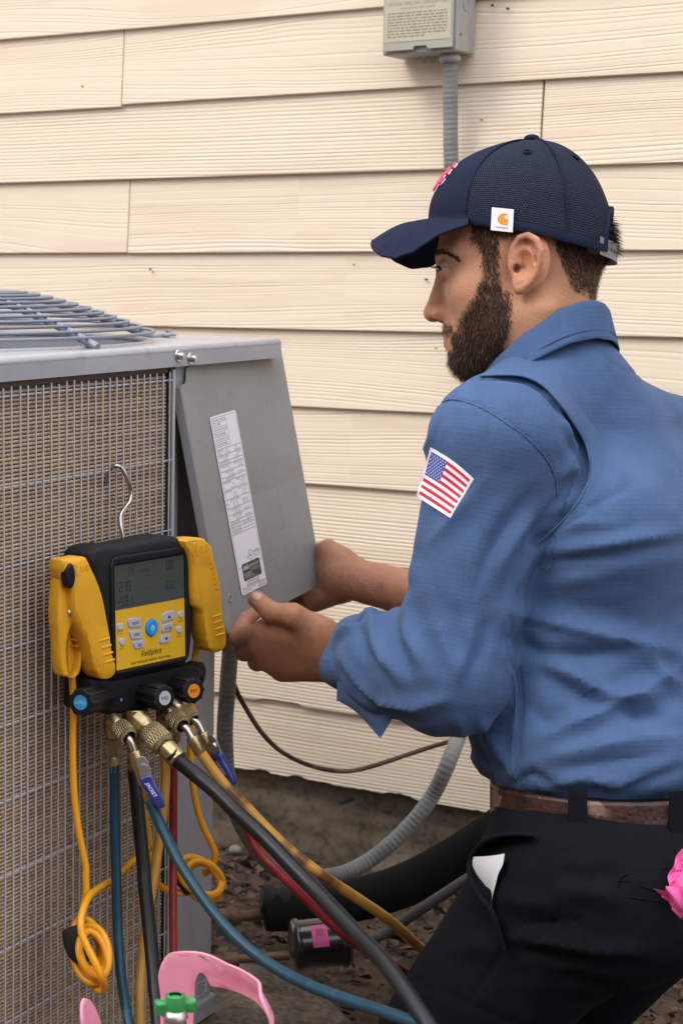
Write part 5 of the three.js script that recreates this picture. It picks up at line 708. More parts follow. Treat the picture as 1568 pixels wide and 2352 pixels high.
  globalThis.__head = head;
  { const [p, r] = HANDL.t, ax = p[3].clone().sub(p[2]).normalize(), c = p[2].clone().lerp(p[3], .80); const out = c.clone().negate().normalize().add(V(-.10, .45, 0)); out.addScaledVector(ax, -out.dot(ax)).normalize(); const n = new THREE.SphereGeometry(1, 20, 14); n.scale(.0058, .0082, .0026); n.applyMatrix4(new THREE.Matrix4().makeBasis(ax.clone().cross(out).normalize(), ax, out)); c.addScaledVector(out, r * .80 - .0008); n.translate(c.x, c.y, c.z); world(n); part(man.children[0], 'thumbnail', n, M([.55, .34, .27], .35)); }
  // thumb nail and finger nails as thin plates are coloured above; eyes
  for (const s of [1, -1]) {
    const c = fromHead(eyeN.x, eyeN.y, s * eyeN.z); const g = new THREE.SphereGeometry(.0121, 28, 20); g.translate(c.x, c.y, c.z); world(g); const e = part(man.children[0], 'eyeball', g, M([.42, .38, .35], .25));
    const look = HF.clone().addScaledVector(HU, -.12).addScaledVector(HLt, s > 0 ? .62 : -.1).normalize(); const ir = new THREE.SphereGeometry(.0068, 20, 14); ir.scale(1, 1, .5); ir.applyQuaternion(new THREE.Quaternion().setFromUnitVectors(V(0, 0, 1), look)); const ic = c.clone().addScaledVector(look, .0096); ir.translate(ic.x, ic.y, ic.z); world(ir); part(man.children[0], 'iris', ir, M([.035, .022, .016], .08));
  }
}
// where cropped hair and beard grow on the head (head axes)
function hairMask(a, u, al) {
  const beardFront = .058 - .55 * Math.max(0, u + .075) ; // skin of the cheek ends here
  let m = 0;
  if (u > -.2 && u < .06) {
    const side = sst(.030, .036, a) * 0;
    // sideburn: narrow strip in front of the ear, widening into the beard
    const w0 = .0180 - .004 * sst(-.012, -.035, u), w1 = .0335 + .012 * sst(.008, .034, u) + .006 * sst(-.010, -.035, u); const sb = sst(w0 - .003, w0 + .002, a) * sst(w1 + .004, w1 - .002, a) * sst(-.055, -.03, u);
    m = Math.max(m, sb * (al > .03 ? 1 : 0));
    const f0 = u > -.075 ? mix(.039, .065, sst(-.028, -.074, u)) : .09, b0 = mix(.006, .024, sst(-.06, -.12, u)) ; const jaw = sst(b0 - .006, b0 + .004, a) * sst(f0 + .006, f0 - .006, a) * sst(-.026, -.045, u) * sst(-.135, -.122, u);
    m = Math.max(m, jaw * (u < -.064 ? (1 - sst(.050, .057, a) * sst(-.062, -.067, u) * sst(-.101, -.093, u) * (al < .030 ? 1 : 0)) : 1));
    const chin = sst(-.090, -.100, u) * sst(.020, .028, a) * sst(-.135, -.125, u); m = Math.max(m, chin * (al < .05 ? 1 : 0));
    const mous = sst(-.0600, -.0635, u + .35 * Math.max(0, al - .012)) * sst(-.0745, -.0715, u + .30 * Math.max(0, al - .010)) * sst(.052, .058, a) * (al < .034 ? 1 : 0); m = Math.max(m, mous);
  }
  // back of the head
  const line = a < -.02 ? mix(.028, -.040, sst(-.030, -.066, a)) : 9; if (u > line) m = Math.max(m, sst(line, line + .012, u) * (a < -.024 ? 1 : 0)); if (a < -.076) m = Math.max(m, sst(-.046, -.036, u));
  if (u > .018 && a > -.03 && a < .05 && al > .04) m = Math.max(m, sst(.018, .03, u) * sst(.05, .04, a));
  return m;
}
// ---- clothing
const z2 = (x, y) => [689 + x * .5606, 861.2 + y * .5606];
const bbox = (pts, m) => [[0, 1, 2].map(i => Math.min(...pts.map(p => p.getComponent(i))) - m), [0, 1, 2].map(i => Math.max(...pts.map(p => p.getComponent(i))) + m)];
function foldLine(f, amp, w, pts, opt = {}) { const P3 = []; for (let i = 0; i < pts.length - 1; i++) for (let k = 0; k < 4; k++) { const t = k / 4; P3.push(hit(f, mix(pts[i][0], pts[i + 1][0], t), mix(pts[i][1], pts[i + 1][1], t), 1.6, 2.7)); } P3.push(hit(f, ...pts[pts.length - 1], 1.6, 2.7)); return { amp, w, p: P3, ...opt, lo: V().copy(P3.reduce((a, b) => a.clone().min(b))).subScalar(w * 3), hi: V().copy(P3.reduce((a, b) => a.clone().max(b))).addScalar(w * 3) }; }
function applyFolds(g, folds, extra) {
  const p = g.attributes.position, n = g.attributes.normal, v = V(), ab = V(), ap = V();
  for (let i = 0; i < p.count; i++) {
    v.fromBufferAttribute(p, i); let d = 0;
    for (const f of folds) {
      if (v.x < f.lo.x || v.y < f.lo.y || v.z < f.lo.z || v.x > f.hi.x || v.y > f.hi.y || v.z > f.hi.z) continue;
      let best = 1e9, bt = 0, side = 0; const L = f.p.length - 1; for (let k = 0; k < L; k++) { ab.subVectors(f.p[k + 1], f.p[k]); ap.subVectors(v, f.p[k]); const t = clamp(ap.dot(ab) / ab.lengthSq(), 0, 1); const q = ap.addScaledVector(ab, -t).lengthSq(); if (q < best) { best = q; bt = (k + t) / L; if (f.step) side = ap.x * ab.y - ap.y * ab.x; } }
      const D = Math.sqrt(best), end = f.flat ? 1 : Math.pow(Math.sin(Math.PI * clamp(bt * .94 + .03, 0, 1)), .6), e = Math.exp(-Math.pow(D / (f.w * (f.flat ? 1 : .62)), 1.5));
      if (f.step) d += f.amp * end * (side * f.step > 0 ? e : 0) + (f.cut || 0) * end * Math.exp(-((D / (f.w * .36)) ** 2)) * (side * f.step > 0 ? 0 : 1);
      else d += (f.flat ? 1 : 1.2) * f.amp * end * (e - .35 * Math.exp(-(((D - f.w * 1.5) / f.w) ** 2)));
    }
    if (extra) d += extra(v.x, v.y, v.z);
    v.addScaledVector(ap.fromBufferAttribute(n, i), d); p.setXYZ(i, v.x, v.y, v.z);
  }
  g.computeVertexNormals();
}
const weave = (nx, ny, s) => dataTex(512, 512, (u, v) => { const a = Math.sin(u * Math.PI * 2 * 128), b = Math.sin(v * Math.PI * 2 * 128), rip = Math.max(0, Math.cos(u * Math.PI * 2 * nx)) ** 24 + Math.max(0, Math.cos(v * Math.PI * 2 * ny)) ** 24; return .4 + .12 * a * b + .4 * rip + .1 * fbm(u * 40, v * 40, s, 2); });
const clothCol = (lo, hi, s, nx) => dataTex(512, 512, (u, v) => { const f = .5 + .5 * fbm(u * 7, v * 7, s, 5), t = .5 + .5 * noise(u * 256, v * 256, s), rip = nx ? Math.max(0, Math.cos(u * Math.PI * 2 * nx)) ** 20 * .5 + Math.max(0, Math.cos(v * Math.PI * 2 * nx)) ** 20 * .5 : 0; const k = clamp(f * .5 + t * .25 + rip * .22 + .05, 0, 1); return lo.map((q, i) => mix(q, hi[i], k)); }, true);
const SHIRT = M([1, 1, 1], .88, 0, { map: clothCol([.212, .308, .458], [.305, .413, .578], 101, 26), bumpMap: weave(26, 26, 4), bumpScale: .0007, sheen: .35, sheenRoughness: .6, sheenColor: new THREE.Color(.45, .55, .75) });
const PANTS = M([1, 1, 1], .95, 0, { specularIntensity: .18, map: clothCol([.062, .066, .086], [.118, .123, .152], 111, 0), bumpMap: weave(64, 64, 7), bumpScale: .0008, sheen: .05, sheenRoughness: .7, sheenColor: new THREE.Color(.3, .32, .4) });
const DIAG = RGT.clone().multiplyScalar(.72).addScaledVector(FAC, -.69).normalize(); // runs round from the flank to the back
const armAx = EL.clone().sub(SL).normalize(), foreAx = WL.clone().sub(EL).normalize();
{
  const [lo, hi] = bbox([SL, SR, EL, ER, WL, WR, NK, WAI], .115); lo[1] = WAI.y - .055; hi[1] = NK.y + .06; lo[0] += .06;
  const g = surfaceNet(shirtF, lo, hi, .0045);
  const Z = (a, w, ...pts) => foldLine(shirtF, a, w, pts.map(p => z2(...p)));
  const PLEAT = [[735, 4], [830, 0], [920, 8], [1000, 50], [1055, 110], [1105, 180], [1160, 270], [1182, 340], [1184, 410], [1160, 475], [1110, 555], [1040, 630], [970, 690]];
  const folds = [
    // across the back
    Z(-.0045, .010, [985, 775], [1100, 758], [1250, 742], [1420, 712], [1568, 690]), Z(.0040, .010, [1000, 725], [1200, 705], [1400, 672], [1568, 650]), Z(-.0022, .008, [970, 832], [1120, 800], [1280, 792]), Z(.0022, .008, [985, 640], [1180, 612], [1330, 605]), Z(-.002, .007, [1000, 600], [1150, 560], [1290, 490], [1370, 430]),
    Z(.0080, .015, [850, 975], [980, 1012], [1150, 1052], [1300, 1088], [1430, 1108], [1568, 1142]), Z(-.0065, .012, [850, 1080], [1000, 1146], [1150, 1146], [1290, 1128], [1400, 1112]), Z(-.0040, .010, [880, 1000], [1060, 1052], [1240, 1084]),
    Z(.0066, .013, [985, 1165], [1080, 1215], [1180, 1278], [1270, 1312], [1400, 1318], [1500, 1290]), Z(-.0052, .011, [960, 1205], [1080, 1270], [1180, 1322], [1260, 1352]), Z(.0058, .012, [1400, 1110], [1450, 1185], [1510, 1245], [1568, 1260]), Z(-.0052, .010, [1300, 1352], [1380, 1392], [1480, 1384]), Z(.0050, .011, [1140, 1420], [1300, 1345], [1420, 1280], [1568, 1190]), Z(.0042, .011, [1000, 1480], [1110, 1430], [1230, 1385]), Z(-.0032, .010, [930, 1350], [1000, 1420], [1100, 1460]),
    Z(.0038, .012, [1020, 1560], [1200, 1520], [1400, 1490], [1568, 1480]), Z(-.003, .010, [1100, 1610], [1300, 1580], [1500, 1560]), Z(.0045, .012, [720, 1400], [770, 1490], [850, 1600], [900, 1690]), Z(-.0035, .010, [700, 1480], [750, 1580], [800, 1680]), Z(.0035, .010, [640, 1400], [690, 1540], [760, 1650]),
    Z(-.0042, .008, [870, 1670], [950, 1640], [1050, 1690]), Z(.0038, .009, [1000, 1690], [1150, 1650], [1300, 1680], [1450, 1640]), Z(-.0045, .009, [1330, 1700], [1420, 1660], [1568, 1610]),
    // sleeve: pulls from armpit and elbow
    Z(-.0050, .010, [990, 590], [930, 700], [880, 800], [850, 880]), Z(.0048, .012, [960, 560], [880, 660], [820, 780]), Z(-.0038, .010, [940, 480], [850, 600], [770, 740], [720, 880]), Z(.0030, .012, [760, 420], [640, 560], [520, 700]), Z(.0032, .010, [560, 170], [530, 260], [500, 340]), Z(.0025, .008, [590, 150], [580, 230], [570, 290]), Z(-.0040, .011, [450, 640], [440, 740], [430, 820]),
    Z(.0062, .013, [270, 930], [330, 905], [390, 870]), Z(-.0065, .011, [300, 985], [380, 935], [440, 870]), Z(.0060, .013, [290, 960], [300, 1060], [330, 1150], [390, 1230]), Z(-.0055, .011, [230, 990], [255, 1100], [300, 1190], [360, 1260]), Z(.0046, .012, [430, 960], [440, 1080], [500, 1200]), Z(-.0035, .011, [380, 1000], [400, 1120], [450, 1230]), Z(-.0048, .009, [165, 1035], [210, 1010], [255, 985]), Z(.0050, .010, [140, 1075], [190, 1040], [250, 1010]),
    Z(.0060, .011, [165, 1160], [240, 1260], [340, 1340], [460, 1370], [600, 1330]), Z(-.0055, .011, [150, 1190], [230, 1310], [340, 1385], [450, 1400]), Z(.0035, .011, [560, 1020], [600, 1140], [650, 1240]), Z(.0032, .010, [700, 1000], [690, 1120], [640, 1250]), Z(-.003, .010, [760, 1000], [740, 1110], [690, 1230]),
    // yoke, pleat beside the shoulder blade
    Z(.0040, .009, [1010, 70], [1060, 120], [1090, 190], [1110, 260]), Z(-.0040, .009, [1090, 260], [1140, 320], [1160, 400], [1120, 470]), Z(.0045, .010, [1050, 420], [1100, 380], [1150, 390]), Z(-.003, .007, [1010, 560], [1070, 500], [1110, 440]),
    foldLine(shirtF, -.0060, .0075, PLEAT.map(p => z2(p[0] - 8, p[1] + 8)), { flat: true }),
    // stitched seams: armhole, side seam
    foldLine(shirtF, -.0016, .0032, [[560, 120], [620, 100], [720, 125], [810, 175], [940, 270], [1010, 350], [1045, 430], [1050, 500]].map(p => z2(...p)), { flat: true }), foldLine(shirtF, -.0018, .0035, [[850, 990], [868, 1060], [850, 1170], [890, 1220], [905, 1350], [890, 1500], [890, 1620], [925, 1700]].map(p => z2(...p)), { flat: true }), foldLine(shirtF, .0012, .005, [[830, 1000], [848, 1060], [830, 1170], [868, 1220], [880, 1350], [868, 1500], [868, 1620], [900, 1690]].map(p => z2(...p)), { flat: true }),
    foldLine(shirtF, -.0012, .003, [[1365, 800], [1395, 825], [1430, 850], [1470, 862]], { flat: true }),
  ];
  applyFolds(g, folds, (x, y, z) => { const q = RGT.x * x + RGT.z * z, f = FAC.x * x + FAC.z * z; return .0016 * fbm(q * 16 + 3, y * 34, f * 16, 3) + .0011 * noise(x * 40, y * 75, z * 40) * sst(.05, -.25, y); });
  const p = g.attributes.position, uv = new Float32Array(p.count * 2), v = V(), side = V(0, 0, 1).cross(armAx).normalize();
  for (let i = 0; i < p.count; i++) { v.fromBufferAttribute(p, i); const isArm = cap(v.x, v.y, v.z, ...SHK[0]) < .02 || cap(v.x, v.y, v.z, ...SHK[1]) < .02 || cap(v.x, v.y, v.z, ...SHK[2]) < .02; const d = isArm && torso(v.x, v.y, v.z) > .012; if (d) { uv[2 * i] = v.clone().sub(SL).dot(V(armAx.y, -armAx.x, -.35).normalize()) * 7.4; uv[2 * i + 1] = v.clone().sub(SL).dot(armAx) * 7.4; } else { uv[2 * i] = v.dot(DIAG) * 7.4; uv[2 * i + 1] = v.y * 7.4; } }
  g.setAttribute('uv', new THREE.BufferAttribute(uv, 2)); world(g);
  const shirt = part(man, 'shirt', g, SHIRT, 'blue ripstop work shirt with pleated back'); man.userData.shirt = undefined; delete man.userData.shirt;
  // crisp sewn lines laid on the finished cloth: find the surface under a photograph pixel
  const EYEINV = MW.clone().invert(), spx = []; { const pw = g.attributes.position; for (let i = 0; i < pw.count; i++) { const w = V().fromBufferAttribute(pw, i).add(man.position).applyMatrix4(EYEINV); spx.push([CX + FL * w.x / -w.z, CY - FL * w.y / -w.z, -w.z]); } }
  const bins = new Map(), BS = 12; { const ti = g.index; for (let i = 0; i < ti.count; i += 3) { const t = [spx[ti.getX(i)], spx[ti.getX(i + 1)], spx[ti.getX(i + 2)]]; const x0 = Math.floor(Math.min(t[0][0], t[1][0], t[2][0]) / BS), x1 = Math.floor(Math.max(t[0][0], t[1][0], t[2][0]) / BS), y0 = Math.floor(Math.min(t[0][1], t[1][1], t[2][1]) / BS), y1 = Math.floor(Math.max(t[0][1], t[1][1], t[2][1]) / BS); for (let x = x0; x <= x1; x++) for (let y = y0; y <= y1; y++) { const k = x * 4096 + y; let b = bins.get(k); if (!b) bins.set(k, b = []); b.push(t); } } }
  const ray = (x, y) => { let d = 9; for (const [a, b, c2] of bins.get(Math.floor(x / BS) * 4096 + Math.floor(y / BS)) || []) { const den = (b[1] - c2[1]) * (a[0] - c2[0]) + (c2[0] - b[0]) * (a[1] - c2[1]); if (Math.abs(den) < 1e-6) continue; const u = ((b[1] - c2[1]) * (x - c2[0]) + (c2[0] - b[0]) * (y - c2[1])) / den, v = ((c2[1] - a[1]) * (x - c2[0]) + (a[0] - c2[0]) * (y - c2[1])) / den; if (u < -1e-6 || v < -1e-6 || u + v > 1 + 1e-6) continue; d = Math.min(d, u * a[2] + v * b[2] + (1 - u - v) * c2[2]); } return d; };
  const onCloth = (pts, lift, n = 60) => { const c = new THREE.CatmullRomCurve3(pts.map(q => V(q[0], q[1], 0))); let o = []; for (let i = 0; i <= n; i++) { const q = c.getPoint(i / n); o.push([q.x, q.y, ray(q.x, q.y)]); } o = o.filter(q => q[2] < 5); for (let it = 0; it < 3; it++) o = o.map((q, i) => i && i < o.length - 1 ? [q[0], q[1], (o[i - 1][2] + 2 * q[2] + o[i + 1][2]) / 4] : q); return o.map(q => K(q[0], q[1], q[2] - lift)); };
  const seamLine = (pts, r = .0010, lift = .0002) => part(shirt, 'seam', world(tube(onCloth(pts.map(p2 => z2(...p2)), lift), r, 120, 5)), SHIRT);
  seamLine([[575, 112], [620, 100], [720, 125], [810, 175], [940, 270], [1010, 350], [1045, 430], [1050, 500]]); seamLine([[890, 1222], [905, 1350], [890, 1500], [890, 1620], [920, 1690]], .0009); seamLine([[868, 1226], [882, 1350], [868, 1500], [868, 1620], [896, 1680]], .0007);
  { // pleat of the back panel: a folded edge standing off the shoulder
    const m = PLEAT.length, edge = onCloth(PLEAT.map(p2 => z2(...p2)), .0055, 70), root = onCloth(PLEAT.map((p2, i) => { const a = PLEAT[Math.max(0, i - 1)], b = PLEAT[Math.min(m - 1, i + 1)], L = Math.hypot(b[0] - a[0], b[1] - a[1]); return z2(p2[0] + (b[1] - a[1]) / L * 62, p2[1] - (b[0] - a[0]) / L * 62); }), -.0006, 70);
    const n = Math.min(edge.length, root.length), ps = [], id = [], u2 = [], W = 7; for (let i = 0; i < n; i++) { const w = sst(0, .12, i / n) * sst(1, .9, i / n); for (let k = 0; k <= W; k++) { const t = k / W, q = root[i].clone().lerp(edge[i], t); const v2 = q.clone().normalize(); q.addScaledVector(v2, -.0035 * Math.sin(t * Math.PI * .5) * w + (1 - w) * t * .0045 + .0010 * noise(i * .21, 3) * t); ps.push(q.x, q.y, q.z); u2.push(q.dot(DIAG) * 7.4, q.y * 7.4); } const q = edge[i].clone(), v2 = q.clone().normalize(); q.addScaledVector(v2, .0022); ps.push(q.x + .0006, q.y, q.z); u2.push(q.dot(DIAG) * 7.4, q.y * 7.4); }
    const C = W + 2; for (let i = 0; i < n - 1; i++) for (let k = 0; k < C - 1; k++) { const a = i * C + k, b = a + C; id.push(a, b, a + 1, b, b + 1, a + 1); } const pg = new THREE.BufferGeometry(); pg.setAttribute('position', new THREE.Float32BufferAttribute(ps, 3)); pg.setAttribute('uv', new THREE.Float32BufferAttribute(u2, 2)); pg.setIndex(id); pg.computeVertexNormals(); const pm = SHIRT.clone(); pm.side = 2; part(shirt, 'back_pleat', world(pg), pm); part(shirt, 'pleat_edge', world(tube(edge.map((q, i) => q.clone().addScaledVector(q.clone().normalize(), -.0030 * sst(0, .12, i / n) * sst(1, .9, i / n) + .002 * (1 - sst(0, .12, i / n) * sst(1, .9, i / n)))), .0011, 120, 6)), SHIRT);
  }
  // collar: stand and folded leaf
  const cN = 90, colP = (t, r, h) => { const c = Math.cos(t), s = Math.sin(t); return COL.clone().addScaledVector(FAC, c * (.063 + r * (c < 0 ? 1 + .45 * c : 1)) + .002).addScaledVector(RGT, s * (.059 + r)).add(V(0, -.040 * c + h - .0 + .010 * sst(.2, -1, c), 0)); };
  const rows = [[.002, -.030], [.001, .004], [.003, .0085], [.007, .0090], [.0115, .004], [.0175, -.014], [.0225, -.030], [.0235, -.0335], [.0200, -.0335], [.0150, -.020]];
  const pos = [], ix = [], cuv = []; for (let i = 0; i <= cN; i++) { const t = .30 + (2 * Math.PI - .60) * i / cN; rows.forEach(([r, h], k) => { const w = .0012 * noise(t * 4, k * .3, 2) * (k > 3 ? 1 : .3), long = k > 3 && k < 9 ? -.014 * sst(.9, .3, Math.min(t, 6.283 - t)) : 0; const q = colP(t, r + w, h + long + .0008 * noise(t * 7, k, 5)); pos.push(q.x, q.y, q.z); cuv.push(t * .07 * 7.4, h * 7.4); }); } const Rn = rows.length; for (let i = 0; i < cN; i++) for (let k = 0; k < Rn - 1; k++) { const a = i * Rn + k, b = a + Rn; ix.push(a, a + 1, b, b, a + 1, b + 1); }
  const cg = new THREE.BufferGeometry(); cg.setAttribute('position', new THREE.Float32BufferAttribute(pos, 3)); cg.setAttribute('uv', new THREE.Float32BufferAttribute(cuv, 2)); cg.setIndex(ix); cg.computeVertexNormals(); world(cg); part(shirt, 'collar', cg, SHIRT.clone().setValues ? Object.assign(SHIRT.clone(), { side: 2 }) : SHIRT);
  const st = []; for (let i = 0; i <= 60; i++) { const t = .4 + (2 * Math.PI - .8) * i / 60; st.push(colP(t, .0205, -.0235)); } part(shirt, 'collar_stitching', world(tube(st, .0006, 120, 5)), M([.045, .085, .19], .9));
  // cuff: loose band round the wrist with its flap hanging open
  const cf = alongY(K(885, 1516, 2.10), K(806, 1508, 2.18)); // along the forearm
  const ring = []; const cidx = [], cu = []; const cn = 64, prof = [[.052, -.004], [.0535, .018], [.0540, .040], [.0525, .0425], [.0500, .040], [.0485, .018], [.0480, -.004]];
  for (let i = 0; i <= cn; i++) { const t = i / cn * 2 * Math.PI; prof.forEach(([r, h], k) => { const rr2 = r * (1 + .07 * Math.sin(t * 3 + 1) + .05 * Math.sin(t * 5)) ; const q = cf.at(Math.cos(t) * rr2 * 1.02, h + .010 * Math.sin(t + 2.2) + .003 * Math.sin(t * 4), Math.sin(t) * rr2); ring.push(q.x, q.y, q.z); cu.push(t * .055 * 7.4, h * 7.4); }); } for (let i = 0; i < cn; i++) for (let k = 0; k < 6; k++) { const a = i * 7 + k, b = a + 7; cidx.push(a, a + 1, b, b, a + 1, b + 1); }
  const rg = new THREE.BufferGeometry(); rg.setAttribute('position', new THREE.Float32BufferAttribute(ring, 3)); rg.setAttribute('uv', new THREE.Float32BufferAttribute(cu, 2)); rg.setIndex(cidx); rg.computeVertexNormals(); world(rg); const cuffM = SHIRT.clone(); cuffM.side = 2; part(shirt, 'cuff', rg, cuffM);
  const strip = (A, B, n, bulge, name, th = .0016) => { // ruled cloth strip between two pixel paths
    const ca = curve(A), cb = curve(B), ps = [], id = [], u2 = []; const m = 8; for (let i = 0; i <= n; i++) for (let k = 0; k <= m; k++) { const q = ca.getPoint(i / n).lerp(cb.getPoint(i / n), k / m); q.z += bulge * Math.sin(k / m * Math.PI) * (.6 + .4 * Math.sin(i / n * 5)); ps.push(q.x, q.y, q.z); u2.push(i / n * .1 * 7.4, k / m * .05 * 7.4); } for (let i = 0; i < n; i++) for (let k = 0; k < m; k++) { const a = i * (m + 1) + k, b = a + m + 1; id.push(a, a + 1, b, b, a + 1, b + 1); } const G2 = new THREE.BufferGeometry(); G2.setAttribute('position', new THREE.Float32BufferAttribute(ps, 3)); G2.setAttribute('uv', new THREE.Float32BufferAttribute(u2, 2)); G2.setIndex(id); G2.computeVertexNormals(); return world(G2);
  };
  globalThis.__strip = strip;
  part(shirt, 'cuff_flap', strip(kk([[774, 1560, 2.10], [806, 1596, 2.08], [850, 1620, 2.06], [905, 1642, 2.04]]), kk([[772, 1608, 2.10], [812, 1632, 2.08], [842, 1662, 2.065], [872, 1696, 2.05]]), 24, .006, 'cuff_flap'), cuffM);
  part(shirt, 'cuff_flap', strip(kk([[772, 1545, 2.10], [788, 1520, 2.09], [802, 1480, 2.09], [826, 1440, 2.10]]), kk([[772, 1612, 2.10], [806, 1590, 2.075], [822, 1540, 2.065], [838, 1470, 2.07]]), 20, .004, 'cuff_flap'), cuffM);
  // flag patch sewn on the sleeve
  const q4 = [[987, 1027], [1087, 1100], [1033, 1190], [955, 1140]], N = 18, ps = [], id = [], pu = []; 

  let dg = []; const fx = (s, t) => mix(mix(q4[0][0], q4[1][0], s), mix(q4[3][0], q4[2][0], s), t), fy = (s, t) => mix(mix(q4[0][1], q4[1][1], s), mix(q4[3][1], q4[2][1], s), t) - 6 * Math.sin(Math.PI * s) * (1 - t);
  for (let j = 0; j <= N; j++) for (let i = 0; i <= N; i++) dg.push(ray(fx(i / N, j / N), fy(i / N, j / N)));
  for (let it = 0; it < 6; it++) { const o = dg.slice(); for (let j = 0; j <= N; j++) for (let i = 0; i <= N; i++) { let s = 0, w = 0; for (const [a, b] of [[0, 0], [1, 0], [-1, 0], [0, 1], [0, -1]]) { const x = i + a, y = j + b; if (x < 0 || y < 0 || x > N || y > N) continue; const v = o[y * (N + 1) + x]; if (v > 5) continue; s += v; w++; } if (w) dg[j * (N + 1) + i] = s / w; } }
  for (let j = 0; j <= N; j++) for (let i = 0; i <= N; i++) { const s = i / N, t = j / N; const x = fx(s, t), y = fy(s, t); const q = K(x, y, dg[j * (N + 1) + i] - .0026); ps.push(q.x, q.y, q.z); pu.push(s, 1 - t); }
  for (let j = 0; j < N; j++) for (let i = 0; i < N; i++) { const a = j * (N + 1) + i, b = a + N + 1; id.push(a, b, a + 1, b, b + 1, a + 1); }
  const fg = new THREE.BufferGeometry(); fg.setAttribute('position', new THREE.Float32BufferAttribute(ps, 3)); fg.setAttribute('uv', new THREE.Float32BufferAttribute(pu, 2)); fg.setIndex(id); fg.computeVertexNormals(); world(fg);
  part(shirt, 'flag_patch', fg, M([1, 1, 1], .75, 0, { side: 2, map: canvasTex(760, 520, (c, w, h) => { c.fillStyle = '#eeeaf0'; c.fillRect(0, 0, w, h); const b = 36, sh = (h - 2 * b) / 13; for (let i = 0; i < 13; i += 2) { c.fillStyle = '#cf2140'; c.fillRect(b, b + i * sh, w - 2 * b, sh); } c.fillStyle = '#3a4c9c'; c.fillRect(b, b, (w - 2 * b) * .41, sh * 7); c.fillStyle = '#eceaf4'; const star = (x, y, r) => { c.beginPath(); for (let k = 0; k < 10; k++) { const t = -Math.PI / 2 + k * Math.PI / 5, q = k % 2 ? r * .42 : r; c.lineTo(x + q * Math.cos(t), y + q * Math.sin(t)); } c.fill(); }; const cw = (w - 2 * b) * .41 / 12, chh = sh * 7 / 10; for (let r = 1; r < 10; r++) for (let k = 1; k < 12; k++) if ((r + k) % 2 === 0) star(b + k * cw, b + r * chh, 12); c.strokeStyle = 'rgba(150,140,160,.5)'; c.lineWidth = 2; for (let x = 4; x < w; x += 12) { c.beginPath(); c.moveTo(x, 2); c.lineTo(x + 5, 32); c.moveTo(x, h - 32); c.lineTo(x + 5, h - 2); c.stroke(); } for (let y = 4; y < h; y += 12) { c.beginPath(); c.moveTo(w - 32, y); c.lineTo(w - 2, y + 5); c.moveTo(2, y); c.lineTo(32, y + 5); c.stroke(); } }) }), 'embroidered flag patch with stars and stripes');
}
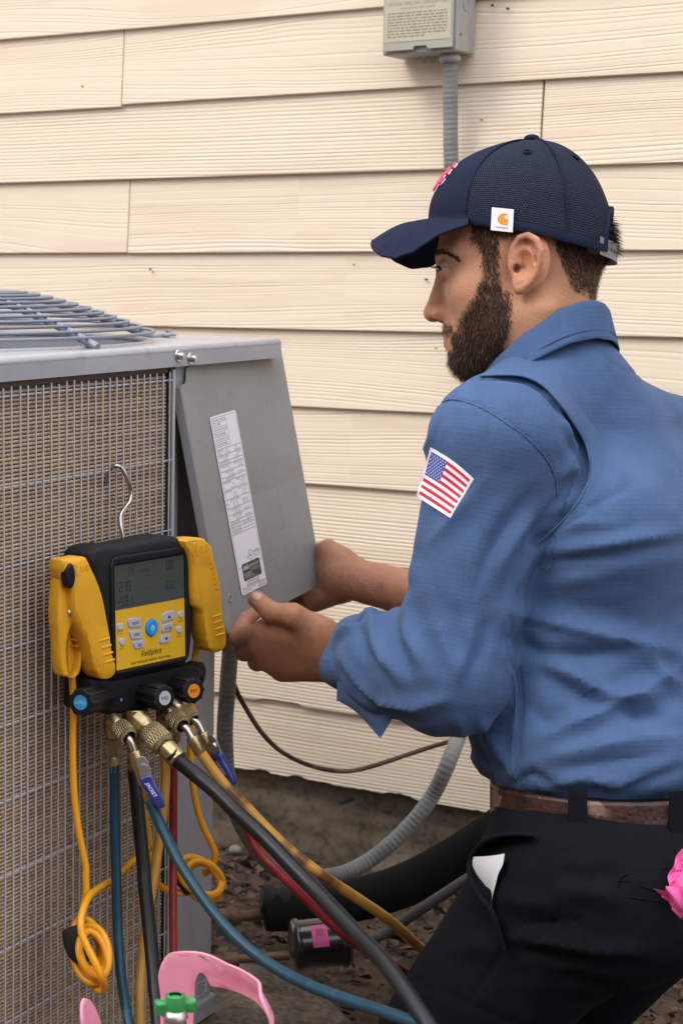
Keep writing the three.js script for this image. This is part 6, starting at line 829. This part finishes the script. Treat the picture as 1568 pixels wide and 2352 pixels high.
{ // trousers
  const zp = (x, y) => [918.6 + x * .4142, 1722.4 + y * .4142];
  const [lo, hi] = bbox([HIPL, HIPR, KL, KR, AL, AR, PEL], .15);
  const g = surfaceNet(pantsF, lo, hi, .0062);
  const Z = (a, w, ...pts) => foldLine(pantsF, a, w, pts.map(p => zp(...p)));
  const folds = [Z(-.005, .010, [580, 1105], [800, 1130], [1050, 1180], [1300, 1200]), Z(.005, .014, [600, 1060], [850, 1060], [1100, 1110], [1350, 1130]), Z(.004, .014, [520, 800], [700, 850], [900, 880]), Z(-.004, .012, [900, 1250], [1100, 1300], [1250, 1380]), Z(.005, .016, [300, 1110], [450, 1090], [570, 1100]), Z(-.004, .012, [420, 900], [450, 1000], [520, 1080]), Z(.004, .014, [850, 780], [1050, 790], [1250, 840]), Z(-.003, .010, [920, 700], [1060, 720], [1190, 700]),
    foldLine(pantsF, -.0022, .0042, [[575, 1110], [520, 1200], [440, 1300], [370, 1410]].map(p => zp(...p)), { flat: true }), foldLine(pantsF, -.0022, .0042, [[925, 560], [918, 700], [890, 870], [865, 955]].map(p => zp(...p)), { flat: true }), foldLine(pantsF, -.0022, .0042, [[560, 1000], [720, 975], [840, 962], [1000, 955]].map(p => zp(...p)), { flat: true }), foldLine(pantsF, -.0022, .0042, [[600, 1090], [720, 1060], [800, 1010], [840, 965]].map(p => zp(...p)), { flat: true }), foldLine(pantsF, -.002, .0042, [[60, 1270], [200, 1330], [400, 1420], [620, 1519]].map(p => zp(...p)), { flat: true })];
  applyFolds(g, folds, (x, y, z) => .004 * fbm(x * 12, y * 22, z * 12, 4));
  const p = g.attributes.position, uv = new Float32Array(p.count * 2), v = V(); for (let i = 0; i < p.count; i++) { v.fromBufferAttribute(p, i); uv[2 * i] = v.dot(DIAG) * 6; uv[2 * i + 1] = v.y * 6; } g.setAttribute('uv', new THREE.BufferAttribute(uv, 2)); world(g);
  const pants = part(man, 'trousers', g, PANTS, 'dark charcoal work trousers with a gaping side pocket');
  const onP = (x, y, lift = .003) => { const q = hit(pantsF, ...zp(x, y), 1.5, 2.8); const n = grad(pantsF, q.x, q.y, q.z, .004).normalize(); return q.addScaledVector(n, lift); };
  // belt and loops
  const ringPt = (t, r, y) => PEL.clone().addScaledVector(FAC, Math.cos(t) * (.1300 + r)).addScaledVector(RGT, Math.sin(t) * (.1600 + r)).add(V(0, y, 0));
  const bp = [], bi = [], bu = [], BN = 120, BR = [[0, .0505], [.0035, .0520], [.0040, .0545], [.0040, .0850], [.0035, .0875], [0, .089]]; for (let i = 0; i <= BN; i++) { const t = i / BN * 6.28318; BR.forEach(([r, y], k) => { const q = ringPt(t, r + .0015 * noise(t * 3, 1), y + .0012 * noise(t * 4, 7)); bp.push(q.x, q.y, q.z); bu.push(t * .14 * 4, y * 4); }); } for (let i = 0; i < BN; i++) for (let k = 0; k < 5; k++) { const a = i * 6 + k, b = a + 6; bi.push(a, b, a + 1, b, b + 1, a + 1); }
  const bg = new THREE.BufferGeometry(); bg.setAttribute('position', new THREE.Float32BufferAttribute(bp, 3)); bg.setAttribute('uv', new THREE.Float32BufferAttribute(bu, 2)); bg.setIndex(bi); bg.computeVertexNormals(); world(bg);
  const leather = dataTex(512, 256, (u, v) => { const a = fbm(u * 14, v * 9, 121, 5), w = sst(.20, .30, fbm(u * 9, v * 14, 131, 5)) * sst(.1, .4, noise(u * 5, v * 3, 7)); const k = .75 + .5 * a; return [mix(.305 * k, .56, w * .75), mix(.17 * k, .46, w * .75), mix(.13 * k, .40, w * .75)]; }, true);
  const belt = part(man, 'belt', bg, M([1, 1, 1], .5, 0, { map: leather, bumpMap: paintBump, bumpScale: .0012, side: 2 }), 'worn brown leather belt with scuffs');
  const loop = (t) => { const A = [], id = [], w = .0095; const ys = [[.006, .100], [.0075, .092], [.0075, .048], [.006, .036], [.004, .030]]; for (const s of [-1, -.96, .96, 1]) for (const [r, y] of ys) { const q = ringPt(t + s * w / .14, r - (Math.abs(s) === 1 ? .003 : 0), y); A.push(q.x, q.y, q.z); } const n = ys.length; for (let i = 0; i < 3; i++) for (let k = 0; k < n - 1; k++) { const a = i * n + k, b = a + n; id.push(a, b, a + 1, b, b + 1, a + 1); } const G2 = new THREE.BufferGeometry(); G2.setAttribute('position', new THREE.Float32BufferAttribute(A, 3)); G2.setAttribute('uv', new THREE.Float32BufferAttribute(new Float32Array(A.length / 3 * 2), 2)); G2.setIndex(id); G2.computeVertexNormals(); const m = PANTS.clone(); m.side = 2; part(pants, 'belt_loop', world(G2), m); };
  // ring angle that shows at a given photograph column
  const colT = (px) => { let best = 9, bt = 0; for (let t = -3.2; t < .2; t += .01) { const q = ringPt(t, .005, .07), x = CX + FL * q.x / -q.z; const n = FAC.clone().multiplyScalar(Math.cos(t) / .13).addScaledVector(RGT, Math.sin(t) / .16); if (n.dot(q) > 0) continue; if (Math.abs(x - px) < best) { best = Math.abs(x - px); bt = t; } } return bt; };
  for (const x of [1325, 1556]) loop(colT(x));
  // gaping front pocket: dark welt, white lining
  const welt = [[740, 475], [660, 466], [560, 472], [480, 500], [415, 552], [382, 620], [380, 690], [405, 760], [450, 830], [505, 895], [535, 980], [575, 1105]];
  const wd = welt.map((p2, i) => { const q = onP(p2[0] + 30, p2[1], .004); const d = -q.z; const f = Math.sin(Math.PI * i / 11); return K(...zp(...p2), d - .022 * f - .002); });
  part(pants, 'pocket_welt', world(tube(wd, .0026, 60, 8)), PANTS);
  const inner = [[740, 480], [690, 530], [640, 570], [600, 590], [570, 620], [545, 680], [530, 740], [515, 790], [520, 850], [528, 900], [545, 985], [578, 1100]]; const idp = inner.map(p2 => onP(...p2, -.002));
  const strip = globalThis.__strip; const dk = PANTS.clone(); dk.side = 2; part(pants, 'pocket_facing', strip(wd, idp, 40, -.022), dk);
  const lin = [[392, 592], [396, 650], [412, 720], [446, 800], [484, 862], [515, 900]].map((p2, i) => K(...zp(...p2), -wd[5].z + .001)), lin2 = [[606, 582], [596, 640], [572, 690], [556, 750], [540, 810], [526, 890]].map(p2 => onP(...p2, .0075));
  const lg = strip(lin, lin2, 30, .008); part(pants, 'pocket_lining', lg, M([.72, .74, .76], .85, 0, { side: 2 }), 'white pocket lining showing');
  // rear pocket edges
  for (const path of [[[1210, 725], [1230, 700], [1320, 678], [1480, 655]], [[1210, 722], [1280, 735], [1380, 770], [1440, 790]], [[1208, 725], [1206, 800], [1300, 820], [1430, 840]]]) part(pants, 'pocket_seam', world(tube(path.map(p2 => onP(...p2, .0002)), .0008, 30, 6)), PANTS);
  // boots, mostly out of view
  for (const A of [AL, AR]) { const t = A.clone().addScaledVector(FAC, -.06).add(V(0, -.02, 0)), b = surfaceNet((x, y, z) => smin(cap(x, y, z, A, t, .055, .05), cap(x, y, z, t, t.clone().add(V(0, -.08, 0)).addScaledVector(FAC, -.02), .05, .042), .03), [A.x - .16, A.y - .2, A.z - .16], [A.x + .2, A.y + .1, A.z + .2], .012); b.setAttribute('uv', new THREE.BufferAttribute(new Float32Array(b.attributes.position.count * 2), 2)); part(man, 'boot', world(b), M([.035, .028, .024], .6)); }
}
{ // pink cloth in the back pocket
  const zp = (x, y) => [918.6 + x * .4142, 1722.4 + y * .4142]; const d = 1.86; const t = thing('pink_cloth', 'bright pink knotted cloth strip hanging from the rear trouser pocket', 'cloth', P(1540, 2040, d));
  const sheet = (pts, fold, seedn) => { const c = pts.map(q => K(...zp(q[0], q[1]), d + (q[2] || 0))); const ctr = c.reduce((a, b) => a.clone().add(b)).multiplyScalar(1 / c.length); const ps = [], id = []; const n = 14, m = c.length; const cl = new THREE.CatmullRomCurve3(c, true, 'centripetal'); const S = 48; for (let k = 0; k <= n; k++) for (let i = 0; i < S; i++) { const q = ctr.clone().lerp(cl.getPoint(i / S), k / n); q.z += fold * (Math.sin(i / S * 6.283 * 5 + seedn) * k / n + .6 * noise(i * .4, k * .5, seedn)); ps.push(q.x, q.y, q.z); } for (let k = 0; k < n; k++) for (let i = 0; i < S; i++) { const a = k * S + i, b = k * S + (i + 1) % S; id.push(a, a + S, b, b, a + S, b + S); } const g = new THREE.BufferGeometry(); g.setAttribute('position', new THREE.Float32BufferAttribute(ps, 3)); g.setIndex(id); g.computeVertexNormals(); return world(g); };
  const PK = M([.82, .10, .36], .7, 0, { side: 2, transmission: .0 });
  part(t, 'upper_lobe', sheet([[1568, 540, .0], [1530, 590, .002], [1500, 660, 0], [1480, 720, .0], [1500, 775, -.006], [1560, 770, -.012], [1640, 700, -.01], [1660, 580, .0]], .0022, 1), PK);
  part(t, 'lower_lobe', sheet([[1368, 772, .01], [1430, 775, 0], [1500, 780, -.008], [1540, 830, -.012], [1640, 860, -.01], [1660, 960, .0], [1580, 950, .004], [1500, 890, .006], [1430, 830, .01]], .002, 3), PK);
  part(t, 'knot', (() => { const c = K(...zp(1560, 800), d - .012); const g = mergeVertices(new THREE.IcosahedronGeometry(.014, 4).deleteAttribute('normal').deleteAttribute('uv')); const a = g.attributes.position; for (let i = 0; i < a.count; i++) { const v = V().fromBufferAttribute(a, i), k = 1 + .3 * Math.sin(v.x * 500 + v.y * 300); a.setXYZ(i, v.x * k + c.x, v.y * k + c.y, v.z * k * .6 + c.z); } g.computeVertexNormals(); return world(g); })(), PK);
}
// ---- cap
const bandU = c => .0290 + .0245 * c; // brow band height by direction cosine
const capPt = (phi, h, off = 0) => { const c = Math.cos(phi), s = Math.sin(phi); const Rf = (c > 0 ? .1125 : .0905) + off, Rs = .0835 + off, ub = bandU(c), ut = .141 + off; const r = Math.sqrt(Math.max(0, 1 - Math.pow(h, 2.25))); return fromHead(-.0138 + Rf * c * r, ub + (ut - ub) * h, Rs * s * r); };
{
  const NAVY = M([1, 1, 1], .92, 0, { side: 2, specularIntensity: .15, map: clothCol([.115, .135, .205], [.165, .188, .268], 141, 0), bumpMap: weave(64, 64, 9), bumpScale: .0004 });
  const meshTex = dataTex(512, 512, (u, v) => { const row = Math.floor(v * 44), x = u * 44 + (row % 2) * .5, fx = x - Math.floor(x) - .5, fy = v * 44 - row - .5; const hole = sst(.36, .24, Math.hypot(fx, fy * 1.25)); const t = .9 + .2 * noise(u * 200, v * 200, 3); return [mix(.215 * t, .03, hole), mix(.24 * t, .034, hole), mix(.305 * t, .045, hole)]; }, true), meshBump = dataTex(512, 512, (u, v) => { const row = Math.floor(v * 44), x = u * 44 + (row % 2) * .5, fx = x - Math.floor(x) - .5, fy = v * 44 - row - .5; return sst(.22, .42, Math.hypot(fx, fy * 1.25)); });
  const MESH = M([1, 1, 1], .85, 0, { side: 2, specularIntensity: .15, map: meshTex, bumpMap: meshBump, bumpScale: .0008 });
  const c = new THREE.Group(); c.name = 'cap'; man.add(c); c.userData.label = 'navy cap with mesh back, small white tag on its side and a grey strap';
  const patch = (p0, p1, n, off, skip) => { const ps = [], id = [], uv = [], m = 36; for (let i = 0; i <= n; i++) for (let k = 0; k <= m; k++) { const ph = mix(p0, p1, i / n), h = Math.sin(k / m * Math.PI / 2); const q = capPt(ph, h, off + .0008 * noise(ph * 3, h * 4, 3)); ps.push(q.x, q.y, q.z); uv.push(ph * .09 * 9, Math.asin(h) * .11 * 9); } for (let i = 0; i < n; i++) for (let k = 0; k < m; k++) { const ph = mix(p0, p1, (i + .5) / n), h = Math.sin((k + .5) / m * Math.PI / 2); if (skip && skip(ph, h)) continue; const a = i * (m + 1) + k, b = a + m + 1; id.push(a, b, a + 1, b, b + 1, a + 1); } const g = new THREE.BufferGeometry(); g.setAttribute('position', new THREE.Float32BufferAttribute(ps, 3)); g.setAttribute('uv', new THREE.Float32BufferAttribute(uv, 2)); g.setIndex(id); g.computeVertexNormals(); return world(g); };
  const F = .94; // front panels
  part(c, 'front_panel', patch(-F, F, 50, .0012), NAVY);
  const arch = (ph, h) => { const d = Math.abs(ph - Math.PI); return d < .52 && h < .40 * Math.sqrt(1 - (d / .52) ** 2); };
  part(c, 'mesh_panel', patch(F, 2 * Math.PI - F, 140, 0, arch), MESH);
  const seam = (ph, r = .0013) => { const q = []; for (let k = 0; k <= 20; k++) q.push(capPt(ph, Math.sin(k / 20 * Math.PI / 2) * .995, .0006)); return world(tube(q, r, 40, 6)); };
  for (const ph of [F, -F, 2.06, -2.06]) part(c, 'seam', seam(ph), NAVY);
  const band = []; for (let i = 0; i <= 80; i++) { const ph = mix(.0, 2 * Math.PI - .0, i / 80); if (Math.abs(ph - Math.PI) < .5) continue; band.push(ph); } const bandGeo = (arr) => { const ps = [], id = []; const hs = [[-.03, .0005], [-.01, .0020], [.035, .0022], [.075, .0010]]; for (const ph of arr) for (const [h, o] of hs) { const q = capPt(ph, Math.max(0, h), o); q.y += Math.min(0, h) * .1; ps.push(q.x, q.y, q.z); } for (let i = 0; i < arr.length - 1; i++) for (let k = 0; k < 3; k++) { const a = i * 4 + k, b = a + 4; id.push(a, b, a + 1, b, b + 1, a + 1); } const g = new THREE.BufferGeometry(); g.setAttribute('position', new THREE.Float32BufferAttribute(ps, 3)); g.setAttribute('uv', new THREE.Float32BufferAttribute(ps.flatMap((v2, i) => i % 3 === 2 ? [] : [v2 * 9]).slice(0, ps.length / 3 * 2), 2)); g.setIndex(id); g.computeVertexNormals(); return world(g); };
  part(c, 'sweat_band', bandGeo(band.filter(p => p < Math.PI)), NAVY); part(c, 'sweat_band', bandGeo(band.filter(p => p > Math.PI)), NAVY);
  const ab = []; for (let i = 0; i <= 30; i++) { const d = mix(-.52, .52, i / 30); ab.push(capPt(Math.PI + d, .40 * Math.sqrt(Math.max(0, 1 - (d / .52) ** 2)), .001)); } part(c, 'opening_trim', world(tube(ab, .0035, 60, 8)), NAVY);
  { const g = new THREE.SphereGeometry(.0085, 18, 12); g.scale(1, .55, 1); const q = fromHead(-.0138, .1435, 0); g.translate(q.x, q.y, q.z); part(c, 'button', world(g), NAVY); }
  for (const ph of [1.55, 2.6, -1.55]) { const q = capPt(ph, .80, .001), n = q.clone().sub(fromHead(-.0138, .05, 0)).normalize(); const g = new THREE.TorusGeometry(.0035, .0014, 6, 16); g.applyQuaternion(new THREE.Quaternion().setFromUnitVectors(V(0, 0, 1), n)); g.translate(q.x, q.y, q.z); part(c, 'eyelet', world(g), NAVY); }
  // visor
  const brimU = q => { const P0 = [[0, .036], [.18, .034], [.36, .027], [.52, .0185], [.68, .0125], [.82, .0145], [.92, .024], [1, .038]]; for (let i = 0; i < P0.length - 1; i++) if (q <= P0[i + 1][0]) { const t = (q - P0[i][0]) / (P0[i + 1][0] - P0[i][0]); return mix(P0[i][1], P0[i + 1][1], t * t * (3 - 2 * t) * .5 + t * .5); } return .038; };
  const vis = (off) => { const ps = [], id = [], uv = []; const n = 44, m = 16; for (let i = 0; i <= n; i++) { const s = mix(-1, 1, i / n), ph = s * 1.0; const inn = capPt(ph, .02, .001); const [ia, iu, il] = toHead(inn.x, inn.y, inn.z); const tt = Math.abs(s) * Math.PI / 2, oa = .047 + .116 * Math.pow(Math.max(0, Math.cos(tt)), .5), ol = .0835 * Math.sin(s * Math.PI / 2), ou = brimU(Math.abs(s)) - (s > 0 ? .0085 * Math.sin(Math.PI * Math.pow(s, .8)) : 0); for (let k = 0; k <= m; k++) { const t = k / m; const a = mix(ia, Math.max(ia + .001, oa), t), l = mix(il, ol, t), u = mix(iu, ou, t) + .007 * Math.sin(Math.PI * t) * (1 - .6 * s * s) + off; const q = fromHead(a, u, l); ps.push(q.x, q.y, q.z); uv.push(a * 9, l * 9); } } for (let i = 0; i < n; i++) for (let k = 0; k < m; k++) { const a = i * (m + 1) + k, b = a + m + 1; id.push(a, a + 1, b, b, a + 1, b + 1); } const g = new THREE.BufferGeometry(); g.setAttribute('position', new THREE.Float32BufferAttribute(ps, 3)); g.setAttribute('uv', new THREE.Float32BufferAttribute(uv, 2)); g.setIndex(id); g.computeVertexNormals(); return [g, ps, n, m]; };
  const [vt, pt, vn, vm] = vis(.0016), [vb] = vis(-.0014); const rimP = []; for (let i = 0; i <= vn; i++) { const k = (i * (vm + 1) + vm) * 3; rimP.push(V(pt[k], pt[k + 1] - .0015, pt[k + 2])); }
  part(c, 'visor', world(vt), NAVY); part(c, 'visor_underside', world(vb), NAVY); part(c, 'visor_edge', world(tube(rimP, .0019, 120, 6)), NAVY);
  // tag
  { const q = ha(1152, 505, .0862), n = HLt.clone().addScaledVector(HU, .16).normalize(), X = HF.clone().multiplyScalar(-1).addScaledVector(HU, -.16); X.addScaledVector(n, -X.dot(n)).normalize(); const Y = n.clone().cross(X).normalize(); const f = new Frame(fromHead(q.x, q.y, q.z), X, Y, n); const g = new THREE.BoxGeometry(.0235, .0255, .0012, 8, 1, 1); { const p = g.attributes.position; for (let i = 0; i < p.count; i++) { p.setX(i, p.getX(i) - .12 * p.getY(i)); } } f.put(g); world(g);
    part(c, 'side_tag', g, M([1, 1, 1], .7, 0, { map: canvasTex(256, 280, (k, w, h) => { k.fillStyle = '#dcdae6'; k.fillRect(0, 0, w, h); k.fillStyle = '#d98a22'; k.beginPath(); k.moveTo(196, 66); k.bezierCurveTo(130, 40, 70, 90, 74, 140); k.bezierCurveTo(78, 196, 130, 214, 196, 206); k.lineTo(196, 66); k.fill(); k.fillStyle = '#dcdae6'; k.beginPath(); k.moveTo(200, 78); k.bezierCurveTo(168, 74, 150, 96, 158, 116); k.bezierCurveTo(166, 132, 188, 126, 200, 108); k.lineTo(176, 112); k.bezierCurveTo(166, 104, 174, 92, 200, 96); k.fill(); k.fillStyle = '#2a2440'; k.font = 'bold 38px sans-serif'; k.textAlign = 'center'; k.fillText('carhartt', w / 2, 250, 190); }) }), 'white tag with an orange emblem and small lettering'); }
  // front embroidery, mostly turned away
  { const red = M([.72, .035, .12], .6), wht = M([.8, .78, .8], .7); const st = (pts, r, m, o) => part(c, 'embroidery', world(tube(pts.map(([p, h]) => capPt(p, h, .002 + o)), r, 24, 6)), m); const L = [[[.40, .56], [.34, .64], [.28, .60], [.30, .50], [.37, .46], [.40, .52]], [[.24, .66], [.17, .62], [.19, .52], [.24, .46], [.21, .38]], [[.10, .62], [.05, .50], [.10, .40]], [[.40, .64], [.36, .68], [.30, .70]]]; for (const l of L) { st(l, .0028, wht, -.0012); st(l, .0022, red, .0006); } }
  // strap
  { const A = [], B = []; for (let i = 0; i <= 24; i++) { const ph = mix(Math.PI - .62, Math.PI + .62, i / 24); A.push(capPt(ph, 0, .0015).add(V(0, .0145, 0))); B.push(capPt(ph, 0, .0015).add(V(0, -.0055, 0))); } const ps = [], id = [], T = .0014; for (let i = 0; i <= 24; i++) for (const q of [A[i], B[i]]) ps.push(q.x, q.y, q.z); for (let i = 0; i < 24; i++) { const a = 2 * i; id.push(a, a + 1, a + 2, a + 1, a + 3, a + 2); } const g = new THREE.BufferGeometry(); g.setAttribute('position', new THREE.Float32BufferAttribute(ps, 3)); g.setIndex(id); g.computeVertexNormals(); part(c, 'strap', world(g), M([.19, .185, .19], .5, 0, { side: 2 }), 'grey plastic snap strap'); for (let i = 3; i < 22; i += 2) { const q = A[i].clone().lerp(B[i], .5), n = q.clone().sub(fromHead(-.0138, q.y - HO.y, 0)).normalize(); const k = new THREE.CircleGeometry(.0021, 12); k.applyQuaternion(new THREE.Quaternion().setFromUnitVectors(V(0, 0, 1), n)); q.addScaledVector(n, .0006); k.translate(q.x, q.y, q.z); part(c, 'snap_hole', world(k), M([.03, .03, .035], .8)); } }
}
// ---- hair: short strands on the scalp below the cap, beard, brows, lashes
{
  const strands = (list, w) => { const ps = new Float32Array(list.length * 15), id = [], nr = new Float32Array(list.length * 15); let o = 0; for (const s of list) { const [p, d, n, L, wid, bendv] = s; const sd = d.clone().cross(n).normalize().multiplyScalar(wid); const m = p.clone().addScaledVector(d, L * .55).add(bendv.clone().multiplyScalar(.3)), e = p.clone().addScaledVector(d, L).add(bendv); const v = [p.clone().add(sd), p.clone().sub(sd), m.clone().addScaledVector(sd, .8), m.clone().addScaledVector(sd, -.8), e]; v.forEach((q, k) => { ps[(o + k) * 3] = q.x; ps[(o + k) * 3 + 1] = q.y; ps[(o + k) * 3 + 2] = q.z; nr[(o + k) * 3] = n.x; nr[(o + k) * 3 + 1] = n.y; nr[(o + k) * 3 + 2] = n.z; }); id.push(o, o + 1, o + 2, o + 1, o + 3, o + 2, o + 2, o + 3, o + 4); o += 5; } const g = new THREE.BufferGeometry(); g.setAttribute('position', new THREE.BufferAttribute(ps, 3)); g.setAttribute('normal', new THREE.BufferAttribute(nr, 3)); g.setIndex(id); g.computeVertexNormals(); return world(g); };
  const HAIR = [M([.028, .018, .0125], .75, 0, { side: 2, specularIntensity: .3 }), M([.055, .032, .021], .75, 0, { side: 2, specularIntensity: .3 }), M([.13, .07, .04], .75, 0, { side: 2, specularIntensity: .3 })];
  // sample the head surface by marching random directions onto the field
  const bodyBack = MW.clone().invert(); const src = man.getObjectByName('body').geometry; const sp = src.attributes.position; const nHead = globalThis.__head.attributes.position.count; const q = V();
  const pick = []; for (let i = 0; i < nHead; i++) { q.fromBufferAttribute(sp, i).add(man.position).applyMatrix4(bodyBack); const [a, u, l] = toHead(q.x, q.y, q.z); pick.push([a, u, l]); }
  const sets = { beard: [[], [], []], hair: [[], [], []] };
  for (let i = 0; i < nHead; i++) {
    const [a0, u0, l0] = pick[i]; const al = Math.abs(l0); if (a0 > -.005 && a0 < .0165 && u0 > -.03 && u0 < .028 && al > .05) continue; if (u0 > (a0 < -.074 ? .008 : a0 < -.02 ? .030 : .045) || (l0 < -.05 && a0 < .02)) continue; const inEar = al > .0745 && a0 < .006 && a0 > -.045 && u0 < .036 && u0 > -.034; if (inEar) continue; const m0 = hairMask(a0, u0, al); if (m0 < .06) continue;
    const beard = u0 < -.022 && a0 > .0; const edge = m0; const base = fromHead(a0, u0, l0); const n = grad(headF, base.x, base.y, base.z, .002).normalize(); const reps = beard ? 3 : 2;
    for (let r = 0; r < reps; r++) { if (rnd() > edge * .95) continue; const p = base.clone().add(V(rr(-1, 1), rr(-1, 1), rr(-1, 1)).multiplyScalar(.0016)).addScaledVector(n, -.0006);
      let dir; if (beard) { dir = HU.clone().multiplyScalar(-1).addScaledVector(HF, a0 > .055 && u0 < -.09 ? .25 : -.10 + .25 * (a0 - .03) / .04).addScaledVector(n, rr(.28, .75)); } else if (a0 > .005) dir = HU.clone().multiplyScalar(-1).addScaledVector(HF, .08).addScaledVector(n, rr(.12, .4)); else dir = HU.clone().multiplyScalar(-1).addScaledVector(HF, -.35).addScaledVector(n, rr(.15, .5));
      dir.add(V(rr(-1, 1), rr(-1, 1), rr(-1, 1)).multiplyScalar(.28)).normalize(); const chinL = sst(-.07, -.11, u0) * sst(.0, .04, a0); const L = beard ? rr(.0038, .0072) * (1 + .95 * chinL) * (a0 > .055 && u0 > -.1 ? .55 : 1) * (.5 + .5 * edge) : rr(.004, .008) * (.6 + .6 * sst(-.02, .03, u0) * (a0 < -.05 ? 1.6 : 1)); const w = rr(.00022, .0004);
      const tone = rnd(); (beard ? sets.beard : sets.hair)[beard ? (tone < .48 ? 0 : tone < .86 ? 1 : 2) : (a0 < -.06 ? (tone < .72 ? 0 : 1) : (tone < .5 ? 0 : tone < .85 ? 1 : 2))].push([p, dir, n, L, w, V(0, -L * .15, 0)]); }
  }
  sets.hair[1].push(...sets.hair[2]); sets.hair[2].length = 0; sets.beard.forEach((l, i) => l.length && part(man, 'beard', strands(l), HAIR[i], 'short dark brown beard')); sets.hair.forEach((l, i) => l.length > 50 && part(man, 'hair', strands(l), HAIR[i], 'cropped dark hair'));
  // tuft of hair pushed out above the strap
  const tuft = []; for (let i = 0; i < 900; i++) { const ph = Math.PI + rr(-.42, .42), h = rr(.12, .36); const p = capPt(ph, h, -.012), n = p.clone().sub(fromHead(-.02, .05, 0)).normalize(); const d = n.clone().addScaledVector(HU, rr(-.55, .05)).add(V(rr(-1, 1), rr(-1, 1), rr(-1, 1)).multiplyScalar(.22)).normalize(); tuft.push([p, d, n, rr(.016, .026), rr(.0003, .0005), V(0, -.003, 0)]); } part(man, 'hair', strands(tuft), HAIR[0], 'tuft of dark hair above the cap strap');
  // brows, lashes, moustache
  const brow = []; { const c = new THREE.CatmullRomCurve3([[998, 584], [1010, 580], [1028, 584], [1042, 591], [1052, 598]].map(p => V(p[0], p[1], 0))); for (let i = 0; i < 250; i++) { const t = Math.pow(rnd(), 1.5), q = c.getPoint(t); const p = hit(headF, q.x + rr(-2, 2), q.y + rr(-6, 6) * (1 - .65 * t), 1.7, 2.4); const [a, u, l] = toHead(p.x, p.y, p.z); if (l < .004) continue; for (const s of [1, -1]) { const pp = fromHead(a, u, s * l), n = grad(headF, pp.x, pp.y, pp.z, .002).normalize(); const d = HLt.clone().multiplyScalar(s * .55).addScaledVector(HF, -.55).addScaledVector(HU, mix(.5, -.2, t) + rr(-.2, .2)).addScaledVector(n, .25).normalize(); brow.push([pp, d, n, rr(.004, .0075), rr(.00028, .00042), V()]); } } } part(man, 'eyebrows', strands(brow), HAIR[1]);
  const lash = []; for (const s of [1, -1]) for (let i = 0; i < 170; i++) { const t = rr(-.9, 1.15); const p = fromHead(eyeN.x + .0128 * Math.cos(t), eyeN.y + .0036, s * (eyeN.z + .0128 * Math.sin(t))); const d = HF.clone().multiplyScalar(Math.cos(t)).addScaledVector(HLt, s * Math.sin(t)).addScaledVector(HU, -.05).normalize(); lash.push([p, d, HU.clone(), rr(.005, .008), .00025, V(0, .001, 0)]); } part(man, 'eyelashes', strands(lash), HAIR[0]);
}
// ---------------------------------------------------------------- draw
const renderer = new THREE.WebGLRenderer({ antialias: true });
renderer.toneMapping = THREE.LinearToneMapping;
renderer.toneMappingExposure = EXPOSURE;
renderer.shadowMap.enabled = true; renderer.shadowMap.type = THREE.PCFSoftShadowMap;
renderer.outputColorSpace = THREE.SRGBColorSpace;
renderer.setSize(682, 1024);
renderer.render(scene, camera);
